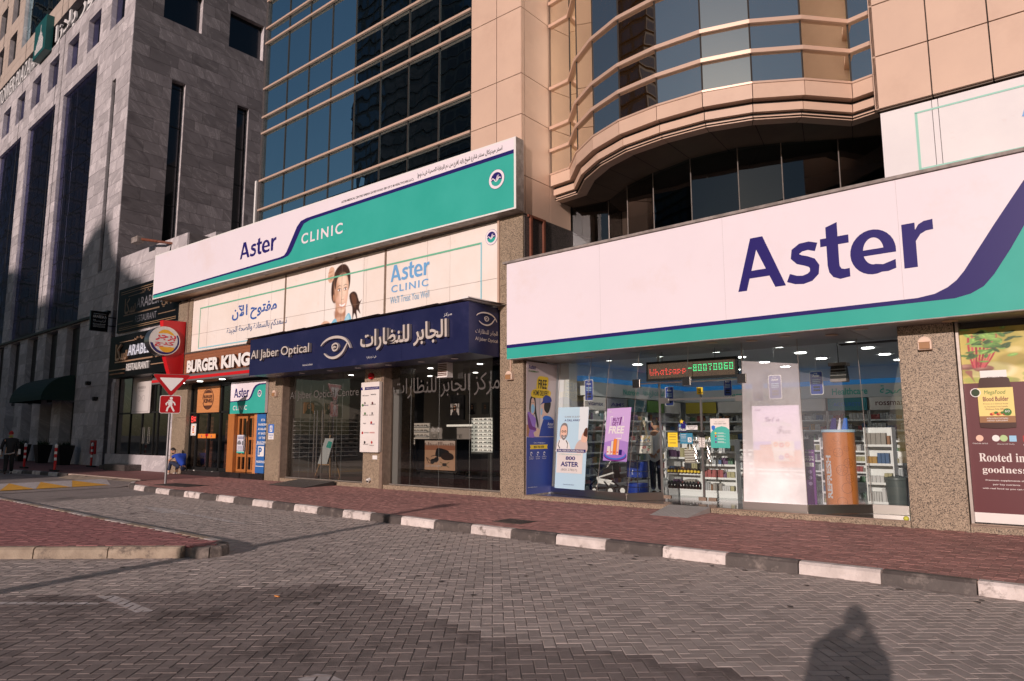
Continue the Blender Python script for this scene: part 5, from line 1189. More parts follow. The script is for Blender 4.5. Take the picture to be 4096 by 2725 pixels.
# fascia
bf = thing('burger_fascia', 'brown wood slat fascia with white raised burger shop name over a red striped canopy', 'sign', (-24.6, 12.95, 3.9))
for k in range(8): box(-27.3, -20.9, 12.93, 12.99, 3.86+k*.112, 3.86+k*.112+.108).build('slat', M_woodh, bf)
box(-27.3, -20.9, 12.99, 13.04, 3.8, 4.74).build('backing', M_dirty, bf); box(-27.32, -20.9, 12.9, 13.0, 4.75, 4.81).build('top_rail', M_granite_d, bf)
bfp = Pan((-27.3, 12.92, 3.86), (-20.9, 12.92, 3.86), (-20.9, 12.92, 4.75), (-27.3, 12.92, 4.75), (-27.3, -20.9), (3.86, 4.75))
M_bkw = flat('white channel letter', (.84, .82, .80), .4)
M_bks = flat('brown letter return', (.10, .04, .025), .5)
write(bfp, 'BURGER', -26.85, 3.99, -24.45, 4.47, M_bkw, bf, th=.10, d=.0, bold=.05, each=True, sidemat=M_bks); write(bfp, 'KING', -24.25, 4.0, -22.3, 4.48, M_bkw, bf, th=.10, d=.0, bold=.05, each=True, sidemat=M_bks)
cy_ = 12.2
cp_ = thing('burger_canopy', 'thin grey canopy with a glossy red stripe below the burger shop name', 'canopy', (-25, cy_, 3.6))
box(-28.35, -20.9, cy_+.02, 12.9, 3.58, 3.84).build('slab', flat('dark grey canopy', (.10, .09, .09), .5), cp_); box(-28.35, -20.9, cy_, cy_+.02, 3.58, 3.80).build('front_edge', flat('grey canopy edge', (.16, .145, .15), .45), cp_); box(-28.36, -20.9, cy_-.015, cy_-.001, 3.64, 3.74).build('red_stripe', M_red, cp_)
for x in (-26.6, -25.2, -23.6): MB().cyl((x, 12.55, 3.565), (x, 12.55, 3.578), .1, n=16).build('downlight', M_lamp, cp_)
# projecting pylon with the oval
px = -27.55
py = thing('burger_pylon', 'red wedge shaped projecting burger sign with a round white arabic logo', 'sign', (px, 12.6, 3.85))
red = [(12.12, 6.05), (13.02, 6.09), (13.02, 3.86), (12.54, 3.84), (12.28, 4.66)]
MB().prism([(px, y, z) for y, z in red], (-.28, 0, 0)).build('red_blade', M_red, py, bevel=.01)
oc = (12.21, 5.24); q = MB(); n = 40
q.hull([(px-.36, oc[0]+.60*math.cos(6.2832*i/n), oc[1]+.57*math.sin(6.2832*i/n)) for i in range(n)], [(px+.06, oc[0]+.60*math.cos(6.2832*i/n), oc[1]+.57*math.sin(6.2832*i/n)) for i in range(n)])
q.build('oval_box', M_steel, py, bevel=.012); op = Pan((px+.062, oc[0]-.6, oc[1]-.57), (px+.062, oc[0]+.6, oc[1]-.57), (px+.062, oc[0]+.6, oc[1]+.57), (px+.062, oc[0]-.6, oc[1]+.57), (-1, 1), (-1, 1))
sheet(op, ell(0, 0, .93, .93, 40), M_white, 'oval_face', py, .002)
sheet(op, [(.93*math.cos(rad(a)), .93*math.sin(rad(a))) for a in range(190, 391, 8)]+[(.80*math.cos(rad(a))+.02, .80*math.sin(rad(a))+.03) for a in range(388, 188, -8)], M_navytext, 'blue_crescent', py, .004)
sheet(op, smoothc([(-.45, .47), (-.2, .72), (.12, .76), (.42, .60), (.6, .38), (.2, .50), (-.1, .52)], 4), M_amber, 'top_bun', py, .005); sheet(op, smoothc([(-.35, -.45), (0, -.42), (.35, -.40), (.62, -.44), (.5, -.66), (.2, -.78), (-.12, -.72)], 4), M_amber, 'bottom_bun', py, .005)
M_rtxt = flat('red logo text', (.70, .01, .05), .4)
write(op, 'برجر', -.60, .0, .70, .42, M_rtxt, py, d=.007, bold=.028); write(op, 'كنج', -.62, -.42, .62, -.02, M_rtxt, py, d=.008, bold=.03); write(op, '®', -.66, -.46, -.54, -.34, M_rtxt, py, d=.007)
# clinic entrance
ce = thing('clinic_door', 'orange varnished double door with glass panes to the clinic', 'door', (-23.1, 13.3, .31))
box(-24.15, -23.72, 13.15, 13.45, .31, 2.36).build('side_panel', M_wood, ce); box(-22.35, -22.16, 13.12, 13.3, .31, 2.36).build('side_panel', M_woodl, ce)
box(-24.15, -22.16, 13.2, 13.4, 2.3, 2.40).build('door_head', M_wood, ce)
for x0, x1 in ((-23.70, -23.05), (-23.03, -22.38)):
    lf = MB()
    for a, b in ((x0, x0+.09), (x1-.09, x1), (x0+.29, x0+.35)): lf.box(a, b, 13.28, 13.33, .33, 2.3)
    for z_ in (.33, .85, 1.45, 2.2): lf.box(x0+.09, x1-.09, 13.281, 13.329, z_, z_+.09)
    lf = lf.build('door_leaf', M_wood, ce); MB().quad((x0, 13.305, .33), (x1, 13.305, .33), (x1, 13.305, 2.3), (x0, 13.305, 2.3)).build('door_glass', M_shopd, lf)
for x in (-23.1, -22.98): MB().tube([(x, 13.2, 1.05), (x, 13.2, 1.65)], .016, 8).build('pull_handle', M_chrome, ce, smooth=True)
box(-24.1, -21.6, 15.5, 15.6, .3, 3).build('lobby_wall', M_dwall, ce)
cn = Pan((-23.66, 12.93, 2.36), (-21.40, 12.93, 2.36), (-21.40, 12.93, 3.47), (-23.66, 12.93, 3.47))
sm = thing('clinic_sign', 'small white and teal clinic sign hanging over the orange wooden door', 'sign', (-22.5, 12.93, 2.36)); board(cn, sm, M_signwhite, .1)
sheet(cn, [(.0, .0), (1, 0), (1, .86), (.84, .86), (.76, .82), (.70, .74), (.62, .50), (.56, .42), (.50, .39), (.0, .37)], M_teal, 'teal_field', sm, .003); sheet(cn, [(.0, .37), (.50, .39), (.56, .42), (.62, .50), (.70, .74), (.76, .82), (.84, .86), (1, .86), (1, .90), (.82, .90), (.72, .86), (.66, .77), (.58, .52), (.53, .44), (.46, .42), (.0, .40)], M_navy, 'navy_stripe', sm, .0055)
logo(cn, .11, .51, .54, .80, M_navytext, sm, .006); write(cn, 'CLINIC', .09, .11, .50, .25, M_signwhite, sm, d=.006, bold=.012, track=.1)
write(cn, 'ASTER MEDICAL CENTRE SHIEKH ZAYED ROAD', .62, .945, .98, .965, M_black, sm); lgp = Pan(*cn.c, (0, 2.26), (0, 1.11)); lg(lgp, 1.9, .66, .12, sm)
stk = Pan((-23.66, 13.26, .98), (-23.16, 13.26, .98), (-23.16, 13.26, 1.62), (-23.66, 13.26, 1.62)); sp_ = thing('door_notice', 'white notice with a car picture taped to the clinic door', 'poster', (-23.4, 13.26, 1)); board(stk, sp_, flat('notice paper', (.62, .64, .72), .6), .006)
sheet(stk, rect(0, 0, 1, .09), M_tealp, 'band', sp_); sheet(stk, rect(0, .14, 1, .16), M_navy, 'band', sp_); sheet(stk, smoothc([(.05, .5), (.1, .62), (.3, .7), (.5, .62), (.58, .5), (.3, .46)], 4), flat('grey car print', (.18, .19, .22), .5), 'car_print', sp_); sheet(stk, rect(.7, .44, .8, .66), M_black, 'figure_print', sp_)
sheet(stk, rect(.1, .86, .9, .90), M_navytext, 'line', sp_); sheet(stk, rect(.1, .79, .9, .82), M_navytext, 'line', sp_)
for z_ in (.36, .31, .26, .21): sheet(stk, rect(.1, z_, .9, z_+.012), M_navytext, 'line', sp_)
bl = Pan((-22.14, 13.1, .34), (-21.6, 13.1, .34), (-21.6, 13.1, 2.34), (-22.14, 13.1, 2.34)); bpnl = thing('parking_panel', 'tall blue parking notice panel beside the clinic door partly behind the granite pier', 'sign', (-21.9, 13.1, .34)); board(bl, bpnl, flat('parking blue', (.03, .14, .42), .45), .03)
for i, t_ in enumerate(('RTA', 'PARKING', 'AVAILABLE', 'AT BACK', 'OF THE', 'BUILDING')): write(bl, t_, (.5, .2, .15, .2, .3, .15)[i], .87-.075*i, (.95, 1.25, 1.35, 1.1, 1.05, 1.3)[i], .91-.075*i, M_white, bpnl, bold=.02)
q = MB()
for r_ in (rect(.05, .12, .07, .48), rect(.05, .48, .98, .49), rect(.05, .11, .98, .12)): sheet(bl, r_, M_white, 'x', bpnl, m=q)
q.build('outline', M_white, bpnl); sheet(bl, rect(.28, .28, .95, .45), M_white, 'p_square', bpnl); write(bl, 'P', .36, .30, .72, .43, flat('parking blue', (0, 0, 0)), bpnl, d=.006, bold=.04); write(bl, 'PARKING', .15, .17, 1.1, .21, M_white, bpnl, bold=.02)
wp_ = Pan((-21.30, W-.012, 1.47), (-20.98, W-.012, 1.47), (-20.98, W-.012, 1.97), (-21.30, W-.012, 1.97)); wh = thing('wheelchair_sign', 'small blue and white wheelchair access sign on the granite pier', 'sign', (-21.1, W-.012, 1.5)); board(wp_, wh, M_white, .01)
sheet(wp_, rect(0, .42, 1, 1), M_brightblue, 'blue_field', wh); write(wp_, '\u267f', .25, .5, .75, .92, M_white, wh, d=.006)
write(wp_, 'WHEELCHAIR', .08, .24, .92, .33, M_brightblue, wh); write(wp_, 'ACCESS', .25, .08, .75, .17, M_brightblue, wh)
# ---------------------------------------------------------------- optician
oy = 13.3
op_ = thing('optician_shop', 'optician shop front of frameless grey glass between granite piers', 'shop front', (-16, oy, .24))
for xs in ([-20.6, -19.86, -19.35, -18.68, -17.95, -17.69, -16.36], [-15.45, -14.6, -13.49, -12.38, -11.65, -11.15]):
    for a, b in zip(xs[:-1], xs[1:]):
        MB().quad((a+.004, oy+_rp(-.002, .002), .25), (b-.004, oy+_rp(-.002, .002), .25), (b-.004, oy, 3.6), (a+.004, oy, 3.6)).build('pane', M_shopd, op_)
    for x in xs[1:-1]: MB().cyl((x, oy+.004, .25), (x, oy+.004, 3.6), .004, n=5).build('glass_edge', flat('green glass edge', (.12, .14, .13), .3), op_)
box(-15.54, -15.42, 13.0, 13.35, .13, 3.6).build('metal_jamb', M_bronze, op_); box(-20.62, -20.56, 13.05, 13.35, .13, 3.6).build('metal_jamb', M_bronze, op_); box(-11.62, -11.16, oy+.03, oy+.4, .24, 3.6).build('black_side_panel', M_blackgloss, op_)
for x0, x1 in ((-20.6, -16.36), (-15.45, -11.15)): box(x0, x1, 13.26, 13.34, .236, .262).build('bottom_channel', M_alu, op_)
for x in (-18.93, -18.78, -18.50): MB().tube([(x, 13.18, .45), (x, 13.18, 2.38)], .019, 8).build('door_handle', M_chrome, op_, smooth=True)
for x in (-18.9, -18.1): box(x-.05, x+.12, 13.27, 13.33, .25, .36 if x < -18.5 else .3).build('patch_fitting', M_chrome, op_)
box(-18.15, -17.95, 13.27, 13.33, 2.55, 2.7).build('patch_fitting', M_chrome, op_)
fpn = Pan((-20.8, oy-.01, 2.3), (-16.36, oy-.01, 2.3), (-16.36, oy-.01, 3.3), (-20.8, oy-.01, 3.3), (-20.8, -16.36), (2.3, 3.3)); M_frost = flat('frosted film lettering', (.085, .078, .074), .8)
write(fpn, 'Al Jaber Optical Centre', -20.5, 2.72, -16.9, 3.03, M_frost, op_, d=0)
fp2 = Pan((-15.45, oy-.01, 2.3), (-11.15, oy-.01, 2.3), (-11.15, oy-.01, 3.4), (-15.45, oy-.01, 3.4), (-15.45, -11.15), (2.3, 3.4)); write(fp2, 'مركز الجابر للنظارات', -15.35, 2.62, -11.35, 3.2, M_frost, op_, d=0)
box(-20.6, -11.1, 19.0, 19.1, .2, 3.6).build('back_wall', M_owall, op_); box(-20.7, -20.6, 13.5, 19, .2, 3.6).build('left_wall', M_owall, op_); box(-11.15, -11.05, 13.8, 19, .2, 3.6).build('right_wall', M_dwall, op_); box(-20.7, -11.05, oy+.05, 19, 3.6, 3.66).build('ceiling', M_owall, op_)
for x in (-19, -17.3, -15.2, -13.2): 
    for y in (14.6, 16.6): MB().cyl((x, y, 3.585), (x, y, 3.599), .08, n=14).build('ceiling_lamp', M_lamp, op_)
box(-15.45, -15.2, 13.38, 13.5, .25, 2.9).build('grey_side_panel', flat('grey panel', (.30, .31, .31), .6), op_)
def glasses_rack(name, label, x0, x1, y, z0, z1, n, m, back):
    t = thing(name, label, 'display rack', (x0, y, z0)); box(x0, x1, y+.12, y+.16, z0, z1).build('back_panel', back, t); q = MB(); g = MB()
    for j in range(n):
        z_ = z0+(z1-z0)*(j+.3)/n; box(x0, x1, y-.02, y+.12, z_-.012, z_).build('shelf', M_shelf, t)
        for i in range(m):
            x = x0+(x1-x0)*(i+.5)/m; s = (x1-x0)/m*.34; mt_ = g if (i*7+j*3) % 5 < 3 else q
            for sx in (-1, 1): mt_.cyl((x+sx*s*.5, y+.02, z_+.035), (x+sx*s*.5, y+.03, z_+.035), s*.36, n=8)
            mt_.box(x-s, x+s, y+.03, y+.034, z_+.045, z_+.052)
    q.build('spectacles', flat('spectacle frames clear', (.25, .2, .18), .3), t, kind='stuff'); g.build('spectacles', M_black, t, kind='stuff'); return t
_k = glasses_rack('spectacle_wall', 'wall of spectacle shelves seen through the left optician window', -20.45, -17.85, 13.5, .85, 2.17, 9, 14, flat('dim shelf back', (.22, .205, .195), .6)); _k.rotation_euler = (0, 0, rad(90))
glasses_rack('spectacle_rack', 'brightly lit spectacle rack at the right of the optician window', -16.3, -15.3, 17.5, 1.03, 2.17, 9, 5, M_litwhite)
glasses_rack('spectacle_rack', 'low lit spectacle rack behind the white counter of the optician', -17.9, -17.0, 16.2, 1.2, 2.0, 5, 5, flat('lit shelf', (.6, .55, .48), .6, emit=.15))
def portrait(x0, x1, z0, z1, y, label, bgm, hm):
    t = thing('framed_portrait', label, 'picture', (x0, y, z0)); p = Pan((x0, y, z0), (x1, y, z0), (x1, y, z1), (x0, y, z1)); board(p, t, bgm, .02, d=0)
    sheet(p, smoothc([(.25, .0), (.28, .35), (.3, .75), (.5, .92), (.7, .75), (.72, .35), (.75, 0)], 4), hm, 'hair', t); sheet(p, ell(.5, .62, .14, .2, 16), M_skind, 'face', t, .005); sheet(p, [(.1, 0), (.2, .25), (.5, .36), (.8, .25), (.9, 0)], hm, 'clothes', t, .004)
    for cx in (.43, .57): sheet(p, ell(cx, .66, .06, .04, 10), M_black, 'spectacle_lens', t, .007)
    return t
box(-14.78, -14.22, 15.02, 15.1, 2.05, 2.78).build('dark_panel', M_black, op_); portrait(-14.73, -14.39, 2.19, 2.53, 15.0, 'portrait of a woman in sunglasses on the dark optician wall', M_offwhite, M_hair)
portrait(-16.27, -15.9, 2.29, 2.68, 17.4, 'dim portrait of a long haired woman on the optician wall', flat('grey photo', (.25, .23, .22), .6), M_hair); portrait(-15.65, -15.34, 2.29, 2.67, 17.4, 'dim portrait of a man in glasses at the right of the optician wall', flat('grey photo 2', (.18, .19, .2), .6), M_greyhair)
portrait(-20.5, -20.1, 2.33, 2.71, 13.84, 'framed sunglasses advert above the left shelf of the optician', M_woodl, M_hair).rotation_euler = (0, 0, rad(90)); portrait(-20.5, -20.15, 2.33, 2.71, 14.66, 'framed portrait behind the optician door handles', flat('sepia photo', (.4, .3, .24), .6), M_hair).rotation_euler = (0, 0, rad(90))
box(-18.6, -17.9, 16.6, 16.9, .25, 3.5).build('dark_pillar', M_black, op_); box(-16.3, -15.2, 16.9, 17.2, .25, 1.0).build('dark_counter', M_blackmetal, op_); box(-15.19, -14.13, 15.3, 15.33, 1.86, 1.92).build('lit_shelf_edge', M_litwhite, op_)
# display case with the desert poster
dc = thing('display_case', 'aluminium display case with a desert skyline sunglasses poster in the optician window', 'display case', (-14.7, 14.5, .5))
q = MB(); X0, X1, Y0, Y1, z0, z1 = -15.5, -13.8, 14.3, 14.9, .56, 1.5
for a, b, c, d in ((X0, X1, z0, z0+.03), (X0, X1, z1-.03, z1), (X0, X0+.03, z0+.03, z1-.03), (X1-.03, X1, z0+.03, z1-.03)): q.box(a, b, Y0, Y0+.03, c, d)
q.build('frame', M_steel, dc); box(X0+.01, X1-.01, Y0+.04, Y1, z0+.01, z1-.01).build('case_body', M_blackgloss, dc); box(X0+.1, X1-.2, Y0+.1, Y1, .24, .56).build('base', M_blackstone, dc)
dp = Pan((-15.06, 14.285, .62), (-13.84, 14.285, .62), (-13.84, 14.285, 1.45), (-15.06, 14.285, 1.45)); dpo = thing('sunglasses_poster', 'sepia poster of sunglasses and cases before a desert skyline in the display case', 'poster', (-14.5, 14.28, .62)); board(dp, dpo, flat('sand print', (.62, .38, .24), .5), .01)
sheet(dp, rect(0, .70, 1, 1), flat('hazy sky print', (.74, .62, .54), .5), 'sky', dpo); sheet(dp, rect(0, .68, 1, .84), flat('red earth print', (.40, .17, .10), .6), 'town', dpo, .004)
for i in range(18): a = i/18; h = .03+.10*R.random(); sheet(dp, rect(a, .84, a+.035, .84+h), flat('skyline print', (.25, .15, .12), .6), 'skyline_block', dpo, .005)
sheet(dp, smoothc([(.36, .52), (.42, .74), (.62, .72), (.82, .62), (.60, .46), (.44, .46)], 3), M_black, 'case_print', dpo, .006); sheet(dp, smoothc([(.56, .42), (.60, .56), (.80, .60), (.94, .52), (.94, .38), (.70, .34)], 4), flat('dark brown print', (.03, .015, .01), .5), 'case_print', dpo, .0075)
for pts in ([(.06, .42), (.14, .24), (.22, .22)], [(.06, .42), (.10, .40), (.2, .3)], [(.22, .46), (.34, .50), (.46, .44)]): stroke(dp, pts, .02, M_black, 'temple_print', dpo, .008)
for cx, cy in ((.28, .30), (.40, .36)): sheet(dp, smoothc([(cx-.07, cy-.07), (cx-.06, cy+.05), (cx+.05, cy+.08), (cx+.07, cy-.02), (cx, cy-.1)], 4), M_black, 'lens_print', dpo, .009)
for a, b in (((.52, .10), (.82, .28)), ((.52, .28), (.82, .10))): stroke(dp, [a, b], .025, flat('olive print', (.2, .18, .08), .6), 'cross_print', dpo, .008)
sheet(dp, ell(.67, .19, .08, .06, 6), M_black, 'badge_print', dpo, .010)
write(dp, 'LEGACY LIMITED EDITION', .04, .10, .56, .17, M_white, dpo, d=.008)
rb = Pan((-14.9, 14.25, 1.5), (-14.3, 14.25, 1.5), (-14.3, 14.25, 2.0), (-14.9, 14.25, 2.0)); write(rb, '\U0001D4E1ay-\U0001D4D1an', .2, .3, .85, .7, M_white, dc, shear=.25)
ct = thing('white_counter', 'white optician counter with the eye logo and a tray on top', 'counter', (-16.0, 14.6, .24)); box(-16.6, -15.98, 14.4, 15.0, .25, 1.28).build('body', M_white, ct); box(-15.97, -15.55, 14.4, 15.0, .45, 1.28).build('grey_front', flat('grey counter', (.33, .34, .35), .4), ct); box(-16.62, -15.5, 14.38, 15.02, 1.28, 1.31).build('counter_top', M_white, ct)
ctp = Pan((-16.6, 14.395, .25), (-15.98, 14.395, .25), (-15.98, 14.395, 1.28), (-16.6, 14.395, 1.28)); write(ctp, 'Optical', .2, .28, 1.0, .40, M_black, ct); write(ctp, 'الجابر', .2, .45, .95, .56, M_black, ct); stroke(ctp, [(.1, .85), (.4, .9), (.7, .8), (.85, .66)], .02, M_black, 'eye_print', ct)
MB().hull([(-16.2, 14.45, 1.31), (-15.95, 14.45, 1.31), (-15.95, 14.5, 1.31), (-16.2, 14.5, 1.31)], [(-16.1, 14.6, 1.6), (-15.85, 14.6, 1.6), (-15.85, 14.65, 1.6), (-16.1, 14.65, 1.6)]).build('leaflet_stand', M_offwhite, ct)
ea = thing('easel', 'wooden easel holding a white and teal leaflet board behind the optician door', 'easel', (-21.0, 15, .24)); W0 = flat('pale wood', (.5, .32, .18), .6)
ez = -19.85
for a, b in (((ez-.42, 14.2, .24), (ez+.05, 14.45, 1.6)), ((ez+.42, 14.2, .24), (ez+.0, 14.45, 1.6)), ((ez, 14.9, .24), (ez, 14.45, 1.6))): MB().tube([a, b], .018, 6).build('leg', W0, ea)
box(ez-.3, ez+.3, 14.24, 14.28, .62, .66).build('ledge', W0, ea)
epn_ = Pan((ez-.28, 14.2, .66), (ez+.22, 14.2, .66), (ez+.34, 14.36, 1.5), (ez-.14, 14.36, 1.5)); board(epn_, ea, flat('leaflet board', (.62, .68, .70), .5), .015, 'leaflet_board'); sheet(epn_, [(.4, .65), (.95, .6), (.95, .85), (.5, .9)], M_tealp, 'teal_print', ea)
ns = thing('side_poster_column', 'narrow column of brown eye pictures at the right edge of the left optician window', 'poster', (-16.6, 13.5, .3))
for i in range(6): box(-16.62, -16.38, 13.42, 13.44, .42+i*.165, .57+i*.165).build('eye_card', M_woodl, ns); MB().ball((-16.5, 13.415, .495+i*.165), (.05, .006, .05)).build('iris_print', M_brn, ns)
# things on the piers
ib = thing('insurance_board', 'tall narrow white board of health insurance logos on the middle granite pier', 'sign', (-15.9, 12.9, 1.13))
box(-16.30, -15.50, 12.9, 13.04, 1.13, 3.12).build('board', M_offwhite, ib, bevel=.01); box(-15.5, -15.44, 12.95, 13.04, 1.15, 3.1).build('side_frame', M_alu, ib)
ip = Pan((-16.30, 12.897, 1.13), (-15.50, 12.897, 1.13), (-15.50, 12.897, 3.12), (-16.30, 12.897, 3.12))
sheet(ip, rect(0, .89, 1, .93), M_navy, 'navy_strip', ib); sheet(ip, ell(.16, .92, .07, .035), M_offwhite, 'crest', ib, .005); write(ip, 'Health Insurance Accepted', .3, .90, .95, .92, M_white, ib, d=.006)
M_p1 = flat('dark print', (.05, .05, .07), .6)
for s_, a, z_, w_, m_ in (('NEXtcare', .1, .80, .34, M_p1), ('neuron', .56, .81, .28, M_p1), ('MetLife', .18, .66, .26, M_navytext), ('mednet', .5, .52, .26, M_greyhair), ('NGI', .18, .40, .14, M_p1), ('NAS', .58, .39, .22, M_navytext), ('Aafiya', .54, .09, .26, M_p1)): write(ip, s_, a, z_, a+w_, z_+.018, m_, ib)
for a, z_, m_ in ((.12, .67, M_green), (.24, .70, M_greyhair), (.66, .695, M_maroon), (.66, .55, M_greyhair), (.62, .42, M_redsign), (.14, .275, M_redsign), (.28, .14, M_black), (.67, .14, M_redsign), (.26, .55, M_green)): sheet(ip, ell(a, z_, .045, .02, 10), m_, 'logo_mark', ib, .0045)
for a, z_, m_ in ((.56, .67, M_greyhair), (.14, .52, M_greyhair), (.22, .27, M_greyhair), (.54, .27, M_redsign), (.2, .105, M_greyhair)):
    for k in range(2): sheet(ip, rect(a, z_+.010*k, a+.28, z_+.005+.010*k), m_, 'logo_line', ib, .0045)
tag(box(-15.88, -15.68, W-.02, W-.003, .93, 1.04).build('blank_plate', M_white), 'small blank white plate on the pier below the insurance board', 'plate')
pp = thing('drain_pipe_stub', 'small white pipe stub sticking out at the foot of the middle pier', 'pipe', (-15.93, W, .33)); MB().lathe((0, 0, 0), [(.06, 0), (.065, .12), (.05, .12), (.045, .02)], 16)
q = MB().cyl((-16.0, W-.09, .33), (-16.0, W, .36), .055, n=16); q.build('pipe', M_white, pp, smooth=True); MB().cyl((-16.0, W-.093, .33), (-16.0, W-.089, .33), .042, n=16).build('pipe_mouth', M_black, pp)
mt_ = thing('red_alarm_bell', 'small dark red alarm bell on the dark pier top under the optician sign', 'alarm', (-16.0, 12.95, 3.3)); MB().cyl((-16.0, W, 3.3), (-16.0, W-.08, 3.3), .1, .09, 18).build('bell', M_redsign, mt_, smooth=True)
ac_ = thing('vent_grille', 'small white louvred box hanging over the right optician window', 'vent', (-13.07, 13.0, 3.15)); box(-13.25, -12.9, 13.0, 13.2, 3.13, 3.5).build('case', M_offwhite, ac_)
for i in range(7): box(-13.23, -12.92, 12.985, 13.0, 3.16+i*.046, 3.185+i*.046).build('louvre', M_brn, ac_)
box(-13.26, -12.89, 12.97, 13.2, 3.11, 3.135).build('lip', M_white, ac_)
def wall_lamp(x, z, label, pipe=False):
    t = thing('wall_lamp', label, 'lamp', (x, W, z), 'small cream wall lamps on the granite piers'); q = MB(); n = 10; pr_ = [(x-.1, z-.1)]+[(x+.1*math.cos(rad(180-18*i)), z+.02+.1*math.sin(rad(180-18*i))) for i in range(n+1)]+[(x+.1, z-.1)]
    q.prism([(a, W-.001, b) for a, b in pr_], (0, -.11, 0)); hs_ = q.build('housing', flat('cream plastic', (.72, .55, .44), .45), t, bevel=.012)
    MB().box(x-.075, x+.075, W-.135, W-.105, z-.085, z+.02).build('lens', flat('brown lens', (.36, .19, .09), .3), hs_); box(x-.085, x+.085, W-.13, W-.108, z+.025, z+.045).build('ridge', M_mull, t)
    if pipe: box(x-.018, x+.018, W-.03, W-.002, z+.12, 3.45).build('conduit', M_mull, t)
wall_lamp(-20.93, 2.98, 'cream wall lamp on the pier between the clinic door and the optician'); wall_lamp(-10.78, 3.03, 'cream wall lamp with a conduit on the pier left of the pharmacy', True); wall_lamp(-2.0, 3.08, 'cream wall lamp high on the pier right of the pharmacy')
# ramps
r1 = thing('door_ramp', 'dark ribbed metal ramp at the optician door', 'ramp', (-18.3, 12.5, .13)); MB().hull([(-19.4, 11.9, .131), (-17.5, 11.9, .131), (-17.5, 12.95, .131), (-19.4, 12.95, .131)], [(-19.35, 11.92, .136), (-17.5, 11.92, .136), (-17.5, 12.95, .25), (-19.35, 12.95, .25)]).build('plate', M_darkcarpet, r1)
q = MB()
for i in range(24): x = -19.3+i*.075; q.hull([(x, 11.95, .137), (x+.02, 11.95, .137), (x+.02, 12.9, .245), (x, 12.9, .245)], [(x, 11.95, .143), (x+.02, 11.95, .143), (x+.02, 12.9, .251), (x, 12.9, .251)])
q.build('ribs', M_alu, r1, kind='stuff')
r2 = thing('door_ramp', 'light grey checker plate ramp at the pharmacy door', 'ramp', (-6.2, 12.5, .13)); MB().hull([(-6.58, 12.02, .131), (-5.80, 12.02, .131), (-5.80, 13.0, .131), (-6.68, 13.0, .131)], [(-6.56, 12.04, .137), (-5.80, 12.04, .137), (-5.80, 13.0, .24), (-6.66, 13.0, .24)]).build('plate', M_plate, r2)
q = MB()
for i in range(15):
    for j in range(18):
        x = -6.5+i*.047; y = 12.08+j*.05; z_ = .139+(y-12.04)*.107; s = .014 if (i+j) % 2 else -.014; q.add([(x-.014, y-s, z_), (x, y, z_+.004), (x+.014, y+s, z_), (x, y+.004, z_)], [(0, 1, 2, 3)])
q.build('tread_pattern', M_steel, r2, kind='stuff')
# ---------------------------------------------------------------- traffic sign
sx_, sy_ = -22.38, 10.23
ts = thing('traffic_sign', 'give way and pedestrian signs on one grey pole at the pavement corner', 'traffic sign', (sx_, sy_, .13))
MB().cyl((sx_, sy_, .13), (sx_, sy_, 3.4), .038, n=16).build('pole', flat('grey galvanised pole', (.26, .25, .26), .45, .5), ts, smooth=True)
dv = Vector((22.4, -10.2, 0)).normalized(); sv = Vector((-dv.y, dv.x, 0)); o_ = Vector((sx_, sy_, 0))+dv*.05
def tp(a, z_, d=0): return o_+sv*a+Vector((0, 0, z_))+dv*d
def rtri(cz, h, w_, r, n=4):
    P = [(-w_/2, cz+h/2), (w_/2, cz+h/2), (0, cz-h/2)]; out = []
    for i in range(3):
        p0, p, p1 = Vector(P[i-1]), Vector(P[i]), Vector(P[(i+1) % 3]); a = p+(p0-p).normalized()*r; b = p+(p1-p).normalized()*r
        out += [tuple(a*(1-t)**2+p*2*t*(1-t)+b*t*t) for t in [k/n for k in range(n+1)]]
    return out
tpn = Pan(tp(-1, 0), tp(1, 0), tp(1, 4), tp(-1, 4), (-1, 1), (0, 4))
sheet(tpn, rtri(3.17, .72, 1.12, .1), M_alu, 'triangle_back', ts, 0, .02); sheet(tpn, rtri(3.17, .70, 1.10, .1), M_redsign, 'red_triangle', ts, .023); sheet(tpn, rtri(3.20, .43, .70, .05), M_white, 'white_triangle', ts, .026)
def rr(a0, b0, a1, b1, r): return [(x+r*math.cos(rad(q_+t)), y+r*math.sin(rad(q_+t))) for x, y, q_ in ((a1-r, b1-r, 0), (a0+r, b1-r, 90), (a0+r, b0+r, 180), (a1-r, b0+r, 270)) for t in (0, 30, 60, 90)]
sheet(tpn, rr(-.30, 2.30, .30, 2.86, .06), M_white, 'square_back', ts, 0, .02); sheet(tpn, rr(-.285, 2.315, .285, 2.845, .05), M_redsign, 'red_square', ts, .023)
sheet(tpn, ell(.02, 2.77, .045, .045, 14), M_white, 'figure', ts, .026)
for pts, w_ in (([(.0, 2.72), (.0, 2.56)], .12), ([(.0, 2.56), (-.07, 2.46), (-.09, 2.36)], .05), ([(.02, 2.56), (.07, 2.45), (.12, 2.36)], .05), ([(.03, 2.69), (.12, 2.62), (.14, 2.55)], .04), ([(-.03, 2.69), (-.12, 2.60), (-.10, 2.55)], .04)): stroke(tpn, pts, w_, M_white, 'figure', ts, .026)
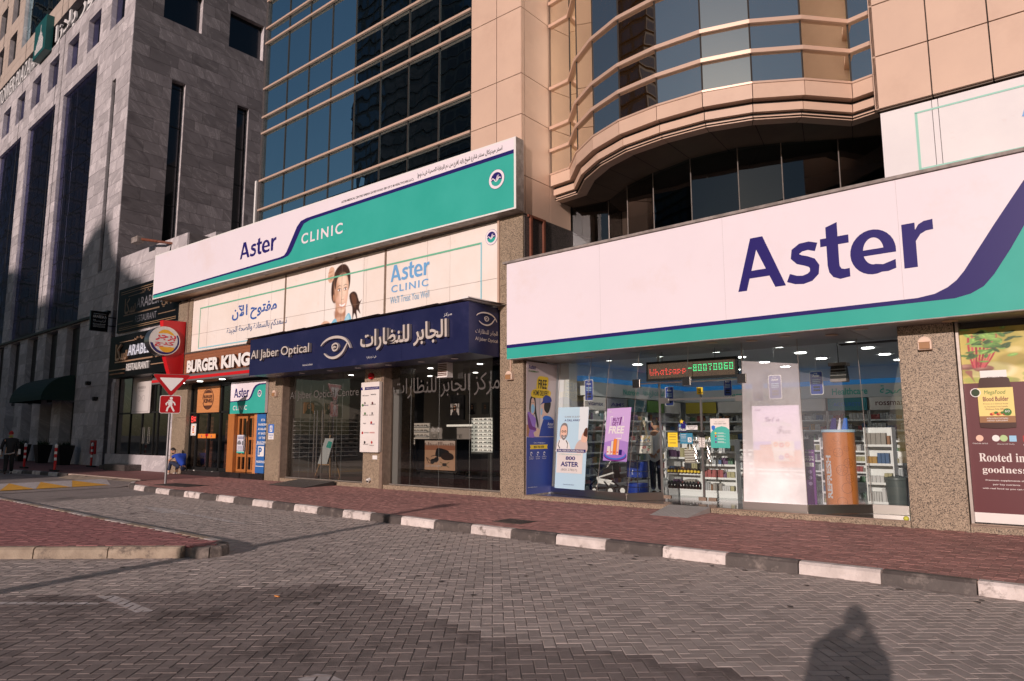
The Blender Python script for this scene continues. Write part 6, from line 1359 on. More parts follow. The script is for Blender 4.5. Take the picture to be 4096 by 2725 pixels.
# ---------------------------------------------------------------- pharmacy
ph = thing('pharmacy_shop', 'pharmacy shop front of faceted frameless glass set back behind a dark ledge', 'shop front', (-6.4, 13.5, .2))
ZB, ZT_ = .37, 3.4
BOT = {'B': (-10.36, 14.1), 'C': (-9.40, 13.82), 'D': (-8.77, 13.62), 'E': (-7.85, 13.4), 'G': (-5.22, 13.2), 'H': (-4.07, 13.26), 'I': (-3.2, 14.1), 'J': (-2.42, 14.15)}
TOP = {'B': (-10.1, 14.16), 'C': (-8.95, 13.78), 'D': (-8.33, 13.6), 'E': (-7.36, 13.2), 'G': (-5.18, 13.35), 'H': (-4.16, 13.46), 'I': (-3.3, 14.2), 'J': (-2.5, 14.2)}
def lp_(k, z):
    t = (z-.25)/(3.3-.25); a, b = BOT[k], TOP[k]; return Vector((a[0]+(b[0]-a[0])*t, a[1]+(b[1]-a[1])*t, z))
def gpane(k0, k1, mat, z0=ZB, z1=ZT_, nm='pane'):
    a, b, c, d = lp_(k0, z0), lp_(k1, z0), lp_(k1, z1), lp_(k0, z1); e = (b-a).normalized()*.005
    return MB().quad(a+e, b-e, c-e, d+e).build(nm, mat, ph)
gpane('B', 'C', M_shop); gpane('C', 'D', M_shop); gpane('D', 'E', M_shop); 
def cutpane(k0, k1, za, zb, low, high):     # lower sheet of painted glare with a slanting upper edge, clear glass above it
    a, b, c, d = lp_(k0, ZB), lp_(k1, ZB), lp_(k1, zb), lp_(k0, za); e = (b-a).normalized()*.005; MB().quad(a+e, b-e, c-e, d+e).build('glare_pane', low, ph)
    a, b, c, d = lp_(k0, za), lp_(k1, zb), lp_(k1, ZT_), lp_(k0, ZT_); MB().quad(a+e, b-e, c-e, d+e).build('pane', high, ph)
cutpane('G', 'H', 3.04, 2.93, M_glare, M_shop); h_ = lp_('H', ZB)*.3+lp_('I', ZB)*.7; hm_ = lp_('H', 2.6)*.3+lp_('I', 2.6)*.7
MB().quad(lp_('H', ZB), h_, hm_, lp_('H', 2.78)).build('glare_pane', M_glare_faint, ph); MB().add([h_, lp_('I', ZB), lp_('I', ZT_), lp_('H', ZT_), lp_('H', 2.78), hm_], [(0, 1, 2, 3, 4, 5)]).build('pane', M_shop, ph); gpane('I', 'J', M_shop)  # painted glare runs on faintly over the next pane
MB().quad(lp_('E', ZB), Vector((-7.42, 14.15, ZB)), Vector((-7.4, 14.15, ZT_)), lp_('E', ZT_)).build('pane', M_calm, ph)
MB().quad(lp_('G', ZB), Vector((-5.45, 14.15, ZB)), Vector((-5.45, 14.15, ZT_)), lp_('G', ZT_)).build('pane', M_calm, ph)
e0, g0 = lp_('E', 2.69), lp_('G', 2.69); e1, g1 = lp_('E', ZT_), lp_('G', ZT_); m0, m1 = (e0+g0)/2, (e1+g1)/2
MB().quad(e0, m0, m1, e1).build('pane', M_shop, ph); MB().quad(m0, g0, g1, m1).build('pane', M_shop, ph)
MB().cyl(e0, g0, .016, n=8).build('header_rail', M_steel, ph)
for k in ('B', 'C', 'D', 'E', 'G', 'H', 'I'): MB().cyl(lp_(k, ZB), lp_(k, ZT_), .006, n=6).build('glass_edge', M_alu, ph)
MB().cyl(m0, m1, .007, n=6).build('glass_edge', M_steel, ph)
for c in (e0, m0, g0): box(c.x-.09, c.x+.09, c.y-.03, c.y+.03, c.z-.08, c.z+.10).build('patch_fitting', M_chrome, ph, bevel=.008)
def kick(k0, k1):
    a, b = lp_(k0, .21), lp_(k1, .21); e = (b-a).normalized(); n = Vector((-e.y, e.x, 0)); MB().hull([a-n*.03, b-n*.03, b+n*.03, a+n*.03], [p+Vector((0, 0, .16)) for p in (a-n*.03, b-n*.03, b+n*.03, a+n*.03)]).build('kick_plate', M_steel, ph)
for a, b in (('B', 'C'), ('C', 'D'), ('D', 'E'), ('G', 'H'), ('H', 'I'), ('I', 'J')): kick(a, b)
MB().hull([(-7.85, 13.38, .21), (-7.36, 14.12, .21), (-7.42, 14.18, .21), (-7.9, 13.44, .21)], [(-7.85, 13.38, .37), (-7.36, 14.12, .37), (-7.42, 14.18, .37), (-7.9, 13.44, .37)]).build('kick_plate', M_steel, ph)
# doors
YD = 14.15
for x0, x1, nm in ((-7.40, -6.44, 'l'), (-6.42, -5.48, 'r')):
    MB().quad((x0+.01, YD, .28), (x1-.01, YD, .28), (x1-.01, YD, 2.36), (x0+.01, YD, 2.36)).build('door_pane', M_shop, ph)
MB().quad((-7.4, YD, 2.4), (-5.48, YD, 2.4), (-5.48, YD, 3.4), (-7.4, YD, 3.4)).build('pane', M_shop, ph)
box(-7.4, -5.48, YD-.015, YD+.015, 2.36, 2.40).build('door_rail', M_steel, ph); box(-6.45, -6.41, YD-.02, YD+.02, .26, 2.55).build('door_post', M_steel, ph); box(-7.42, -7.38, YD-.02, YD+.02, .26, 3.4).build('door_post', M_steel, ph); box(-5.5, -5.46, YD-.02, YD+.02, .26, 3.4).build('door_post', M_steel, ph)
for x in (-7.36, -6.55, -6.33, -5.6): box(x, x+.17, YD-.03, YD+.03, .24, .31).build('patch_fitting', M_bronze, ph); 
for x in (-7.38, -5.66): box(x, x+.2, YD-.03, YD+.03, 2.30, 2.42).build('patch_fitting', M_steel, ph)
for x in (-6.56, -6.27):
    pts = [(x+.03*math.sin((z-1.05)*13), YD-.07, z) for z in [1.05+.02*i for i in range(26)]]; MB().tube(pts, .011, 8).build('door_handle', M_chrome, ph, smooth=True); pts = [(x+.03*math.sin((z-1.05)*13+2.2), YD-.05, z) for z in [1.05+.02*i for i in range(26)]]; MB().tube(pts, .009, 8).build('door_handle', M_chrome, ph, smooth=True)
MB().cyl((-6.43, YD-.06, 1.62), (-6.43, YD, 1.62), .06, n=18).build('lock_disc', M_blackmetal, ph)
for x in (-6.50, -6.42): 
    lb = Pan((x, YD-.03, 1.35), (x+.06, YD-.03, 1.35), (x+.06, YD-.03, 1.55), (x, YD-.03, 1.55)); board(lb, ph, M_offwhite, .004, 'push_label')
    for i, c_ in enumerate('PULL' if x < -6.45 else 'PUSH'): write(lb, c_, .25, .78-.23*i, .75, .92-.23*i, M_black, ph)
n3 = Pan((-6.5, YD-.04, 2.47), (-6.36, YD-.04, 2.47), (-6.36, YD-.04, 2.62), (-6.5, YD-.04, 2.62)); board(n3, ph, M_yellow, .01, 'number_plate'); write(n3, '3', .3, .2, .7, .8, M_black, ph)
# room
rm = thing('pharmacy_interior', 'bright white pharmacy interior with shelves and ceiling lights behind the glass', 'shop interior', (-6.4, 17, .2))
box(-10.4, -2.3, 14.4, 21, .15, .2).build('floor', M_floor, rm); box(-10.45, -2.3, 13.3, 21, 3.46, 3.5).build('ceiling', M_wallw, rm); box(-10.45, -2.3, 21, 21.1, .2, 3.5).build('back_wall', M_wallw, rm); box(-10.42, -10.38, 14.0, 21, .2, 3.5).build('left_wall', M_wallw, rm); box(-2.4, -2.36, 14.2, 21, .2, 3.5).build('right_wall', flat('grey blue wall', (.20, .25, .34), .6), rm)
box(-10.38, -10.05, 14.45, 14.8, .2, 3.46).build('white_pillar', M_wallw, rm); box(-10.37, -10.0, 15, 21, 2.98, 3.12).build('led_cove', M_blueled, rm); box(-10.0, -2.5, 20.7, 20.98, 2.95, 3.09).build('led_cove', M_blueled, rm); box(-10.38, -9.95, 15, 20.9, 2.62, 2.98).build('header_band', M_wallw, rm); box(-9.95, -2.5, 20.6, 20.98, 2.60, 2.95).build('header_band', M_wallw, rm)
for x in (-9.2, -7.8, -6.4, -5.0, -3.6):
    for y in (14.9, 16.4, 18.0, 19.6): MB().cyl((x, y, 3.445), (x, y, 3.459), .12, n=20).build('ceiling_lamp', M_lamp, rm)
for k in (0, 1, 2): box(-3.9+.0*k, -2.8, 15.3+k*.09, 15.33+k*.09, 3.44, 3.459).build('air_slot', M_black, rm)
lw = Pan((-9.94, 15, 2.62), (-9.94, 21, 2.62), (-9.94, 21, 2.98), (-9.94, 15, 2.98), (15, 21), (2.62, 2.98)); write(lw, 'Nutrition', 16.9, 2.70, 17.75, 2.86, M_tealp, rm, bold=.02); write(lw, 'المكملات الغذائية', 18.0, 2.68, 19.3, 2.9, M_tealp, rm, bold=.01)
bw = Pan((-9.9, 20.59, 2.6), (-2.5, 20.59, 2.6), (-2.5, 20.59, 2.95), (-9.9, 20.59, 2.95), (-9.9, -2.5), (2.6, 2.95)); write(bw, 'Healthcare', -5.5, 2.68, -4.6, 2.86, M_tealp, rm, bold=.02); write(bw, 'الصحة', -4.3, 2.66, -3.6, 2.9, M_tealp, rm, bold=.01); write(bw, 'Pharmacy', -8.5, 2.66, -7.75, 2.86, M_tealp, rm, bold=.02); write(bw, 'صيدلية', -7.4, 2.64, -6.9, 2.86, M_tealp, rm)
def unit(name, label, o, u, w_, n_sh, head=None, hm=None, z0=.3, z1=2.25, seed=0, dep=.34, htxt=M_navytext):
    """shelf unit; o = front left foot, u = direction of its width; packs stand on it as one part"""
    o = Vector(o); u = Vector(u).normalized(); n = Vector((-u.y, u.x, 0)); t = thing(name, label, 'shelf unit', (o.x, o.y, .2)); rr_ = random.Random(seed+int(o.x*10)+int(o.y*7))
    def bx_(q, a, b, d0, d1, za, zb): q.hull([o+u*a+n*d0+Vector((0, 0, za-o.z)), o+u*b+n*d0+Vector((0, 0, za-o.z)), o+u*b+n*d1+Vector((0, 0, za-o.z)), o+u*a+n*d1+Vector((0, 0, za-o.z))], [o+u*a+n*d0+Vector((0, 0, zb-o.z)), o+u*b+n*d0+Vector((0, 0, zb-o.z)), o+u*b+n*d1+Vector((0, 0, zb-o.z)), o+u*a+n*d1+Vector((0, 0, zb-o.z))])
    q = MB(); bx_(q, 0, w_, dep-.02, dep, z0, z1); bx_(q, 0, .02, 0, dep-.02, z0, z1); bx_(q, w_-.02, w_, 0, dep-.02, z0, z1); q.build('carcass', M_shelf, t)
    q = MB(); bx_(q, 0, w_, .02, dep, .2, z0); q.build('base', M_shelf, t)
    P = {}
    for j in range(n_sh):
        z_ = z0+(z1-z0)*j/n_sh; q = MB(); bx_(q, .02, w_-.02, .0, dep-.02, z_, z_+.02); bx_(q, .02, w_-.02, -.006, 0, z_-.01, z_+.035); q.build('shelf', M_shelf, t)
        a = .03; H = (z1-z0)/n_sh
        while a < w_-.06:
            pw = rr_.choice([.035, .045, .055, .07, .09]); k = rr_.randrange(len(PAL)); hh = H*rr_.uniform(.35, .7); cnt = rr_.randrange(1, 5)
            for _ in range(cnt):
                if a+pw > w_-.03: break
                bx_(P.setdefault(k, MB()), a, a+pw-.008, .03, .16, z_+.021, z_+.021+hh); a += pw
            a += .004
    for k, q in P.items(): q.build('packs', PAL[k], t, kind='stuff')
    if head or hm:
        hp_ = Pan(o+u*.02-n*.01+Vector((0, 0, z1-o.z)), o+u*(w_-.02)-n*.01+Vector((0, 0, z1-o.z)), o+u*(w_-.02)-n*.01+Vector((0, 0, z1+.34-o.z)), o+u*.02-n*.01+Vector((0, 0, z1+.34-o.z))); board(hp_, t, hm or M_offwhite, .03, 'header_board')
        if head: write(hp_, head, .15, .35, .85, .65, htxt, t, bold=.01)
    return t
for k, (h, hm, lb) in enumerate([('vitamax', M_offwhite, 'left wall pharmacy shelves under the white header nearest the street'), ('AMS', flat('slate header', (.2, .22, .26), .5), 'left wall pharmacy shelves under the slate header'), (None, flat('sea header', (.05, .16, .2), .5), 'left wall pharmacy shelves under the dark sea green header'), (None, flat('green header', (.12, .25, .05), .5), 'left wall pharmacy shelves under the green header'), (None, M_offwhite, 'left wall pharmacy shelves under the farthest white header')]):
    unit('shelf_unit', lb, (-9.98, 15.0+k*1.1, .2), (0, 1, 0), 1.06, 7, h, hm, seed=k)
for k, (h, hm, lb) in enumerate([(None, flat('yellow header', (.5, .4, .05), .5), 'back wall pharmacy shelves under the yellow header'), (None, M_offwhite, 'back wall pharmacy shelves at the left of the blue lettered header'), ('OMRON', M_offwhite, 'back wall pharmacy shelves under the blue lettered header'), (None, M_offwhite, 'back wall pharmacy shelves right of the blue lettered header'), ('ACCURETE', flat('teal header', (.04, .25, .30), .5), 'back wall pharmacy shelves under the teal header'), ('rossmax', M_offwhite, 'back wall pharmacy shelves under the white and maroon header'), ('Contour', M_brightblue, 'back wall pharmacy shelves under the bright blue header')]):
    unit('shelf_unit', lb, (-9.9+k*1.06, 20.62, .2), (1, 0, 0), 1.04, 7, h, hm, seed=20+k, htxt=M_white if k == 6 else M_maroon if k == 5 else M_brightblue)
unit('gondola', 'low white shelf unit with vitamin jars left of the pharmacy doors', (-7.95, 15.5, .2), (1, 0, 0), .85, 3, None, z0=.32, z1=1.42, seed=50)
unit('gondola', 'white shelf stand with coloured bottles behind the pharmacy door handles', (-7.05, 15.4, .2), (1, .1, 0), .8, 4, None, z0=.32, z1=1.5, seed=60)
unit('gondola', 'white shelf unit behind the orange display cylinder', (-3.5, 15.1, .2), (1, 0, 0), .5, 4, None, z0=.3, z1=1.75, seed=70)
unit('counter_shelf', 'pharmacy counter with rows of orange boxes behind the glass', (-3.6, 18.2, .2), (1, 0, 0), 1.1, 3, None, z0=.35, z1=1.2, seed=80)
unit('display_stand', 'narrow display stand beside the purple banner', (-4.26, 14.85, .2), (1, 0, 0), .2, 6, None, z0=.25, z1=1.55, seed=90, dep=.22)
vj = thing('vitamin_jars', 'row of dark vitamin jars with yellow labels on the low shelf by the door', 'jars', (-7.5, 15.45, .7))
for i in range(10):
    x = -7.9+i*.085; MB().lathe((x, 15.44, .72), [(.033, 0), (.033, .09), (.022, .1), (.024, .12)], 10).build('jar', flat('brown jar', (.07, .035, .02), .3), vj, smooth=True); MB().cyl((x, 15.44, .74), (x, 15.44, .79), .034, n=10).build('jar_label', M_yellow, vj)
bb_ = thing('bottle_row', 'row of small dark bottles with pale caps on the bottom shelf by the door', 'bottles', (-7.5, 15.45, .4))
for i in range(11):
    x = -7.9+i*.078; MB().lathe((x, 15.44, .37), [(.03, 0), (.03, .12), (.014, .15), (.014, .17)], 10).build('bottle', M_blackgloss, bb_, smooth=True)
# led sign
ld = thing('led_message_board', 'hanging led message board with red and green running text inside the pharmacy', 'led sign', (-6.45, 13.7, 2.8))
box(-7.47, -5.42, 13.70, 13.78, 2.77, 3.19).build('case', M_blackmetal, ld); box(-7.42, -5.47, 13.69, 13.70, 2.82, 3.14).build('led_screen', noisy('unlit led grid', (.16, .10, .065), (.05, .035, .028), 90, 0, .5, contrast=(.45, .55)), ld)
for x in (-7.1, -5.9): MB().tube([(x, 13.74, 3.19), (x, 13.74, 3.46)], .006, 5).build('chain', M_blackmetal, ld)
L5 = {'W': '10001 10001 10101 10101 01010', 'h': '1000 1000 1110 1001 1001', 'a': '0000 0111 1001 1011 0101', 't': '010 111 010 010 011', 's': '000 011 100 011 110', 'p': '0000 1110 1001 1110 1000', '-': '000 000 111 000 000', '8': '111 101 111 101 111', '0': '111 101 101 101 111', '7': '111 001 010 010 010', '6': '111 100 111 101 111'}
def led_text(s, x0, x1, z0, z1, mat):
    cols = sum(len(L5[c].split()[0])+1 for c in s)-1; px_ = (x1-x0)/cols; pz = (z1-z0)/5; x = x0; q = MB()
    for c in s:
        rws = L5[c].split()
        for j, rw in enumerate(rws):
            for i, b_ in enumerate(rw):
                if b_ == '1': q.quad((x+i*px_+.003, 13.686, z1-(j+1)*pz+.006), (x+(i+1)*px_-.003, 13.686, z1-(j+1)*pz+.006), (x+(i+1)*px_-.003, 13.686, z1-j*pz-.012), (x+i*px_+.003, 13.686, z1-j*pz-.012))
        x += (len(rws[0])+1)*px_
    q.build('lit_text', mat, ld)
led_text('Whatsapp', -7.38, -6.52, 2.89, 3.04, M_ledred); led_text('-80070060', -6.48, -5.5, 2.93, 3.08, M_ledgreen)
# hanging phone cards
M_phone = flat('phone card blue', (.03, .06, .30), .4)
def phone(x, y, z, w_, h, label, rz=0):
    t = thing('phone_card', label, 'hanging card', (x, y, z), 'phone shaped cards hanging from the pharmacy ceiling'); c_, s_ = math.cos(rz), math.sin(rz); p = Pan((x, y, z), (x+w_*c_, y+w_*s_, z), (x+w_*c_, y+w_*s_, z+h), (x, y, z+h)); o = [(.0, .06), (.0, .94), (.06, 1), (.94, 1), (1, .94), (1, .06), (.94, 0), (.06, 0)]
    sheet(p, o, M_white, 'card', t, 0, .006); sheet(p, [(a*.9+.05, b*.95+.025) for a, b in o], M_phone, 'screen', t, .008); write(p, 'my', .35, .86, .62, .93, M_white, t, d=.010); write(p, 'Aster', .22, .76, .78, .86, M_white, t, d=.010, bold=.02)
    for z_ in (.62, .55, .48): sheet(p, rect(.2, z_, .8, z_+.025), M_skyblue, 'text_line', t, .010)
    for z_ in (.28, .15): sheet(p, rect(.25, z_, .75, z_+.08), M_black, 'store_button', t, .010)
    MB().tube([(x+w_/2, y, z+h), (x+w_/2, y, 3.46)], .002, 4).build('thread', M_white, t)
phone(-9.35, 14.1, 2.42, .24, .5, 'phone shaped card hanging near the left glass above the header of the first shelf'); phone(-5.2, 14.8, 2.35, .27, .5, 'phone shaped card hanging behind the painted glare panel edge'); phone(-4.6, 15.6, 2.45, .27, .5, 'phone shaped card hanging right of the painted glare panel')
phone(-6.6, 15.8, 2.5, .2, .42, 'phone shaped card hanging above the pharmacy door number'); phone(-6.45, 17.2, 2.42, .26, .5, 'left one of a pair of phone cards above the right door leaf', .15); phone(-6.1, 17.3, 2.45, .26, .5, 'right one of a pair of phone cards above the right door leaf', -.2); phone(-7.9, 15.4, 2.3, .22, .45, 'phone shaped card hanging under the header rail left of the doors')
ik = thing('insect_killer', 'black and grey insect killer lamp hanging from the pharmacy ceiling', 'insect lamp', (-3.9, 15, 2.7)); MB().hull([(-4.0, 14.9, 2.72), (-3.7, 14.9, 2.72), (-3.7, 15.15, 2.72), (-4.0, 15.15, 2.72)], [(-3.98, 14.92, 2.98), (-3.72, 14.92, 2.98), (-3.72, 15.13, 2.98), (-3.98, 15.13, 2.98)]).build('cage', M_blackmetal, ik)
box(-4.02, -3.68, 14.88, 15.17, 2.98, 3.04).build('top', M_dirty, ik); box(-4.0, -3.7, 14.9, 15.15, 2.66, 2.72).build('tray', M_dirty, ik); MB().tube([(-3.85, 15, 3.04), (-3.85, 15, 3.46)], .01, 5).build('hanger', M_blackmetal, ik)
for z_ in (2.78, 2.84, 2.9): box(-4.01, -3.69, 14.885, 14.9, z_, z_+.012).build('grid_bar', M_steel, ik)
# posters on the glass (measured corners)
def poster(name, label, bl, br, tr, tl, mat, th=.006): t = thing(name, label, 'poster', bl); p = Pan(bl, br, tr, tl); board(p, t, mat, th); return t, p
M_lines = flat('small white print', (.7, .75, .85), .5)
# home delivery
t, p = poster('delivery_poster', 'tall blue and grey home delivery poster beside the granite pier', (-10.36, 13.08, .23), (-10.38, 14.10, .23), (-10.32, 14.35, 3.36), (-10.32, 13.08, 3.36), flat('pinkish grey print', (.62, .52, .52), .5))
sheet(p, rect(0, 0, 1, .425), M_blue, 'blue_field', t, .002); sheet(p, rect(.42, .43, .47, .85), flat('door edge print', (.5, .42, .42), .5), 'door_edge', t, .002); sheet(p, rect(.47, .43, .98, .87), flat('pale door print', (.70, .62, .62), .5), 'door_print', t, .002); sheet(p, rect(0, .43, .1, .52), flat('floor print', (.42, .20, .10), .5), 'floor_print', t, .0025)
logo(p, .06, .945, .29, .975, M_navytext, t); write(p, 'PHARMACY', .06, .92, .38, .935, M_green, t, bold=.01)
sheet(p, smoothc([(.33, .77), (.36, .885), (.6, .895), (.72, .88), (.68, .79), (.5, .77)], 4), M_yellow, 'yellow_brush', t, .003); sheet(p, smoothc([(.16, .735), (.2, .785), (.5, .80), (.80, .785), (.76, .735), (.45, .725)], 4), M_yellow, 'yellow_brush', t, .0035)
write(p, 'FREE', .38, .80, .66, .87, M_black, t, d=.005, bold=.018); write(p, 'HOME DELIVERY', .22, .745, .74, .785, M_black, t, d=.005, bold=.014)
sheet(p, smoothc([(.10, .62), (.11, .71), (.2, .745), (.29, .72), (.33, .62), (.42, .52), (.38, .50), (.28, .6), (.2, .58)], 4), M_hair, 'hair', t, .003); sheet(p, smoothc([(.14, .60), (.15, .70), (.21, .725), (.27, .69), (.27, .62), (.21, .59)], 4), M_skinp, 'face', t, .004); sheet(p, smoothc([(.155, .62), (.16, .665), (.22, .675), (.27, .65), (.25, .62), (.2, .605)], 3), M_sky2, 'mask', t, .005)
for cx in (.175, .235): sheet(p, ell(cx, .688, .012, .003, 8), M_hair, 'eye', t, .0055)
sheet(p, smoothc([(.03, .60), (.1, .615), (.24, .585), (.32, .56), (.30, .50), (.33, .43), (.08, .43), (.12, .50)], 4), M_purple, 'sweater', t, .0045); sheet(p, smoothc([(.03, .60), (.07, .50), (.2, .48), (.34, .475), (.34, .495), (.2, .51), (.12, .56)], 4), M_dpurple, 'sleeve', t, .0055); sheet(p, ell(.37, .485, .04, .01, 10), M_skinp, 'hand', t, .006)
sheet(p, [(.24, .46), (.42, .485), (.56, .485), (.56, .43), (.28, .43)], flat('parcel print', (.72, .50, .36), .5), 'parcel', t, .0052)
sheet(p, smoothc([(.50, .62), (.52, .70), (.60, .715), (.80, .69), (.80, .64), (.72, .60), (.60, .56)], 4), M_skinp, 'nape', t, .005); sheet(p, smoothc([(.60, .64), (.62, .70), (.82, .70), (.80, .64), (.72, .61)], 4), M_hair, 'short_hair', t, .0055); sheet(p, smoothc([(.46, .675), (.54, .70), (.56, .735), (.68, .75), (.82, .735), (.84, .70), (.60, .69)], 4), M_blue, 'cap', t, .006); sheet(p, smoothc([(.49, .60), (.50, .645), (.54, .64), (.53, .60)], 3), M_sky2, 'mask', t, .006)
sheet(p, [(.44, .43), (.50, .50), (.58, .56), (.70, .585), (.96, .56), (.99, .43)], M_blue, 'uniform', t, .0065); sheet(p, smoothc([(.56, .565), (.62, .59), (.82, .585), (.92, .565), (.74, .56)], 3), M_brightblue, 'collar', t, .007); write(p, 'Aster', .74, .515, .96, .54, M_white, t, d=.0075); write(p, 'PHARMACY', .76, .495, .98, .508, M_white, t, d=.0075)
write(p, 'Call or WhatsApp us', .26, .375, .68, .387, M_white, t, bold=.01); sheet(p, [(.12, .335), (.15, .35), (.12, .367), (.78, .367), (.75, .35), (.78, .335)], M_yellow, 'ribbon', t, .004); write(p, '800 700 600', .26, .342, .64, .36, M_black, t, d=.005, bold=.02)
for i, s_ in enumerate(('CHAT WITH OUR', 'TRACK', 'EXPERTS')): write(p, s_, .1+.24*i, .272, .26+.24*i, .28, M_white, t); write(p, ('PHARMACIST', 'YOUR ORDER', 'ON CALL')[i], .1+.24*i, .258, .26+.24*i, .266, M_white, t); stroke(p, [(.18+.24*i+.035*math.cos(q_*.7), .30+.011*math.sin(q_*.7)) for q_ in range(8)], .008, M_white, 'icon', t)
write(p, 'www.asterpharmacy.ae', .06, .045, .42, .056, M_white, t)
# care poster
t, p = poster('doctor_poster', 'tall pale blue doctor on call poster on the left pharmacy glass', (-10.22, 14.02, .34), (-9.12, 13.66, .36), (-8.98, 13.64, 2.26), (-10.1, 14.05, 2.28), M_skyblue)
sheet(p, rect(.72, .6, 1, 1), flat('white glow print', (.75, .82, .86), .5), 'light_print', t, .002); write(p, 'CARE IS JUST', .24, .865, .75, .89, M_greyhair, t); write(p, 'A CALL AWAY', .24, .825, .75, .85, M_navytext, t, bold=.02)
sheet(p, smoothc([(.10, .64), (.12, .76), (.22, .805), (.34, .78), (.36, .66), (.24, .60)], 4), M_greyhair, 'grey_hair', t, .0035); sheet(p, smoothc([(.12, .62), (.13, .74), (.22, .775), (.33, .75), (.33, .65), (.24, .59), (.16, .60)], 4), M_skinp, 'face', t, .0042); sheet(p, smoothc([(.15, .63), (.17, .66), (.24, .645), (.31, .66), (.32, .63), (.24, .59)], 3), M_greyhair, 'beard', t, .005); sheet(p, smoothc([(.2, .638), (.24, .63), (.29, .64), (.24, .618)], 3), M_white, 'smile', t, .0058)
for cx in (.19, .28): stroke(p, [(cx+.035*math.cos(a*.785), .70+.010*math.sin(a*.785)) for a in range(9)], .008, M_black, 'spectacles', t, .0055)
sheet(p, smoothc([(.0, .48), (.02, .56), (.14, .61), (.32, .60), (.44, .54), (.46, .45), (.0, .45)], 4), M_white, 'doctor_coat', t, .0045); stroke(p, [(.1, .59), (.06, .53), (.12, .49)], .02, M_black, 'stethoscope', t, .0055); stroke(p, [(.32, .59), (.38, .55), (.37, .49)], .02, M_black, 'stethoscope', t, .0055)
sheet(p, smoothc([(.64, .45), (.66, .54), (.80, .60), (1.0, .58), (1.0, .45)], 4), flat('beige jumper print', (.62, .50, .46), .5), 'patient_jumper', t, .004); sheet(p, smoothc([(.82, .59), (.84, .66), (.92, .70), (1.0, .68), (1, .58), (.9, .57)], 4), M_skinp, 'patient_face', t, .005); sheet(p, smoothc([(.88, .66), (.92, .73), (1.0, .74), (1.0, .64), (.95, .64)], 4), M_brn, 'patient_hair', t, .0055)
sheet(p, rect(.02, .445, .98, .482), M_navytext, 'navy_strip', t, .006); write(p, 'DIAL FOR DOCTOR-ON-CALL', .06, .452, .94, .475, M_white, t, d=.007, bold=.02); sheet(p, rect(.04, .19, .9, .44), M_offwhite, 'white_box', t, .006); write(p, 'AT HOME, HOTEL OR WORKPLACE', .1, .41, .84, .424, M_tealp, t, d=.007)
write(p, '800', .34, .35, .66, .395, M_navytext, t, d=.007, bold=.03); write(p, 'ASTER', .18, .27, .78, .33, M_navytext, t, d=.007, bold=.03); write(p, '(800 27837)', .2, .21, .74, .245, M_greyhair, t, d=.007)
write(p, 'SCAN TO GET IN TOUCH', .3, .045, .66, .056, M_navytext, t)
# purple poster
t, p = poster('offer_poster', 'violet buy one get one free sun cream poster on the pharmacy glass', (-8.49, 13.48, 1.05), (-7.80, 13.33, 1.04), (-7.60, 13.24, 2.20), (-8.29, 13.39, 2.19), M_lilac)
sheet(p, [(0, .0), (0, .35), (.25, .385), (.5, .40), (.75, .39), (1, .36), (1, 0)], flat('mid violet', (.40, .24, .62), .5), 'violet_field', t, .002); write(p, 'Aster', .06, .935, .2, .965, M_white, t); write(p, 'PHARMACY', .06, .915, .26, .928, M_white, t)
for pts in ([(.28, .84), (.18, .84), (.18, .62)], [(.72, .84), (.72, .74)], [(.70, .50), (.70, .43), (.48, .43)]): stroke(p, pts, .018, M_white, 'bracket', t, .003)
write(p, 'BUY', .28, .75, .58, .82, M_dpurple, t, bold=.022, d=.004, shear=.1); write(p, 'GET', .26, .67, .54, .74, M_dpurple, t, bold=.022, d=.004, shear=.1); write(p, '1', .56, .68, .66, .83, M_dpurple, t, bold=.04, d=.004, shear=.15); write(p, 'FREE', .14, .52, .80, .66, M_white, t, bold=.03, d=.005, shear=.12)
for k, (ry, m_) in enumerate(((.10, M_dpurple), (.095, M_brightblue), (.09, M_purple))): sheet(p, ell(.5, .10+.022*k, .48-.03*k, ry, 28), m_, 'podium', t, .004+.001*k)
for x0_, x1_, z1_, m_ in ((.14, .30, .24, M_orange), (.15, .28, .28, M_offwhite), (.31, .39, .38, M_offwhite), (.40, .54, .42, M_orange), (.56, .64, .40, M_skinp), (.66, .78, .22, M_navytext)): sheet(p, rect(x0_, .12, x1_, z1_), m_, 'product_print', t, .0085+x0_*.003)
for x0_ in (.16, .32, .43, .57): sheet(p, rect(x0_, .16, x0_+.06, .18), M_red, 'product_label', t, .0115)
# door stickers
def sticker(name, label, x0, x1, z0, z1, mat, y=YD-.02): return poster(name, label, (x0, y, z0), (x1, y, z0), (x1, y, z1), (x0, y, z1), mat, .004)
t, p = sticker('yellow_notice', 'yellow notice on the left pharmacy door', -7.22, -6.99, 1.35, 1.66, M_yellow)
for z_ in (.85, .72, .68, .5, .3, .25): sheet(p, rect(.15, z_, .85, z_+.02), M_brn, 'text_line', t)
t, p = sticker('blue_notice', 'teal blue wheelchair notice on the left pharmacy door', -6.93, -6.64, 1.42, 1.65, flat('petrol blue', (.03, .22, .36), .5)); write(p, '\u267f', .62, .15, .92, .6, M_white, t)
for z_ in (.85, .8, .65, .6, .45, .25): sheet(p, rect(.06, z_, .5, z_+.02), M_white, 'text_line', t)
t, p = sticker('opening_hours', 'white opening hours strips on the left pharmacy door', -6.78, -6.52, 1.72, 1.81, M_white); write(p, 'STORE OPENING HOURS', .06, .66, .94, .9, M_black, t, bold=.02); write(p, 'MONDAY - SUNDAY', .15, .36, .85, .52, M_black, t, bold=.02); write(p, '24 HOURS', .3, .08, .7, .26, M_black, t, bold=.02)
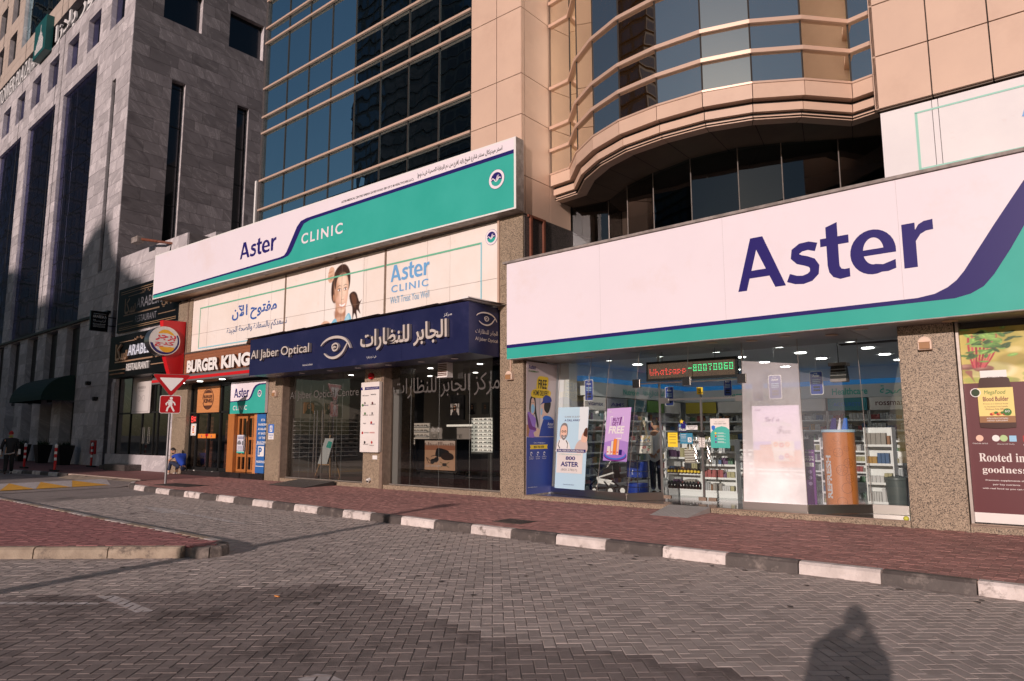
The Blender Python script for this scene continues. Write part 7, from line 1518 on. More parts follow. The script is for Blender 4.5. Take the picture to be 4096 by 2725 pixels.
t, p = sticker('star_sticker', 'yellow star on a small blue sticker above the door notices', -6.90, -6.80, 1.74, 1.90, M_navytext); st_ = [(.2+(.55 if i % 2 == 0 else .22)*math.sin(i*.6283), .98+(.34 if i % 2 == 0 else .14)*math.cos(i*.6283)) for i in range(10)]; sheet(p, st_, M_yellow, 'star', t, .004)
t, p = sticker('small_offer_poster', 'small blue offer poster behind the left pharmacy door', -7.2, -6.98, 1.68, 1.86, M_navytext, 14.6); write(p, 'BUY 1', .1, .6, .9, .9, M_sky2, t, bold=.03); write(p, 'FREE', .1, .1, .9, .5, M_white, t, bold=.04)
t, p = sticker('safety_poster', 'white and teal safety first poster on the right pharmacy door', -6.23, -5.82, 1.34, 1.95, M_offwhite); sheet(p, [(0, 0), (1, 0), (1, .62), (.85, .70), (.6, .74), (.35, .70), (.15, .62), (0, .5)], M_tealp, 'teal_field', t, .002); write(p, 'YOUR SAFETY FIRST', .18, .80, .86, .84, M_greyhair, t, bold=.02); write(p, 'سلامتكم أولا', .25, .86, .78, .92, M_greyhair, t); sheet(p, [(.06, .74), (.16, .77), (.26, .74), (.25, .64), (.16, .59), (.07, .64)], M_brightblue, 'shield', t, .004)
for k, m_ in enumerate((M_yellow, M_red, M_brightblue, M_dpurple)): sheet(p, ell(.27, .5-.1*k, .05, .035, 12), m_, 'step_dot', t, .004); sheet(p, rect(.37, .5-.1*k, .7, .515-.1*k), M_white, 'text_line', t, .004); sheet(p, rect(.37, .475-.1*k, .8, .482-.1*k), M_white, 'text_line', t, .004)
# beach poster behind the pane with painted glare
t, p = poster('beach_bag_poster', 'pale beach bag offer poster on the pharmacy glass with painted glare', (-5.02, 13.30, 1.0), (-4.14, 13.335, 1.02), (-4.17, 13.40, 2.16), (-5.04, 13.36, 2.16), flat('pale lilac paper', (.78, .68, .80), .5))
sheet(p, [(0, 0), (1, 0), (1, .28), (0, .28)], flat('sand print 2', (.72, .26, .05), .5), 'sand_print', t, .002); sheet(p, rect(0, .28, 1, .42), flat('sea print', (.5, .42, .78), .5), 'sea_print', t, .002)
write(p, 'Aster', .06, .92, .2, .95, M_dpurple, t); write(p, '\U0001D4D6\U0001D4EE\U0001D4FD \U0001D4EA', .28, .74, .58, .82, M_dpurple, t, d=.004); write(p, '\U0001D4D1\U0001D4EE\U0001D4EA\U0001D4EC\U0001D4F1 \U0001D4D1\U0001D4EA\U0001D4F0', .18, .64, .82, .74, M_white, t, d=.004); write(p, '\U0001D4D5\U0001D4FB\U0001D4EE\U0001D4EE', .52, .54, .80, .66, M_dpurple, t, d=.006)
sheet(p, [(.14, .36), (.18, .14), (.42, .12), (.44, .37)], flat('striped bag print', (.70, .22, .05), .5), 'bag_print', t, .004); sheet(p, [(.38, .42), (.44, .10), (.84, .10), (.86, .42)], M_canvas, 'bag_print', t, .005)
for k in range(6): sheet(p, rect(.17, .16+.035*k, .42, .17+.035*k), M_canvas, 'bag_stripe', t, .0048)
for cx, cy, m_ in ((.48, .37, M_orange), (.60, .36, M_red), (.72, .37, M_orange), (.58, .16, M_purple), (.70, .19, M_red), (.78, .15, M_orange)): sheet(p, ell(cx, cy, .05, .04, 12), m_, 'flower_print', t, .0065); sheet(p, ell(cx, cy, .02, .015, 8), M_white, 'flower_eye', t, .0075)
sheet(p, rect(.40, .26, .86, .31), M_white, 'bag_band', t, .007)
# banner, cylinder, drums, bags
t, p = poster('pain_banner', 'narrow purple pain relief banner stand left of the orange cylinder', (-4.50, 14.6, .25), (-4.30, 14.6, .25), (-4.30, 14.6, 1.52), (-4.50, 14.6, 1.52), M_dpurple, .03); sheet(p, rect(0, .84, 1, 1), M_black, 'top_picture', t); write(p, 'BRUFEN', .1, .79, .9, .81, M_white, t); write(p, 'RELIEVES', .1, .72, .9, .74, M_white, t, bold=.02); write(p, 'PAIN', .1, .67, .9, .71, M_white, t, bold=.03); sheet(p, rect(.1, .58, .9, .64), M_white, 'pack_print', t)
for k in range(3): sheet(p, ell(.5, .50-.09*k, .2, .028, 12), M_lilac, 'round_badge', t)
rc_ = thing('orange_display_cylinder', 'tall orange cylinder display with white vertical lettering and citrus drawings', 'display stand', (-3.82, 14.55, .25)); CX_, CY_, RR = -3.82, 14.55, .285
MB().cyl((CX_, CY_, .21), (CX_, CY_, 1.66), RR, n=40).build('body', flat('orange wrap', (.70, .24, .06), .4), rc_, smooth=True); MB().lathe((CX_, CY_, 1.66), [(RR+.02, 0), (RR+.02, .05), (RR, .05)], 40).build('rim', M_skyblue, rc_, smooth=True)
class Cyl:
    """wrap: a = angle in degrees around the cylinder seen from the street, b = height"""
    n = Vector((0, -1, 0)); a = (-90, 90); b = (0, 2)
    def P(s, a, b, d=0): r = RR+.003+d; t_ = rad(a+20); return Vector((CX_+r*math.sin(t_), CY_-r*math.cos(t_), b))
cw = Cyl(); M_wrapdark = flat('brown line print', (.28, .08, .02), .5)
def vwrite(s, a0, a1, z0, z1):
    g, (x0, x1, y0, y1) = layout(s, .045, False); q = MB()
    for v, f in g: q.add([cw.P(a1-(q_[1]-y0)/(y1-y0)*(a1-a0), z0+(q_[0]-x0)/(x1-x0)*(z1-z0), .002) for q_ in v], f)
    q.build('lettering', M_white, rc_)
vwrite('REFRESH', -62, -38, .42, 1.22)
def ring(cx, cz, r, spokes=0):
    stroke(cw, [(cx+r/RR*57.3*math.cos(t_), cz+r*math.sin(t_)) for t_ in [i*.314 for i in range(21)]], .6, M_wrapdark, 'ring_print', rc_) if False else None
    q = MB(); n = 20
    for i in range(n):
        t0, t1 = 6.2832*i/n, 6.2832*(i+1)/n; q.add([cw.P(cx+k*r/RR*57.3*math.cos(t_), cz+k*r*math.sin(t_), .001) for k, t_ in ((1, t0), (1, t1), (.93, t1), (.93, t0))], [(0, 1, 2, 3)])
    for i in range(spokes):
        t_ = 6.2832*i/spokes; w_ = .06; q.add([cw.P(cx+k*r/RR*57.3*math.cos(t_+e), cz+k*r*math.sin(t_+e), .001) for k, e in ((.15, w_*3), (.15, -w_*3), (.85, -w_*.5), (.85, w_*.5))], [(0, 1, 2, 3)])
    q.build('citrus_print', M_wrapdark, rc_)
for a in ((0, .95, .10, 8), (15, .62, .10, 0), (-10, 1.28, .085, 6), (25, 1.08, .09, 7), (-5, .36, .09, 0), (28, .8, .08, 6), (-25, 1.5, .03, 0), (-15, 1.53, .045, 0), (-5, 1.46, .035, 0), (-18, 1.42, .03, 0), (20, 1.35, .05, 4), (-12, .28, .05, 0), (5, .3, .06, 0), (-35, 1.35, .04, 0)): ring(*a)
tbp = thing('tabletop_cards', 'small blue and white cards standing on the orange cylinder', 'cards', (-3.8, 14.5, 1.71))
for x, w_, m_ in ((-3.96, .12, M_navytext), (-3.82, .06, M_white), (-3.74, .1, M_brightblue)): MB().hull([(x, 14.5, 1.71), (x+w_, 14.5, 1.71), (x+w_, 14.6, 1.71), (x, 14.6, 1.71)], [(x+.04, 14.54, 1.93), (x+w_, 14.54, 1.93), (x+w_, 14.55, 1.93), (x+.04, 14.55, 1.93)]).build('card', m_, tbp)
dr = thing('drum_rack', 'two blue drums in a chrome wire rack in the left pharmacy window', 'rack', (-8.12, 14.35, .21)); dx, dy = -8.12, 14.35
for z0_, z1_ in ((.24, .52), (.66, 1.02)): MB().lathe((dx, dy, z0_), [(.235, 0), (.25, .02), (.25, z1_-z0_-.02), (.255, z1_-z0_), (.22, z1_-z0_), (.21, .05)], 28).build('drum', M_blue, dr, smooth=True)
for z_ in (.22, .45, .62, .8, 1.02): MB().tube([(dx+.275*math.cos(i*.3142), dy+.275*math.sin(i*.3142), z_) for i in range(21)], .007, 6).build('wire_hoop', M_chrome, dr)
for i in range(6): MB().tube([(dx+.275*math.cos(i*1.047), dy+.275*math.sin(i*1.047), .21), (dx+.275*math.cos(i*1.047), dy+.275*math.sin(i*1.047), 1.03)], .008, 6).build('upright', M_chrome, dr)
dpn = Pan((dx-.02, dy-.262, .7), (dx+.18, dy-.262+.08, .7), (dx+.18, dy-.262+.08, .85), (dx-.02, dy-.262, .85)); write(dpn, 'Aster', .1, .45, .8, .9, M_white, dr, bold=.02); write(dpn, 'PHARMACY', .1, .15, .9, .35, M_white, dr)
def bag(name, label, x0, x1, z0, z1, y, hz, mat, fn):
    t = thing(name, label, 'bag', (x0, y, z0)); w_ = x1-x0
    MB().hull([(x0+.04*w_, y, z0), (x1-.04*w_, y, z0), (x1-.04*w_, y+.1, z0), (x0+.04*w_, y+.1, z0)], [(x0, y, z1), (x1, y, z1), (x1, y+.06, z1), (x0, y+.06, z1)]).build('body', mat, t, bevel=.01)
    for dy_ in (0, .05): MB().tube([(x0+w_*.28, y+dy_, z1-.03), (x0+w_*.36, y+dy_, z1+hz*.7), (x0+w_*.48, y+dy_, z1+hz), (x0+w_*.58, y+dy_, z1+hz*.7), (x0+w_*.7, y+dy_, z1-.03)], .012, 8).build('rope_handle', M_rope, t, smooth=True)
    p = Pan((x0, y-.002, z0), (x1, y-.002, z0), (x1, y-.002, z1), (x0, y-.002, z1)); fn(p, t); return t
def flowers(p, t):
    rr_ = random.Random(3)
    for i in range(26):
        cx, cy = rr_.uniform(.1, .9), rr_.choice([rr_.uniform(.05, .38), rr_.uniform(.62, .93)]); m_ = rr_.choice([M_orange, M_red, M_black, M_yellow, M_brightblue, M_green]); r_ = rr_.uniform(.04, .1)
        sheet(p, [(cx+(r_ if k % 2 else r_*.55)*math.cos(k*.3927), cy+(r_ if k % 2 else r_*.55)*math.sin(k*.3927)) for k in range(16)], m_, 'flower_print', t, .002+i*.0002); sheet(p, ell(cx, cy, r_*.35, r_*.35, 8), M_white, 'flower_eye', t, .008)
    sheet(p, rect(.0, .43, 1, .60), M_black, 'band_edge', t, .009); sheet(p, rect(.0, .46, 1, .57), M_white, 'band', t, .010); write(p, 'LOVE SUMMER', .15, .48, .85, .55, M_black, t, d=.011, bold=.02)
bag('flower_bag', 'flowered canvas bag with rope handles hanging in the pharmacy window', -7.98, -7.58, 1.2, 1.6, 14.05, .34, M_canvas, flowers)
def stripes(p, t):
    for k in range(8): sheet(p, rect(.02, .04+.12*k, .98, .10+.12*k), M_brn, 'stripe', t, .002)
bag('striped_bag', 'brown and cream striped bag hanging behind the left pharmacy door', -7.0, -6.74, 1.0, 1.3, 14.45, .18, M_canvas, stripes)
# stroller
sr = thing('stroller', 'black and white folded stroller with small wheels in the left pharmacy window', 'stroller', (-9.0, 14.35, .21))
def wheel(x, y, z, r, nm='wheel'):
    w_ = MB().cyl((x, y-.02, z), (x, y+.02, z), r, n=20).build(nm, M_rubber, sr, smooth=True); MB().cyl((x, y-.024, z), (x, y+.024, z), r*.55, n=14).build('rim', M_white, w_); return w_
for x, y, r in ((-9.45, 14.3, .12), (-9.12, 14.1, .10), (-8.85, 14.35, .10), (-8.62, 14.0, .12), (-8.48, 14.3, .12)): wheel(x, y, .22+r, r)
for a, b, m_ in (((-9.4, 14.3, .4), (-8.6, 14.1, .95), M_blackmetal), ((-8.62, 14.0, .36), (-9.2, 14.2, .85), M_blackmetal), ((-9.12, 14.1, .34), (-8.7, 14.2, 1.05), M_steel), ((-8.48, 14.3, .36), (-9.0, 14.3, .7), M_blackmetal), ((-9.45, 14.3, .34), (-8.48, 14.3, .42), M_blackmetal), ((-8.95, 14.05, .6), (-8.55, 14.05, .5), M_white), ((-9.05, 14.1, .62), (-8.6, 14.1, .75), M_white)): MB().tube([a, b], .02, 8).build('frame_bar', m_, sr, smooth=True)
MB().hull([(-9.1, 14.1, .6), (-8.6, 14.1, .62), (-8.6, 14.4, .62), (-9.1, 14.4, .6)], [(-9.0, 14.1, .72), (-8.62, 14.1, .98), (-8.62, 14.4, .98), (-9.0, 14.4, .72)]).build('seat', M_black, sr, bevel=.02); MB().hull([(-9.0, 14.06, .5), (-8.7, 14.06, .46), (-8.7, 14.1, .46), (-9.0, 14.1, .5)], [(-9.05, 14.06, .62), (-8.62, 14.06, .58), (-8.62, 14.1, .58), (-9.05, 14.1, .62)]).build('white_shell', M_white, sr, bevel=.01)
bn = thing('waste_bin', 'grey round waste bin on the pharmacy floor by the right pillar', 'bin', (-3.0, 15.2, .2)); MB().lathe((-3.0, 15.2, .2), [(.17, 0), (.2, .55), (.21, .56), (.2, .6), (.05, .64)], 20).build('body', flat('bin grey', (.08, .1, .1), .4), bn, smooth=True)
fr_ = thing('green_fruit', 'small yellow green fruit lying on the ledge at the foot of the right pier', 'fruit', (-2.5, 13.2, .21)); MB().ball((-2.5, 13.2, .25), (.045, .045, .042)).build('fruit', flat('yellow green skin', (.6, .6, .08), .5), fr_, smooth=True)
# right window with the supplement poster
rw = thing('right_window', 'window right of the last pier covered by a supplement poster', 'window', (0, 13.2, .25))
box(-1.58, -1.54, 13.08, 13.3, .24, 3.5).build('frame', M_alu, rw); box(-1.58, 3.5, 13.05, 13.1, .235, .26).build('sill', M_bronze, rw); box(-1.56, 3.5, 13.24, 13.4, .2, 3.6).build('backing', M_dwall, rw)
MB().quad((-1.56, 13.22, .25), (3.5, 13.22, .25), (3.5, 13.22, 3.5), (-1.56, 13.22, 3.5)).build('pane', M_shopd, rw); MB().quad((-.62, 13.19, 3.2), (3.5, 13.19, 3.2), (3.5, 13.19, 3.5), (-.62, 13.19, 3.5)).build('dark_strip', M_blackgloss, rw)
t = thing('supplement_poster', 'large maroon supplement poster with beetroots above and a brown jar with yellow label', 'poster', (-.6, 13.2, .3)); RA0, RA1 = -1.56, .4
p = Pan((RA0, 13.2, .27), (RA1, 13.2, .27), (RA1, 13.2, 3.29), (RA0, 13.2, 3.29), (RA0, RA1), (.27, 3.29)); board(p, t, M_maroon, .01); sheet(p, rect(RA0, .27, RA1, .42), M_offwhite, 'white_foot', t, .002)
rr_ = random.Random(5); ly = []
for k in range(26): ly.append(('e', (rr_.random(), rr_.random(), *[rr_.uniform(.05, .16)]*2, 0), rr_.choice([(.85, .75, .35), (.95, .88, .6), (.5, .42, .08), (.22, .16, .02), (.60, .38, .10), (.30, .30, .04)]), .08, .55))
for k in range(14): ly.append(('e', (rr_.random(), rr_.uniform(0, .14), .05, .05, 0), rr_.choice([(.35, .42, .08), (.75, .75, .3), (.2, .25, .04)]), .03, .7))
for cx, cz, r_ in ((.155, .26, .07), (.045, .30, .06)): ly += [('s', [(cx-.02, cz-.08), (cx+.015, cz-.18), (cx+.045, cz-.29), (cx+.03, cz-.17), (cx+.03, cz-.07)], (.30, .12, .08), .008), ('e', (cx, cz, r_, r_*.85, 0), (.26, .11, .08), .015), ('e', (cx-.02, cz+.02, r_*.5, r_*.4, 0), (.45, .25, .20), .06, .8), ('e', (cx+.02, cz-.03, r_*.6, r_*.3, 0), (.12, .04, .03), .05, .7)]
for k in range(8): x_ = .08+.012*k; ly.append(('s', [(x_, .30), (x_+.012*k-.02, .55), (x_+.015*k-.02, .85), (x_+.015*k-.005, .85), (x_+.012*k-.005, .55), (x_+.012, .30)], rr_.choice([(.40, .02, .05), (.55, .08, .10), (.28, .01, .03)]), .006))
for k in range(60):
    cx, cz = .22+rr_.gauss(0, .10), .76+rr_.gauss(0, .13)-(.25*rr_.random() if k % 4 == 0 else 0); a = rr_.uniform(0, 3.1); g_ = rr_.choice([(.06, .16, .03), (.12, .28, .05), (.22, .42, .09), (.03, .08, .02)]); ly += [('e', (cx, cz, rr_.uniform(.03, .06), rr_.uniform(.015, .03), a), g_, .012), ('e', (cx+.006, cz+.006, .025, .006, a), tuple(min(1, v*1.9) for v in g_), .012, .6)]
paint(p, t, 'printed_garden', (RA0, 2.42, RA1, 3.29), 190, 85, (.55, .46, .12), ly, .003)
sheet(p, smoothc([(-1.34, 2.40), (-1.27, 2.50), (-1.0, 2.50), (-.93, 2.40), (-.90, 1.80), (-.96, 1.72), (-1.30, 1.72), (-1.37, 1.80)], 4), flat('jar print', (.05, .012, .008), .3), 'jar_print', t, .024); sheet(p, rect(-1.31, 2.50, -.965, 2.61), M_white, 'jar_cap', t, .024)
sheet(p, rect(-1.365, 1.80, -.905, 2.34), flat('yellow label print', (.80, .66, .22), .5), 'yellow_label', t, .026); sheet(p, rect(-1.365, 1.80, -.905, 1.90), flat('brown label band', (.30, .14, .05), .5), 'label_band', t, .027)
M_bl = flat('maroon label text', (.18, .02, .03), .5)
write(p, 'MegaFood', -1.28, 2.22, -1.0, 2.30, M_green, t, d=.028, shear=.2); write(p, 'Blood Builder', -1.30, 2.13, -.97, 2.20, M_bl, t, d=.028, bold=.02)
for i, s_ in enumerate(('Proven in a Clinical Study', 'to Increase Iron Levels', 'Without Side Effects')): write(p, s_, -1.30+.01*i, 2.075-.04*i, -.98-.01*i, 2.10-.04*i, M_bl, t, d=.028)
for k in range(9): sheet(p, ell(-1.2+.028*k, 1.93+.01*(k % 3), .03, .022, 10), (M_redsign, M_orange, M_green)[k % 3], 'vegetable_print', t, .0285+.0002*k)
sheet(p, ell(-1.00, 1.96, .055, .055, 18), M_green, 'count_badge', t, .031); write(p, '60', -1.03, 1.955, -.97, 1.99, M_white, t, d=.032); write(p, 'IRON & MULTIVITAMIN', -1.27, 1.855, -1.0, 1.875, M_white, t, d=.029); write(p, 'DIETARY SUPPLEMENT', -1.27, 1.82, -1.0, 1.84, M_white, t, d=.029); stroke(p, [(-1.39+.065*math.cos(q_*.45), 2.27+.065*math.sin(q_*.45)) for q_ in range(15)], .012, M_white, 'seal_ring', t, .028); sheet(p, ell(-1.39, 2.27, .055, .055, 18), M_leafdark, 'seal', t, .027)
for cx, m_ in ((-1.39, M_skinp), (-1.18, M_white), (-1.08, M_pgreen)): sheet(p, ell(cx, 1.56, .05, .05, 16), m_, 'round_seal', t)
sheet(p, rect(-1.01, 1.51, -.92, 1.60), M_sky2, 'square_seal', t); sheet(p, rect(-.84, 1.51, -.74, 1.60), M_redsign, 'flag_seal', t); write(p, 'Crafted with real food', -1.49, 1.47, -1.29, 1.49, M_white, t); write(p, 'Obsessed with Quality', -1.17, 1.46, -.95, 1.48, M_white, t); write(p, 'Made in USA', -.84, 1.45, -.66, 1.47, M_white, t)
sf = lambda s: ''.join(chr(0x1D400+ord(c)-65) if 'A' <= c <= 'Z' else chr(0x1D41A+ord(c)-97) if 'a' <= c <= 'z' else c for c in s)
write(p, sf('Rooted in'), -1.42, 1.20, -.84, 1.33, M_offwhite, t); write(p, sf('goodness'), -1.39, 1.00, -.83, 1.13, M_offwhite, t)
for i, (s_, a_, c_) in enumerate((('Premium supplements that', -1.36, -.83), ('pair key nutrients', -1.27, -.93), ('with real food so you can thrive', -1.41, -.78))): write(p, s_, a_, .90-.062*i, c_, .93-.062*i, M_offwhite, t, bold=.01)
# ---------------------------------------------------------------- people
def body(name, joints, edges, mat, parent, sub=2, root=0):
    me = bpy.data.meshes.new(name); l = WL[parent.name]
    me.from_pydata([(j[0]-l.x, j[1]-l.y, j[2]-l.z) for j in joints], edges, []); o = link(name, me, mat, parent, l)
    sk = o.modifiers.new('skin', 'SKIN'); sk.use_smooth_shade = True
    for i, v in enumerate(me.skin_vertices[0].data if me.skin_vertices else []): pass
    if not me.skin_vertices:
        pass
    ld_ = me.skin_vertices[0].data
    for i, j in enumerate(joints):
        r = j[3]; r = (r, r) if not hasattr(r, '__len__') else r; ld_[i].radius = r; ld_[i].use_root = (i == root)
    s = o.modifiers.new('sub', 'SUBSURF'); s.levels = sub; s.render_levels = sub
    return o
def head(parent, c, yaw, pitch, hair_mat, r=.105, skin=M_skin, cap=None, beard=False, bald=False):
    """head of about 0.23 m with face, ears and hair; yaw 0 looks along -Y"""
    M = Matrix.Translation(Vector(c)) @ Matrix.Rotation(yaw, 4, 'Z') @ Matrix.Rotation(pitch, 4, 'X'); T = lambda x, y, z: tuple(M @ Vector((x, y, z)))
    q = MB(); n, m_ = 20, 14; vs = []; fs = []
    for j in range(m_+1):
        t = math.pi*j/m_; z = math.cos(t)*.12; k = math.sin(t)
        jaw = 1-.28*max(0, (-z-.02)/.1)
        for i in range(n):
            a = 2*math.pi*i/n; x = .077*k*math.cos(a)*jaw; y = .096*k*math.sin(a)*(jaw if math.sin(a) < 0 else 1)
            if math.sin(a) < -.9 and -.02 < z < .03: y -= .004
            vs.append(T(x, y, z))
    for j in range(m_):
        for i in range(n): fs.append((j*n+i, (j+1)*n+i, (j+1)*n+(i+1) % n, j*n+(i+1) % n))
    q.add(vs, fs); q.add([T(-.013, -.092, -.012), T(.013, -.092, -.012), T(0, -.115, -.018), T(0, -.092, .03)], [(0, 2, 3), (2, 1, 3), (0, 1, 2)])
    h = q.build('head', skin, parent, smooth=True)
    for s in (-1, 1):
        MB().ball(T(s*.079, .005, .0), (.012, .02, .03)).build('ear', skin, h, smooth=True); MB().ball(T(s*.03, -.084, .022), .011, 8, 6).build('eye', M_white, h, smooth=True); MB().ball(T(s*.03, -.093, .022), .005, 6, 5).build('pupil', M_black, h)
        MB().tube([T(s*.015, -.092, .042), T(s*.045, -.084, .044)], .004, 5).build('eyebrow', M_hair, h)
    MB().tube([T(-.02, -.088, -.045), T(0, -.093, -.047), T(.02, -.088, -.045)], .005, 6).build('mouth', flat('lip', (.35, .14, .11), .5), h)
    q = MB(); vs = []; fs = []
    for j in range(8):
        t = 1.75*j/7
        for i in range(n):
            a = 2*math.pi*i/n; t2 = t*(1 if math.sin(a) > -.2 else .62); vs.append(T(.084*math.sin(t2)*math.cos(a), .103*math.sin(t2)*math.sin(a)+.006, .128*math.cos(t2)+.004))
    for j in range(7):
        for i in range(n): fs.append((j*n+i, (j+1)*n+i, (j+1)*n+(i+1) % n, j*n+(i+1) % n))
    q.add(vs, fs).build('hair' if not cap else 'cap', cap or hair_mat, h, smooth=True)
    if beard: MB().ball(T(0, -.04, -.07), (.06, .052, .045)).build('beard', hair_mat, h, smooth=True)
def hand(parent, p, d, up_, skin=M_skin, curl=.5):
    """palm with four unequal curled fingers and a thumb at p pointing along d"""
    d = Vector(d).normalized(); up_ = Vector(up_).normalized(); s = d.cross(up_).normalized(); p = Vector(p); J = [(*p, .026), (*(p+d*.05), (.036, .018)), (*(p+d*.085), (.036, .016))]; E_ = [(0, 1), (1, 2)]
    for k, ln in enumerate((.065, .078, .072, .055)):
        b = len(J); a0 = p+d*.09+s*(-.03+.02*k); d1 = (d*math.cos(curl)-up_*math.sin(curl)); d2 = (d*math.cos(curl*2)-up_*math.sin(curl*2)); J += [(*a0, .010), (*(a0+d1*ln*.5), .009), (*(a0+d1*ln*.5+d2*ln*.5), .007)]; E_ += [(2, b), (b, b+1), (b+1, b+2)]
    b = len(J); a0 = p+d*.03-s*.035; J += [(*a0, .012), (*(a0+(d*.7-s*.7)*.03), .010), (*(a0+(d*.85-s*.35-up_*.3)*.06), .008)]; E_ += [(1, b), (b, b+1), (b+1, b+2)]
    return body('hand', J, E_, skin, parent, 1)
# the man sitting on the step in blue
mx, my = -27.09, 12.80
mn = thing('person', 'man in blue t shirt and jeans sitting hunched on the black step, head bowed', 'person', (mx, my, .13))
PE = Vector((-26.72, 12.86, .42)); CH = Vector((-26.89, 12.78, .78)); NK = Vector((-27.03, 12.72, .93)); HD = Vector((-27.14, 12.66, 1.02))
SHL, SHR = Vector((-26.97, 12.62, .86)), Vector((-26.87, 12.95, .88)); KL, KR = Vector((-27.19, 12.58, .60)), Vector((-27.15, 12.84, .60)); FL, FR = Vector((-27.17, 12.52, .19)), Vector((-27.23, 12.84, .19))
EL, ER = Vector((-27.17, 12.50, .66)), Vector((-27.13, 12.90, .66)); HL, HR = Vector((-27.35, 12.62, .62)), Vector((-27.35, 12.72, .63))
t3 = lambda v, r: (v.x, v.y, v.z, r)
body('body', [t3(PE, .05), t3((PE+CH)/2, .06), t3(CH, .07), t3(NK, .05), t3(SHL, .045), t3(EL, .042), t3(HL, .03), t3(SHR, .045), t3(ER, .042), t3(HR, .03), t3(PE+Vector((-.05, -.1, 0)), .04), t3(KL, .055), t3(FL, .045), t3(PE+Vector((-.03, .09, 0)), .04), t3(KR, .055), t3(FR, .045)],
     [(0, 1), (1, 2), (2, 3), (2, 4), (4, 5), (5, 6), (2, 7), (7, 8), (8, 9), (0, 10), (10, 11), (11, 12), (0, 13), (13, 14), (14, 15)], M_skin, mn)
M_shirt = noisy('blue cotton', (.012, .06, .42), (.008, .04, .30), 7, 5, .85, bump=.6, bscale=14)
body('t_shirt', [t3(PE+Vector((.02, 0, .03)), .12), t3((PE+CH)/2, (.125, .13)), t3(CH, (.13, .135)), t3((CH+NK)/2, .085), t3(SHL, .07), t3((SHL+EL)/2, .062), t3(SHR, .07), t3((SHR+ER)/2, .066)], [(0, 1), (1, 2), (2, 3), (2, 4), (4, 5), (2, 6), (6, 7)], M_shirt, mn)
for a, b, c in ((PE+Vector((-.03, -.09, -.0)), KL, FL+Vector((0, 0, .08))), (PE+Vector((-.02, .08, 0)), KR, FR+Vector((0, 0, .08)))): body('jeans_leg', [t3(a, .105), t3(b, .078), t3((b+c)/2, .066), t3(c, .06)], [(0, 1), (1, 2), (2, 3)], M_denim, mn)
body('jeans_seat', [t3(PE+Vector((.03, 0, -.03)), .15), t3(PE+Vector((-.08, 0, -.02)), .14)], [(0, 1)], M_denim, mn)
for f in (FL, FR): body('shoe', [(f.x+.06, f.y, .17, (.042, .035)), (f.x-.03, f.y-.01, .175, (.045, .04)), (f.x-.14, f.y-.03, .165, (.042, .028)), (f.x-.19, f.y-.035, .155, (.03, .018))], [(0, 1), (1, 2), (2, 3)], flat('light grey suede', (.50, .44, .40), .8), mn)
head(mn, (HD.x-.02, HD.y-.02, HD.z), rad(-62), rad(32), M_hair, beard=True)
hand(mn, HL, (-.6, .3, -.6), (-.5, 0, .6)); hand(mn, HR, (-.6, -.3, -.6), (-.5, 0, .6))
# walking man far left
wx, wy = -35.2, 9.55
wk = thing('person', 'man walking away on the shaded road in a dark jacket and red cap', 'person', (wx, wy, 0)); ax = Vector((.96, -.27, 0)); sx2 = Vector((.27, .96, 0))
def wv(s, f, z): v = Vector((wx, wy, z))+sx2*s-ax*f; return v
body('body', [t3(wv(0, 0, .95), .13), t3(wv(0, .02, 1.2), .13), t3(wv(0, .02, 1.42), (.15, .11)), t3(wv(0, .03, 1.56), .055), t3(wv(-.2, .0, 1.42), .06), t3(wv(-.28, -.05, 1.14), .045), t3(wv(-.26, .05, .88), .035), t3(wv(.2, 0, 1.42), .06), t3(wv(.28, -.02, 1.14), .045), t3(wv(.27, .1, .88), .035), t3(wv(-.1, 0, .88), .09), t3(wv(-.1, .06, .48), .062), t3(wv(-.11, -.04, .1), .045), t3(wv(.1, 0, .88), .09), t3(wv(.1, .04, .5), .062), t3(wv(.11, .2, .1), .045)],
     [(0, 1), (1, 2), (2, 3), (2, 4), (4, 5), (5, 6), (2, 7), (7, 8), (8, 9), (0, 10), (10, 11), (11, 12), (0, 13), (13, 14), (14, 15)], M_skin, wk)
M_jack = flat('black jacket', (.012, .013, .016), .7)
body('jacket', [t3(wv(0, 0, .84), (.19, .16)), t3(wv(0, 0, .92), (.20, .16)), t3(wv(0, .02, 1.2), (.2, .15)), t3(wv(0, .02, 1.42), (.2, .14)), t3(wv(0, .03, 1.52), .08), t3(wv(-.2, .0, 1.42), .085), t3(wv(-.29, -.05, 1.14), .068), t3(wv(-.27, .05, .92), .055), t3(wv(.2, 0, 1.42), .085), t3(wv(.29, -.02, 1.14), .068), t3(wv(.28, .1, .92), .055)], [(0, 1), (1, 2), (2, 3), (3, 4), (3, 5), (5, 6), (6, 7), (3, 8), (8, 9), (9, 10)], M_jack, wk)
for s, f0, f1 in ((-.1, .06, -.04), (.1, .04, .2)): body('trouser_leg', [t3(wv(s, 0, .9), .115), t3(wv(s, f0, .48), .085), t3(wv(s*1.1, f1, .1), .07)], [(0, 1), (1, 2)], M_jack, wk)
for s, f1 in ((-.11, -.04), (.11, .2)): body('shoe', [t3(wv(s, f1-.05, .05), .045), t3(wv(s, f1+.14, .04), .035)], [(0, 1)], flat('brown boot', (.06, .03, .02), .8), wk)
head(wk, wv(0, .04, 1.68), rad(-110), 0, M_hair, cap=flat('red knit cap', (.35, .02, .02), .8))
for s in (-.27, .27): hand(wk, wv(s, .08, .88), (0, 0, -1), -ax)
MB().tube([wv(-.18, -.13, .84), wv(0, -.17, .86), wv(.17, -.13, .90)], .014, 6).build('jacket_hem', M_white, wk); MB().tube([wv(-.08, -.06, 1.57), wv(.08, -.06, 1.57)], .018, 6).build('lime_collar', flat('lime', (.35, .55, .05), .6), wk)
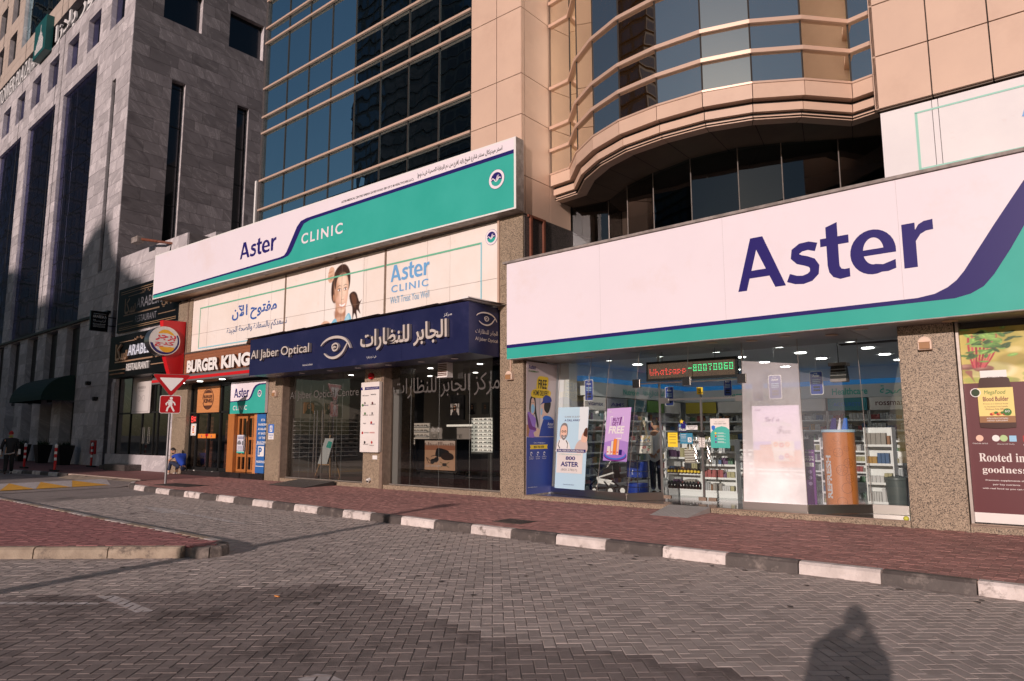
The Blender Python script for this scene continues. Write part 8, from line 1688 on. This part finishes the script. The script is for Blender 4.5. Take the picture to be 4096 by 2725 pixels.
for s in (-.33, .33): MB().hull([wv(s-.05, -.06, .82), wv(s+.05, -.06, .82), wv(s+.05, .05, .82), wv(s-.05, .05, .82)], [wv(s-.04, -.06, 1.04), wv(s+.04, -.06, 1.04), wv(s+.04, .04, 1.04), wv(s-.04, .04, 1.04)]).build('white_sleeve_panel', M_white, wk)
# pharmacist
qx, qy = -8.28, 15.55
phm = thing('person', 'pharmacist in a white coat standing with hands clasped behind his back', 'person', (qx, qy, .2))
def pv(a, b, z): return Vector((qx+a, qy+b, z+.2))
body('body', [t3(pv(0, 0, .95), .12), t3(pv(0, 0, 1.2), .13), t3(pv(0, 0, 1.4), (.15, .11)), t3(pv(0, 0, 1.54), .05), t3(pv(-.19, 0, 1.42), .055), t3(pv(-.24, -.06, 1.15), .04), t3(pv(-.08, -.17, .98), .03), t3(pv(.19, 0, 1.42), .055), t3(pv(.26, -.06, 1.15), .04), t3(pv(.12, -.18, .98), .03), t3(pv(-.09, 0, .88), .09), t3(pv(-.09, 0, .48), .06), t3(pv(-.09, 0, .1), .04), t3(pv(.09, 0, .88), .09), t3(pv(.1, 0, .48), .06), t3(pv(.1, 0, .1), .04)],
     [(0, 1), (1, 2), (2, 3), (2, 4), (4, 5), (5, 6), (2, 7), (7, 8), (8, 9), (0, 10), (10, 11), (11, 12), (0, 13), (13, 14), (14, 15)], M_skin, phm)
M_coat = noisy('white coat cotton', (.74, .74, .76), (.66, .67, .70), 5, 4, .85, bump=.7, bscale=10)
body('white_coat', [t3(pv(0, 0, .72), (.2, .16)), t3(pv(0, 0, 1.0), (.18, .15)), t3(pv(0, 0, 1.25), (.19, .14)), t3(pv(0, 0, 1.42), (.19, .13)), t3(pv(0, 0, 1.5), .08), t3(pv(-.19, 0, 1.42), .08), t3(pv(-.25, -.06, 1.15), .065), t3(pv(-.15, -.13, 1.03), .055), t3(pv(.19, 0, 1.42), .08), t3(pv(.27, -.06, 1.15), .065), t3(pv(.19, -.14, 1.03), .055)], [(0, 1), (1, 2), (2, 3), (3, 4), (3, 5), (5, 6), (6, 7), (3, 8), (8, 9), (9, 10)], M_coat, phm)
for a in (-.09, .1): body('trouser_leg', [t3(pv(a, 0, .85), .1), t3(pv(a, 0, .48), .08), t3(pv(a, 0, .08), .065)], [(0, 1), (1, 2)], M_denim, phm); body('shoe', [t3(pv(a, -.05, .04), .04), t3(pv(a, .12, .03), .03)], [(0, 1)], M_black, phm)
head(phm, pv(-.01, 0, 1.66), rad(-100), 0, M_hair, beard=True); hand(phm, pv(-.08, -.18, .97), (.6, -.1, -.6), (0, -1, 0)); hand(phm, pv(.12, -.19, .97), (-.5, -.1, -.7), (0, -1, 0))
# photographer (stands just behind the lens; the photograph shows the shadow)
qx, qy = -.30, -.42
pg = thing('person', 'standing photographer whose shadow falls on the grey pavers at the bottom right', 'person', (qx, qy, 0)); qz = .0
def gv(a, b, z): return Vector((qx+a, qy+b, z))
M_cl = flat('grey clothes', (.2, .2, .22), .8)
body('body', [t3(gv(0, 0, .98), .20), t3(gv(0, 0, 1.22), .21), t3(gv(0, 0, 1.45), (.19, .14)), t3(gv(0, .04, 1.58), .13), t3(gv(-.22, 0, 1.46), .07), t3(gv(-.20, .10, 1.36), .10), t3(gv(-.08, .14, 1.62), .07), t3(gv(.22, 0, 1.46), .07), t3(gv(.20, .10, 1.34), .10), t3(gv(.08, .14, 1.62), .07), t3(gv(-.12, 0, .88), .1), t3(gv(-.14, 0, .48), .07), t3(gv(-.16, 0, .1), .05), t3(gv(.12, 0, .88), .1), t3(gv(.14, 0, .48), .07), t3(gv(.16, 0, .1), .05)],
     [(0, 1), (1, 2), (2, 3), (2, 4), (4, 5), (5, 6), (2, 7), (7, 8), (8, 9), (0, 10), (10, 11), (11, 12), (0, 13), (13, 14), (14, 15)], M_cl, pg)
head(pg, gv(0, .02, 1.72), rad(180), 0, M_hair); box(qx-.08, qx+.08, qy+.1, qy+.2, 1.62, 1.74).build('camera_body', M_black, pg); hand(pg, gv(-.12, .16, 1.58), (.5, 0, .6), (0, 1, 0)); hand(pg, gv(.12, .16, 1.58), (-.5, 0, .6), (0, 1, 0))
# ---------------------------------------------------------------- the other side of the road (seen in reflections, and casting the long shadows)
def far_tower(name, label, x0, x1, y0, y1, h, fl=3.6, nx=10, mat=M_tower, glassm=M_towerglass, base=0):
    t = thing(name, label, 'building', ((x0+x1)/2, (y0+y1)/2, -.1)); box(x0, x1, y0, y1, -.1, h).build('wall', mat, t); q = MB(); s = MB(); k = 0
    z = 6
    while z < h-2:
        for i in range(nx):
            a = x0+(x1-x0)*(i+.12)/nx; b = x0+(x1-x0)*(i+.88)/nx; q.quad((a, y1+.02, z), (b, y1+.02, z), (b, y1+.02, z+fl*.62), (a, y1+.02, z+fl*.62))
        ny = max(2, int(abs(y1-y0)/((x1-x0)/nx)))
        for i in range(ny):
            a = y0+(y1-y0)*(i+.12)/ny; b = y0+(y1-y0)*(i+.88)/ny; q.quad((x1+.02, a, z), (x1+.02, b, z), (x1+.02, b, z+fl*.62), (x1+.02, a, z+fl*.62))
        s.box(x0-.3, x1+.3, y0-.3, y1+.3, z-.5, z-.25); z += fl
    q.build('windows', glassm, t, kind='stuff'); s.build('floor_ledges', mat, t, kind='stuff'); return t
far_tower('far_tower', 'dark high tower across the road mirrored in the blue curtain wall', -152, -96, -118, -90, 190, 3.6, 14)
# long lower block whose shadow covers the hotel foot: stepped and sloping roof
sb = thing('far_block', 'stepped lower block across the road that shades the foot of the hotel', 'building', (-40, -100, -.1))
AZ = math.tan(rad(SUN_AZ)); EL = math.tan(rad(SUN_EL))/math.cos(rad(SUN_AZ))
def src(x, z, yw=13.8, yb=-90): return x+(yw-yb)*AZ, z+(yw-yb)*EL
prof = [(-120, 9), (-70, 12), (-57, 13.2), (-54, 12.7), (-49.2, 9.8), (-45, 9.9), (-42.6, 11.5), (-40.4, 12.7), (-38.4, 12.9), (-37.4, 10.8), (-34.5, 9.3), (-32.3, 8.4), (-32.2, .0)]
pts = [(-120, -6)]+prof; P = []
for x, z in pts:
    a, b = src(x, z); P.append((a, -90, b if z > -1 else -.1))
P[-1] = (P[-1][0], -90, -.1)
sb_mb = MB().prism([P[0]]+P[1:], (0, -20, 0)); sb_mb.build('wall', M_tower, sb)
q = MB()
for i in range(40):
    for j in range(7): x = -95+i*1.9; q.quad((x, -89.97, 3+j*3.6), (x+1.3, -89.97, 3+j*3.6), (x+1.3, -89.97, 5.2+j*3.6), (x, -89.97, 5.2+j*3.6))
q.build('windows', M_towerglass, sb, kind='stuff')
far_tower('far_tower', 'far tower down the street to the left', -330, -290, -60, -20, 150, 3.8, 9)
far_tower('far_tower', 'warm far block added behind the photographer to put orange into the bay reflections', 34, 70, -66, -50, 34, 3.6, 8, M_added_warm)  # unseen block, added to bring orange into the bay glass
far_tower('far_tower', 'second far tower down the street in the bay reflections', -210, -180, -32, -8, 170, 3.6, 8)
# street lamp behind the camera: its long thin shadow crosses the road
bl_ = (-7.9, -3.4)
sl_ = thing('street_lamp', 'tall street lamp behind the photographer whose thin shadow crosses the road', 'street lamp', (bl_[0], bl_[1], 0)); 
MB().cyl((bl_[0], bl_[1], -.1), (bl_[0], bl_[1], 3.28), .16, .10, 16).build('pole', flat('lamp grey', (.25, .25, .26), .5, .4), sl_, smooth=True); MB().ball((bl_[0], bl_[1], 3.42), (.22, .2, .12)).build('lamp_head', M_dirty, sl_, smooth=True)
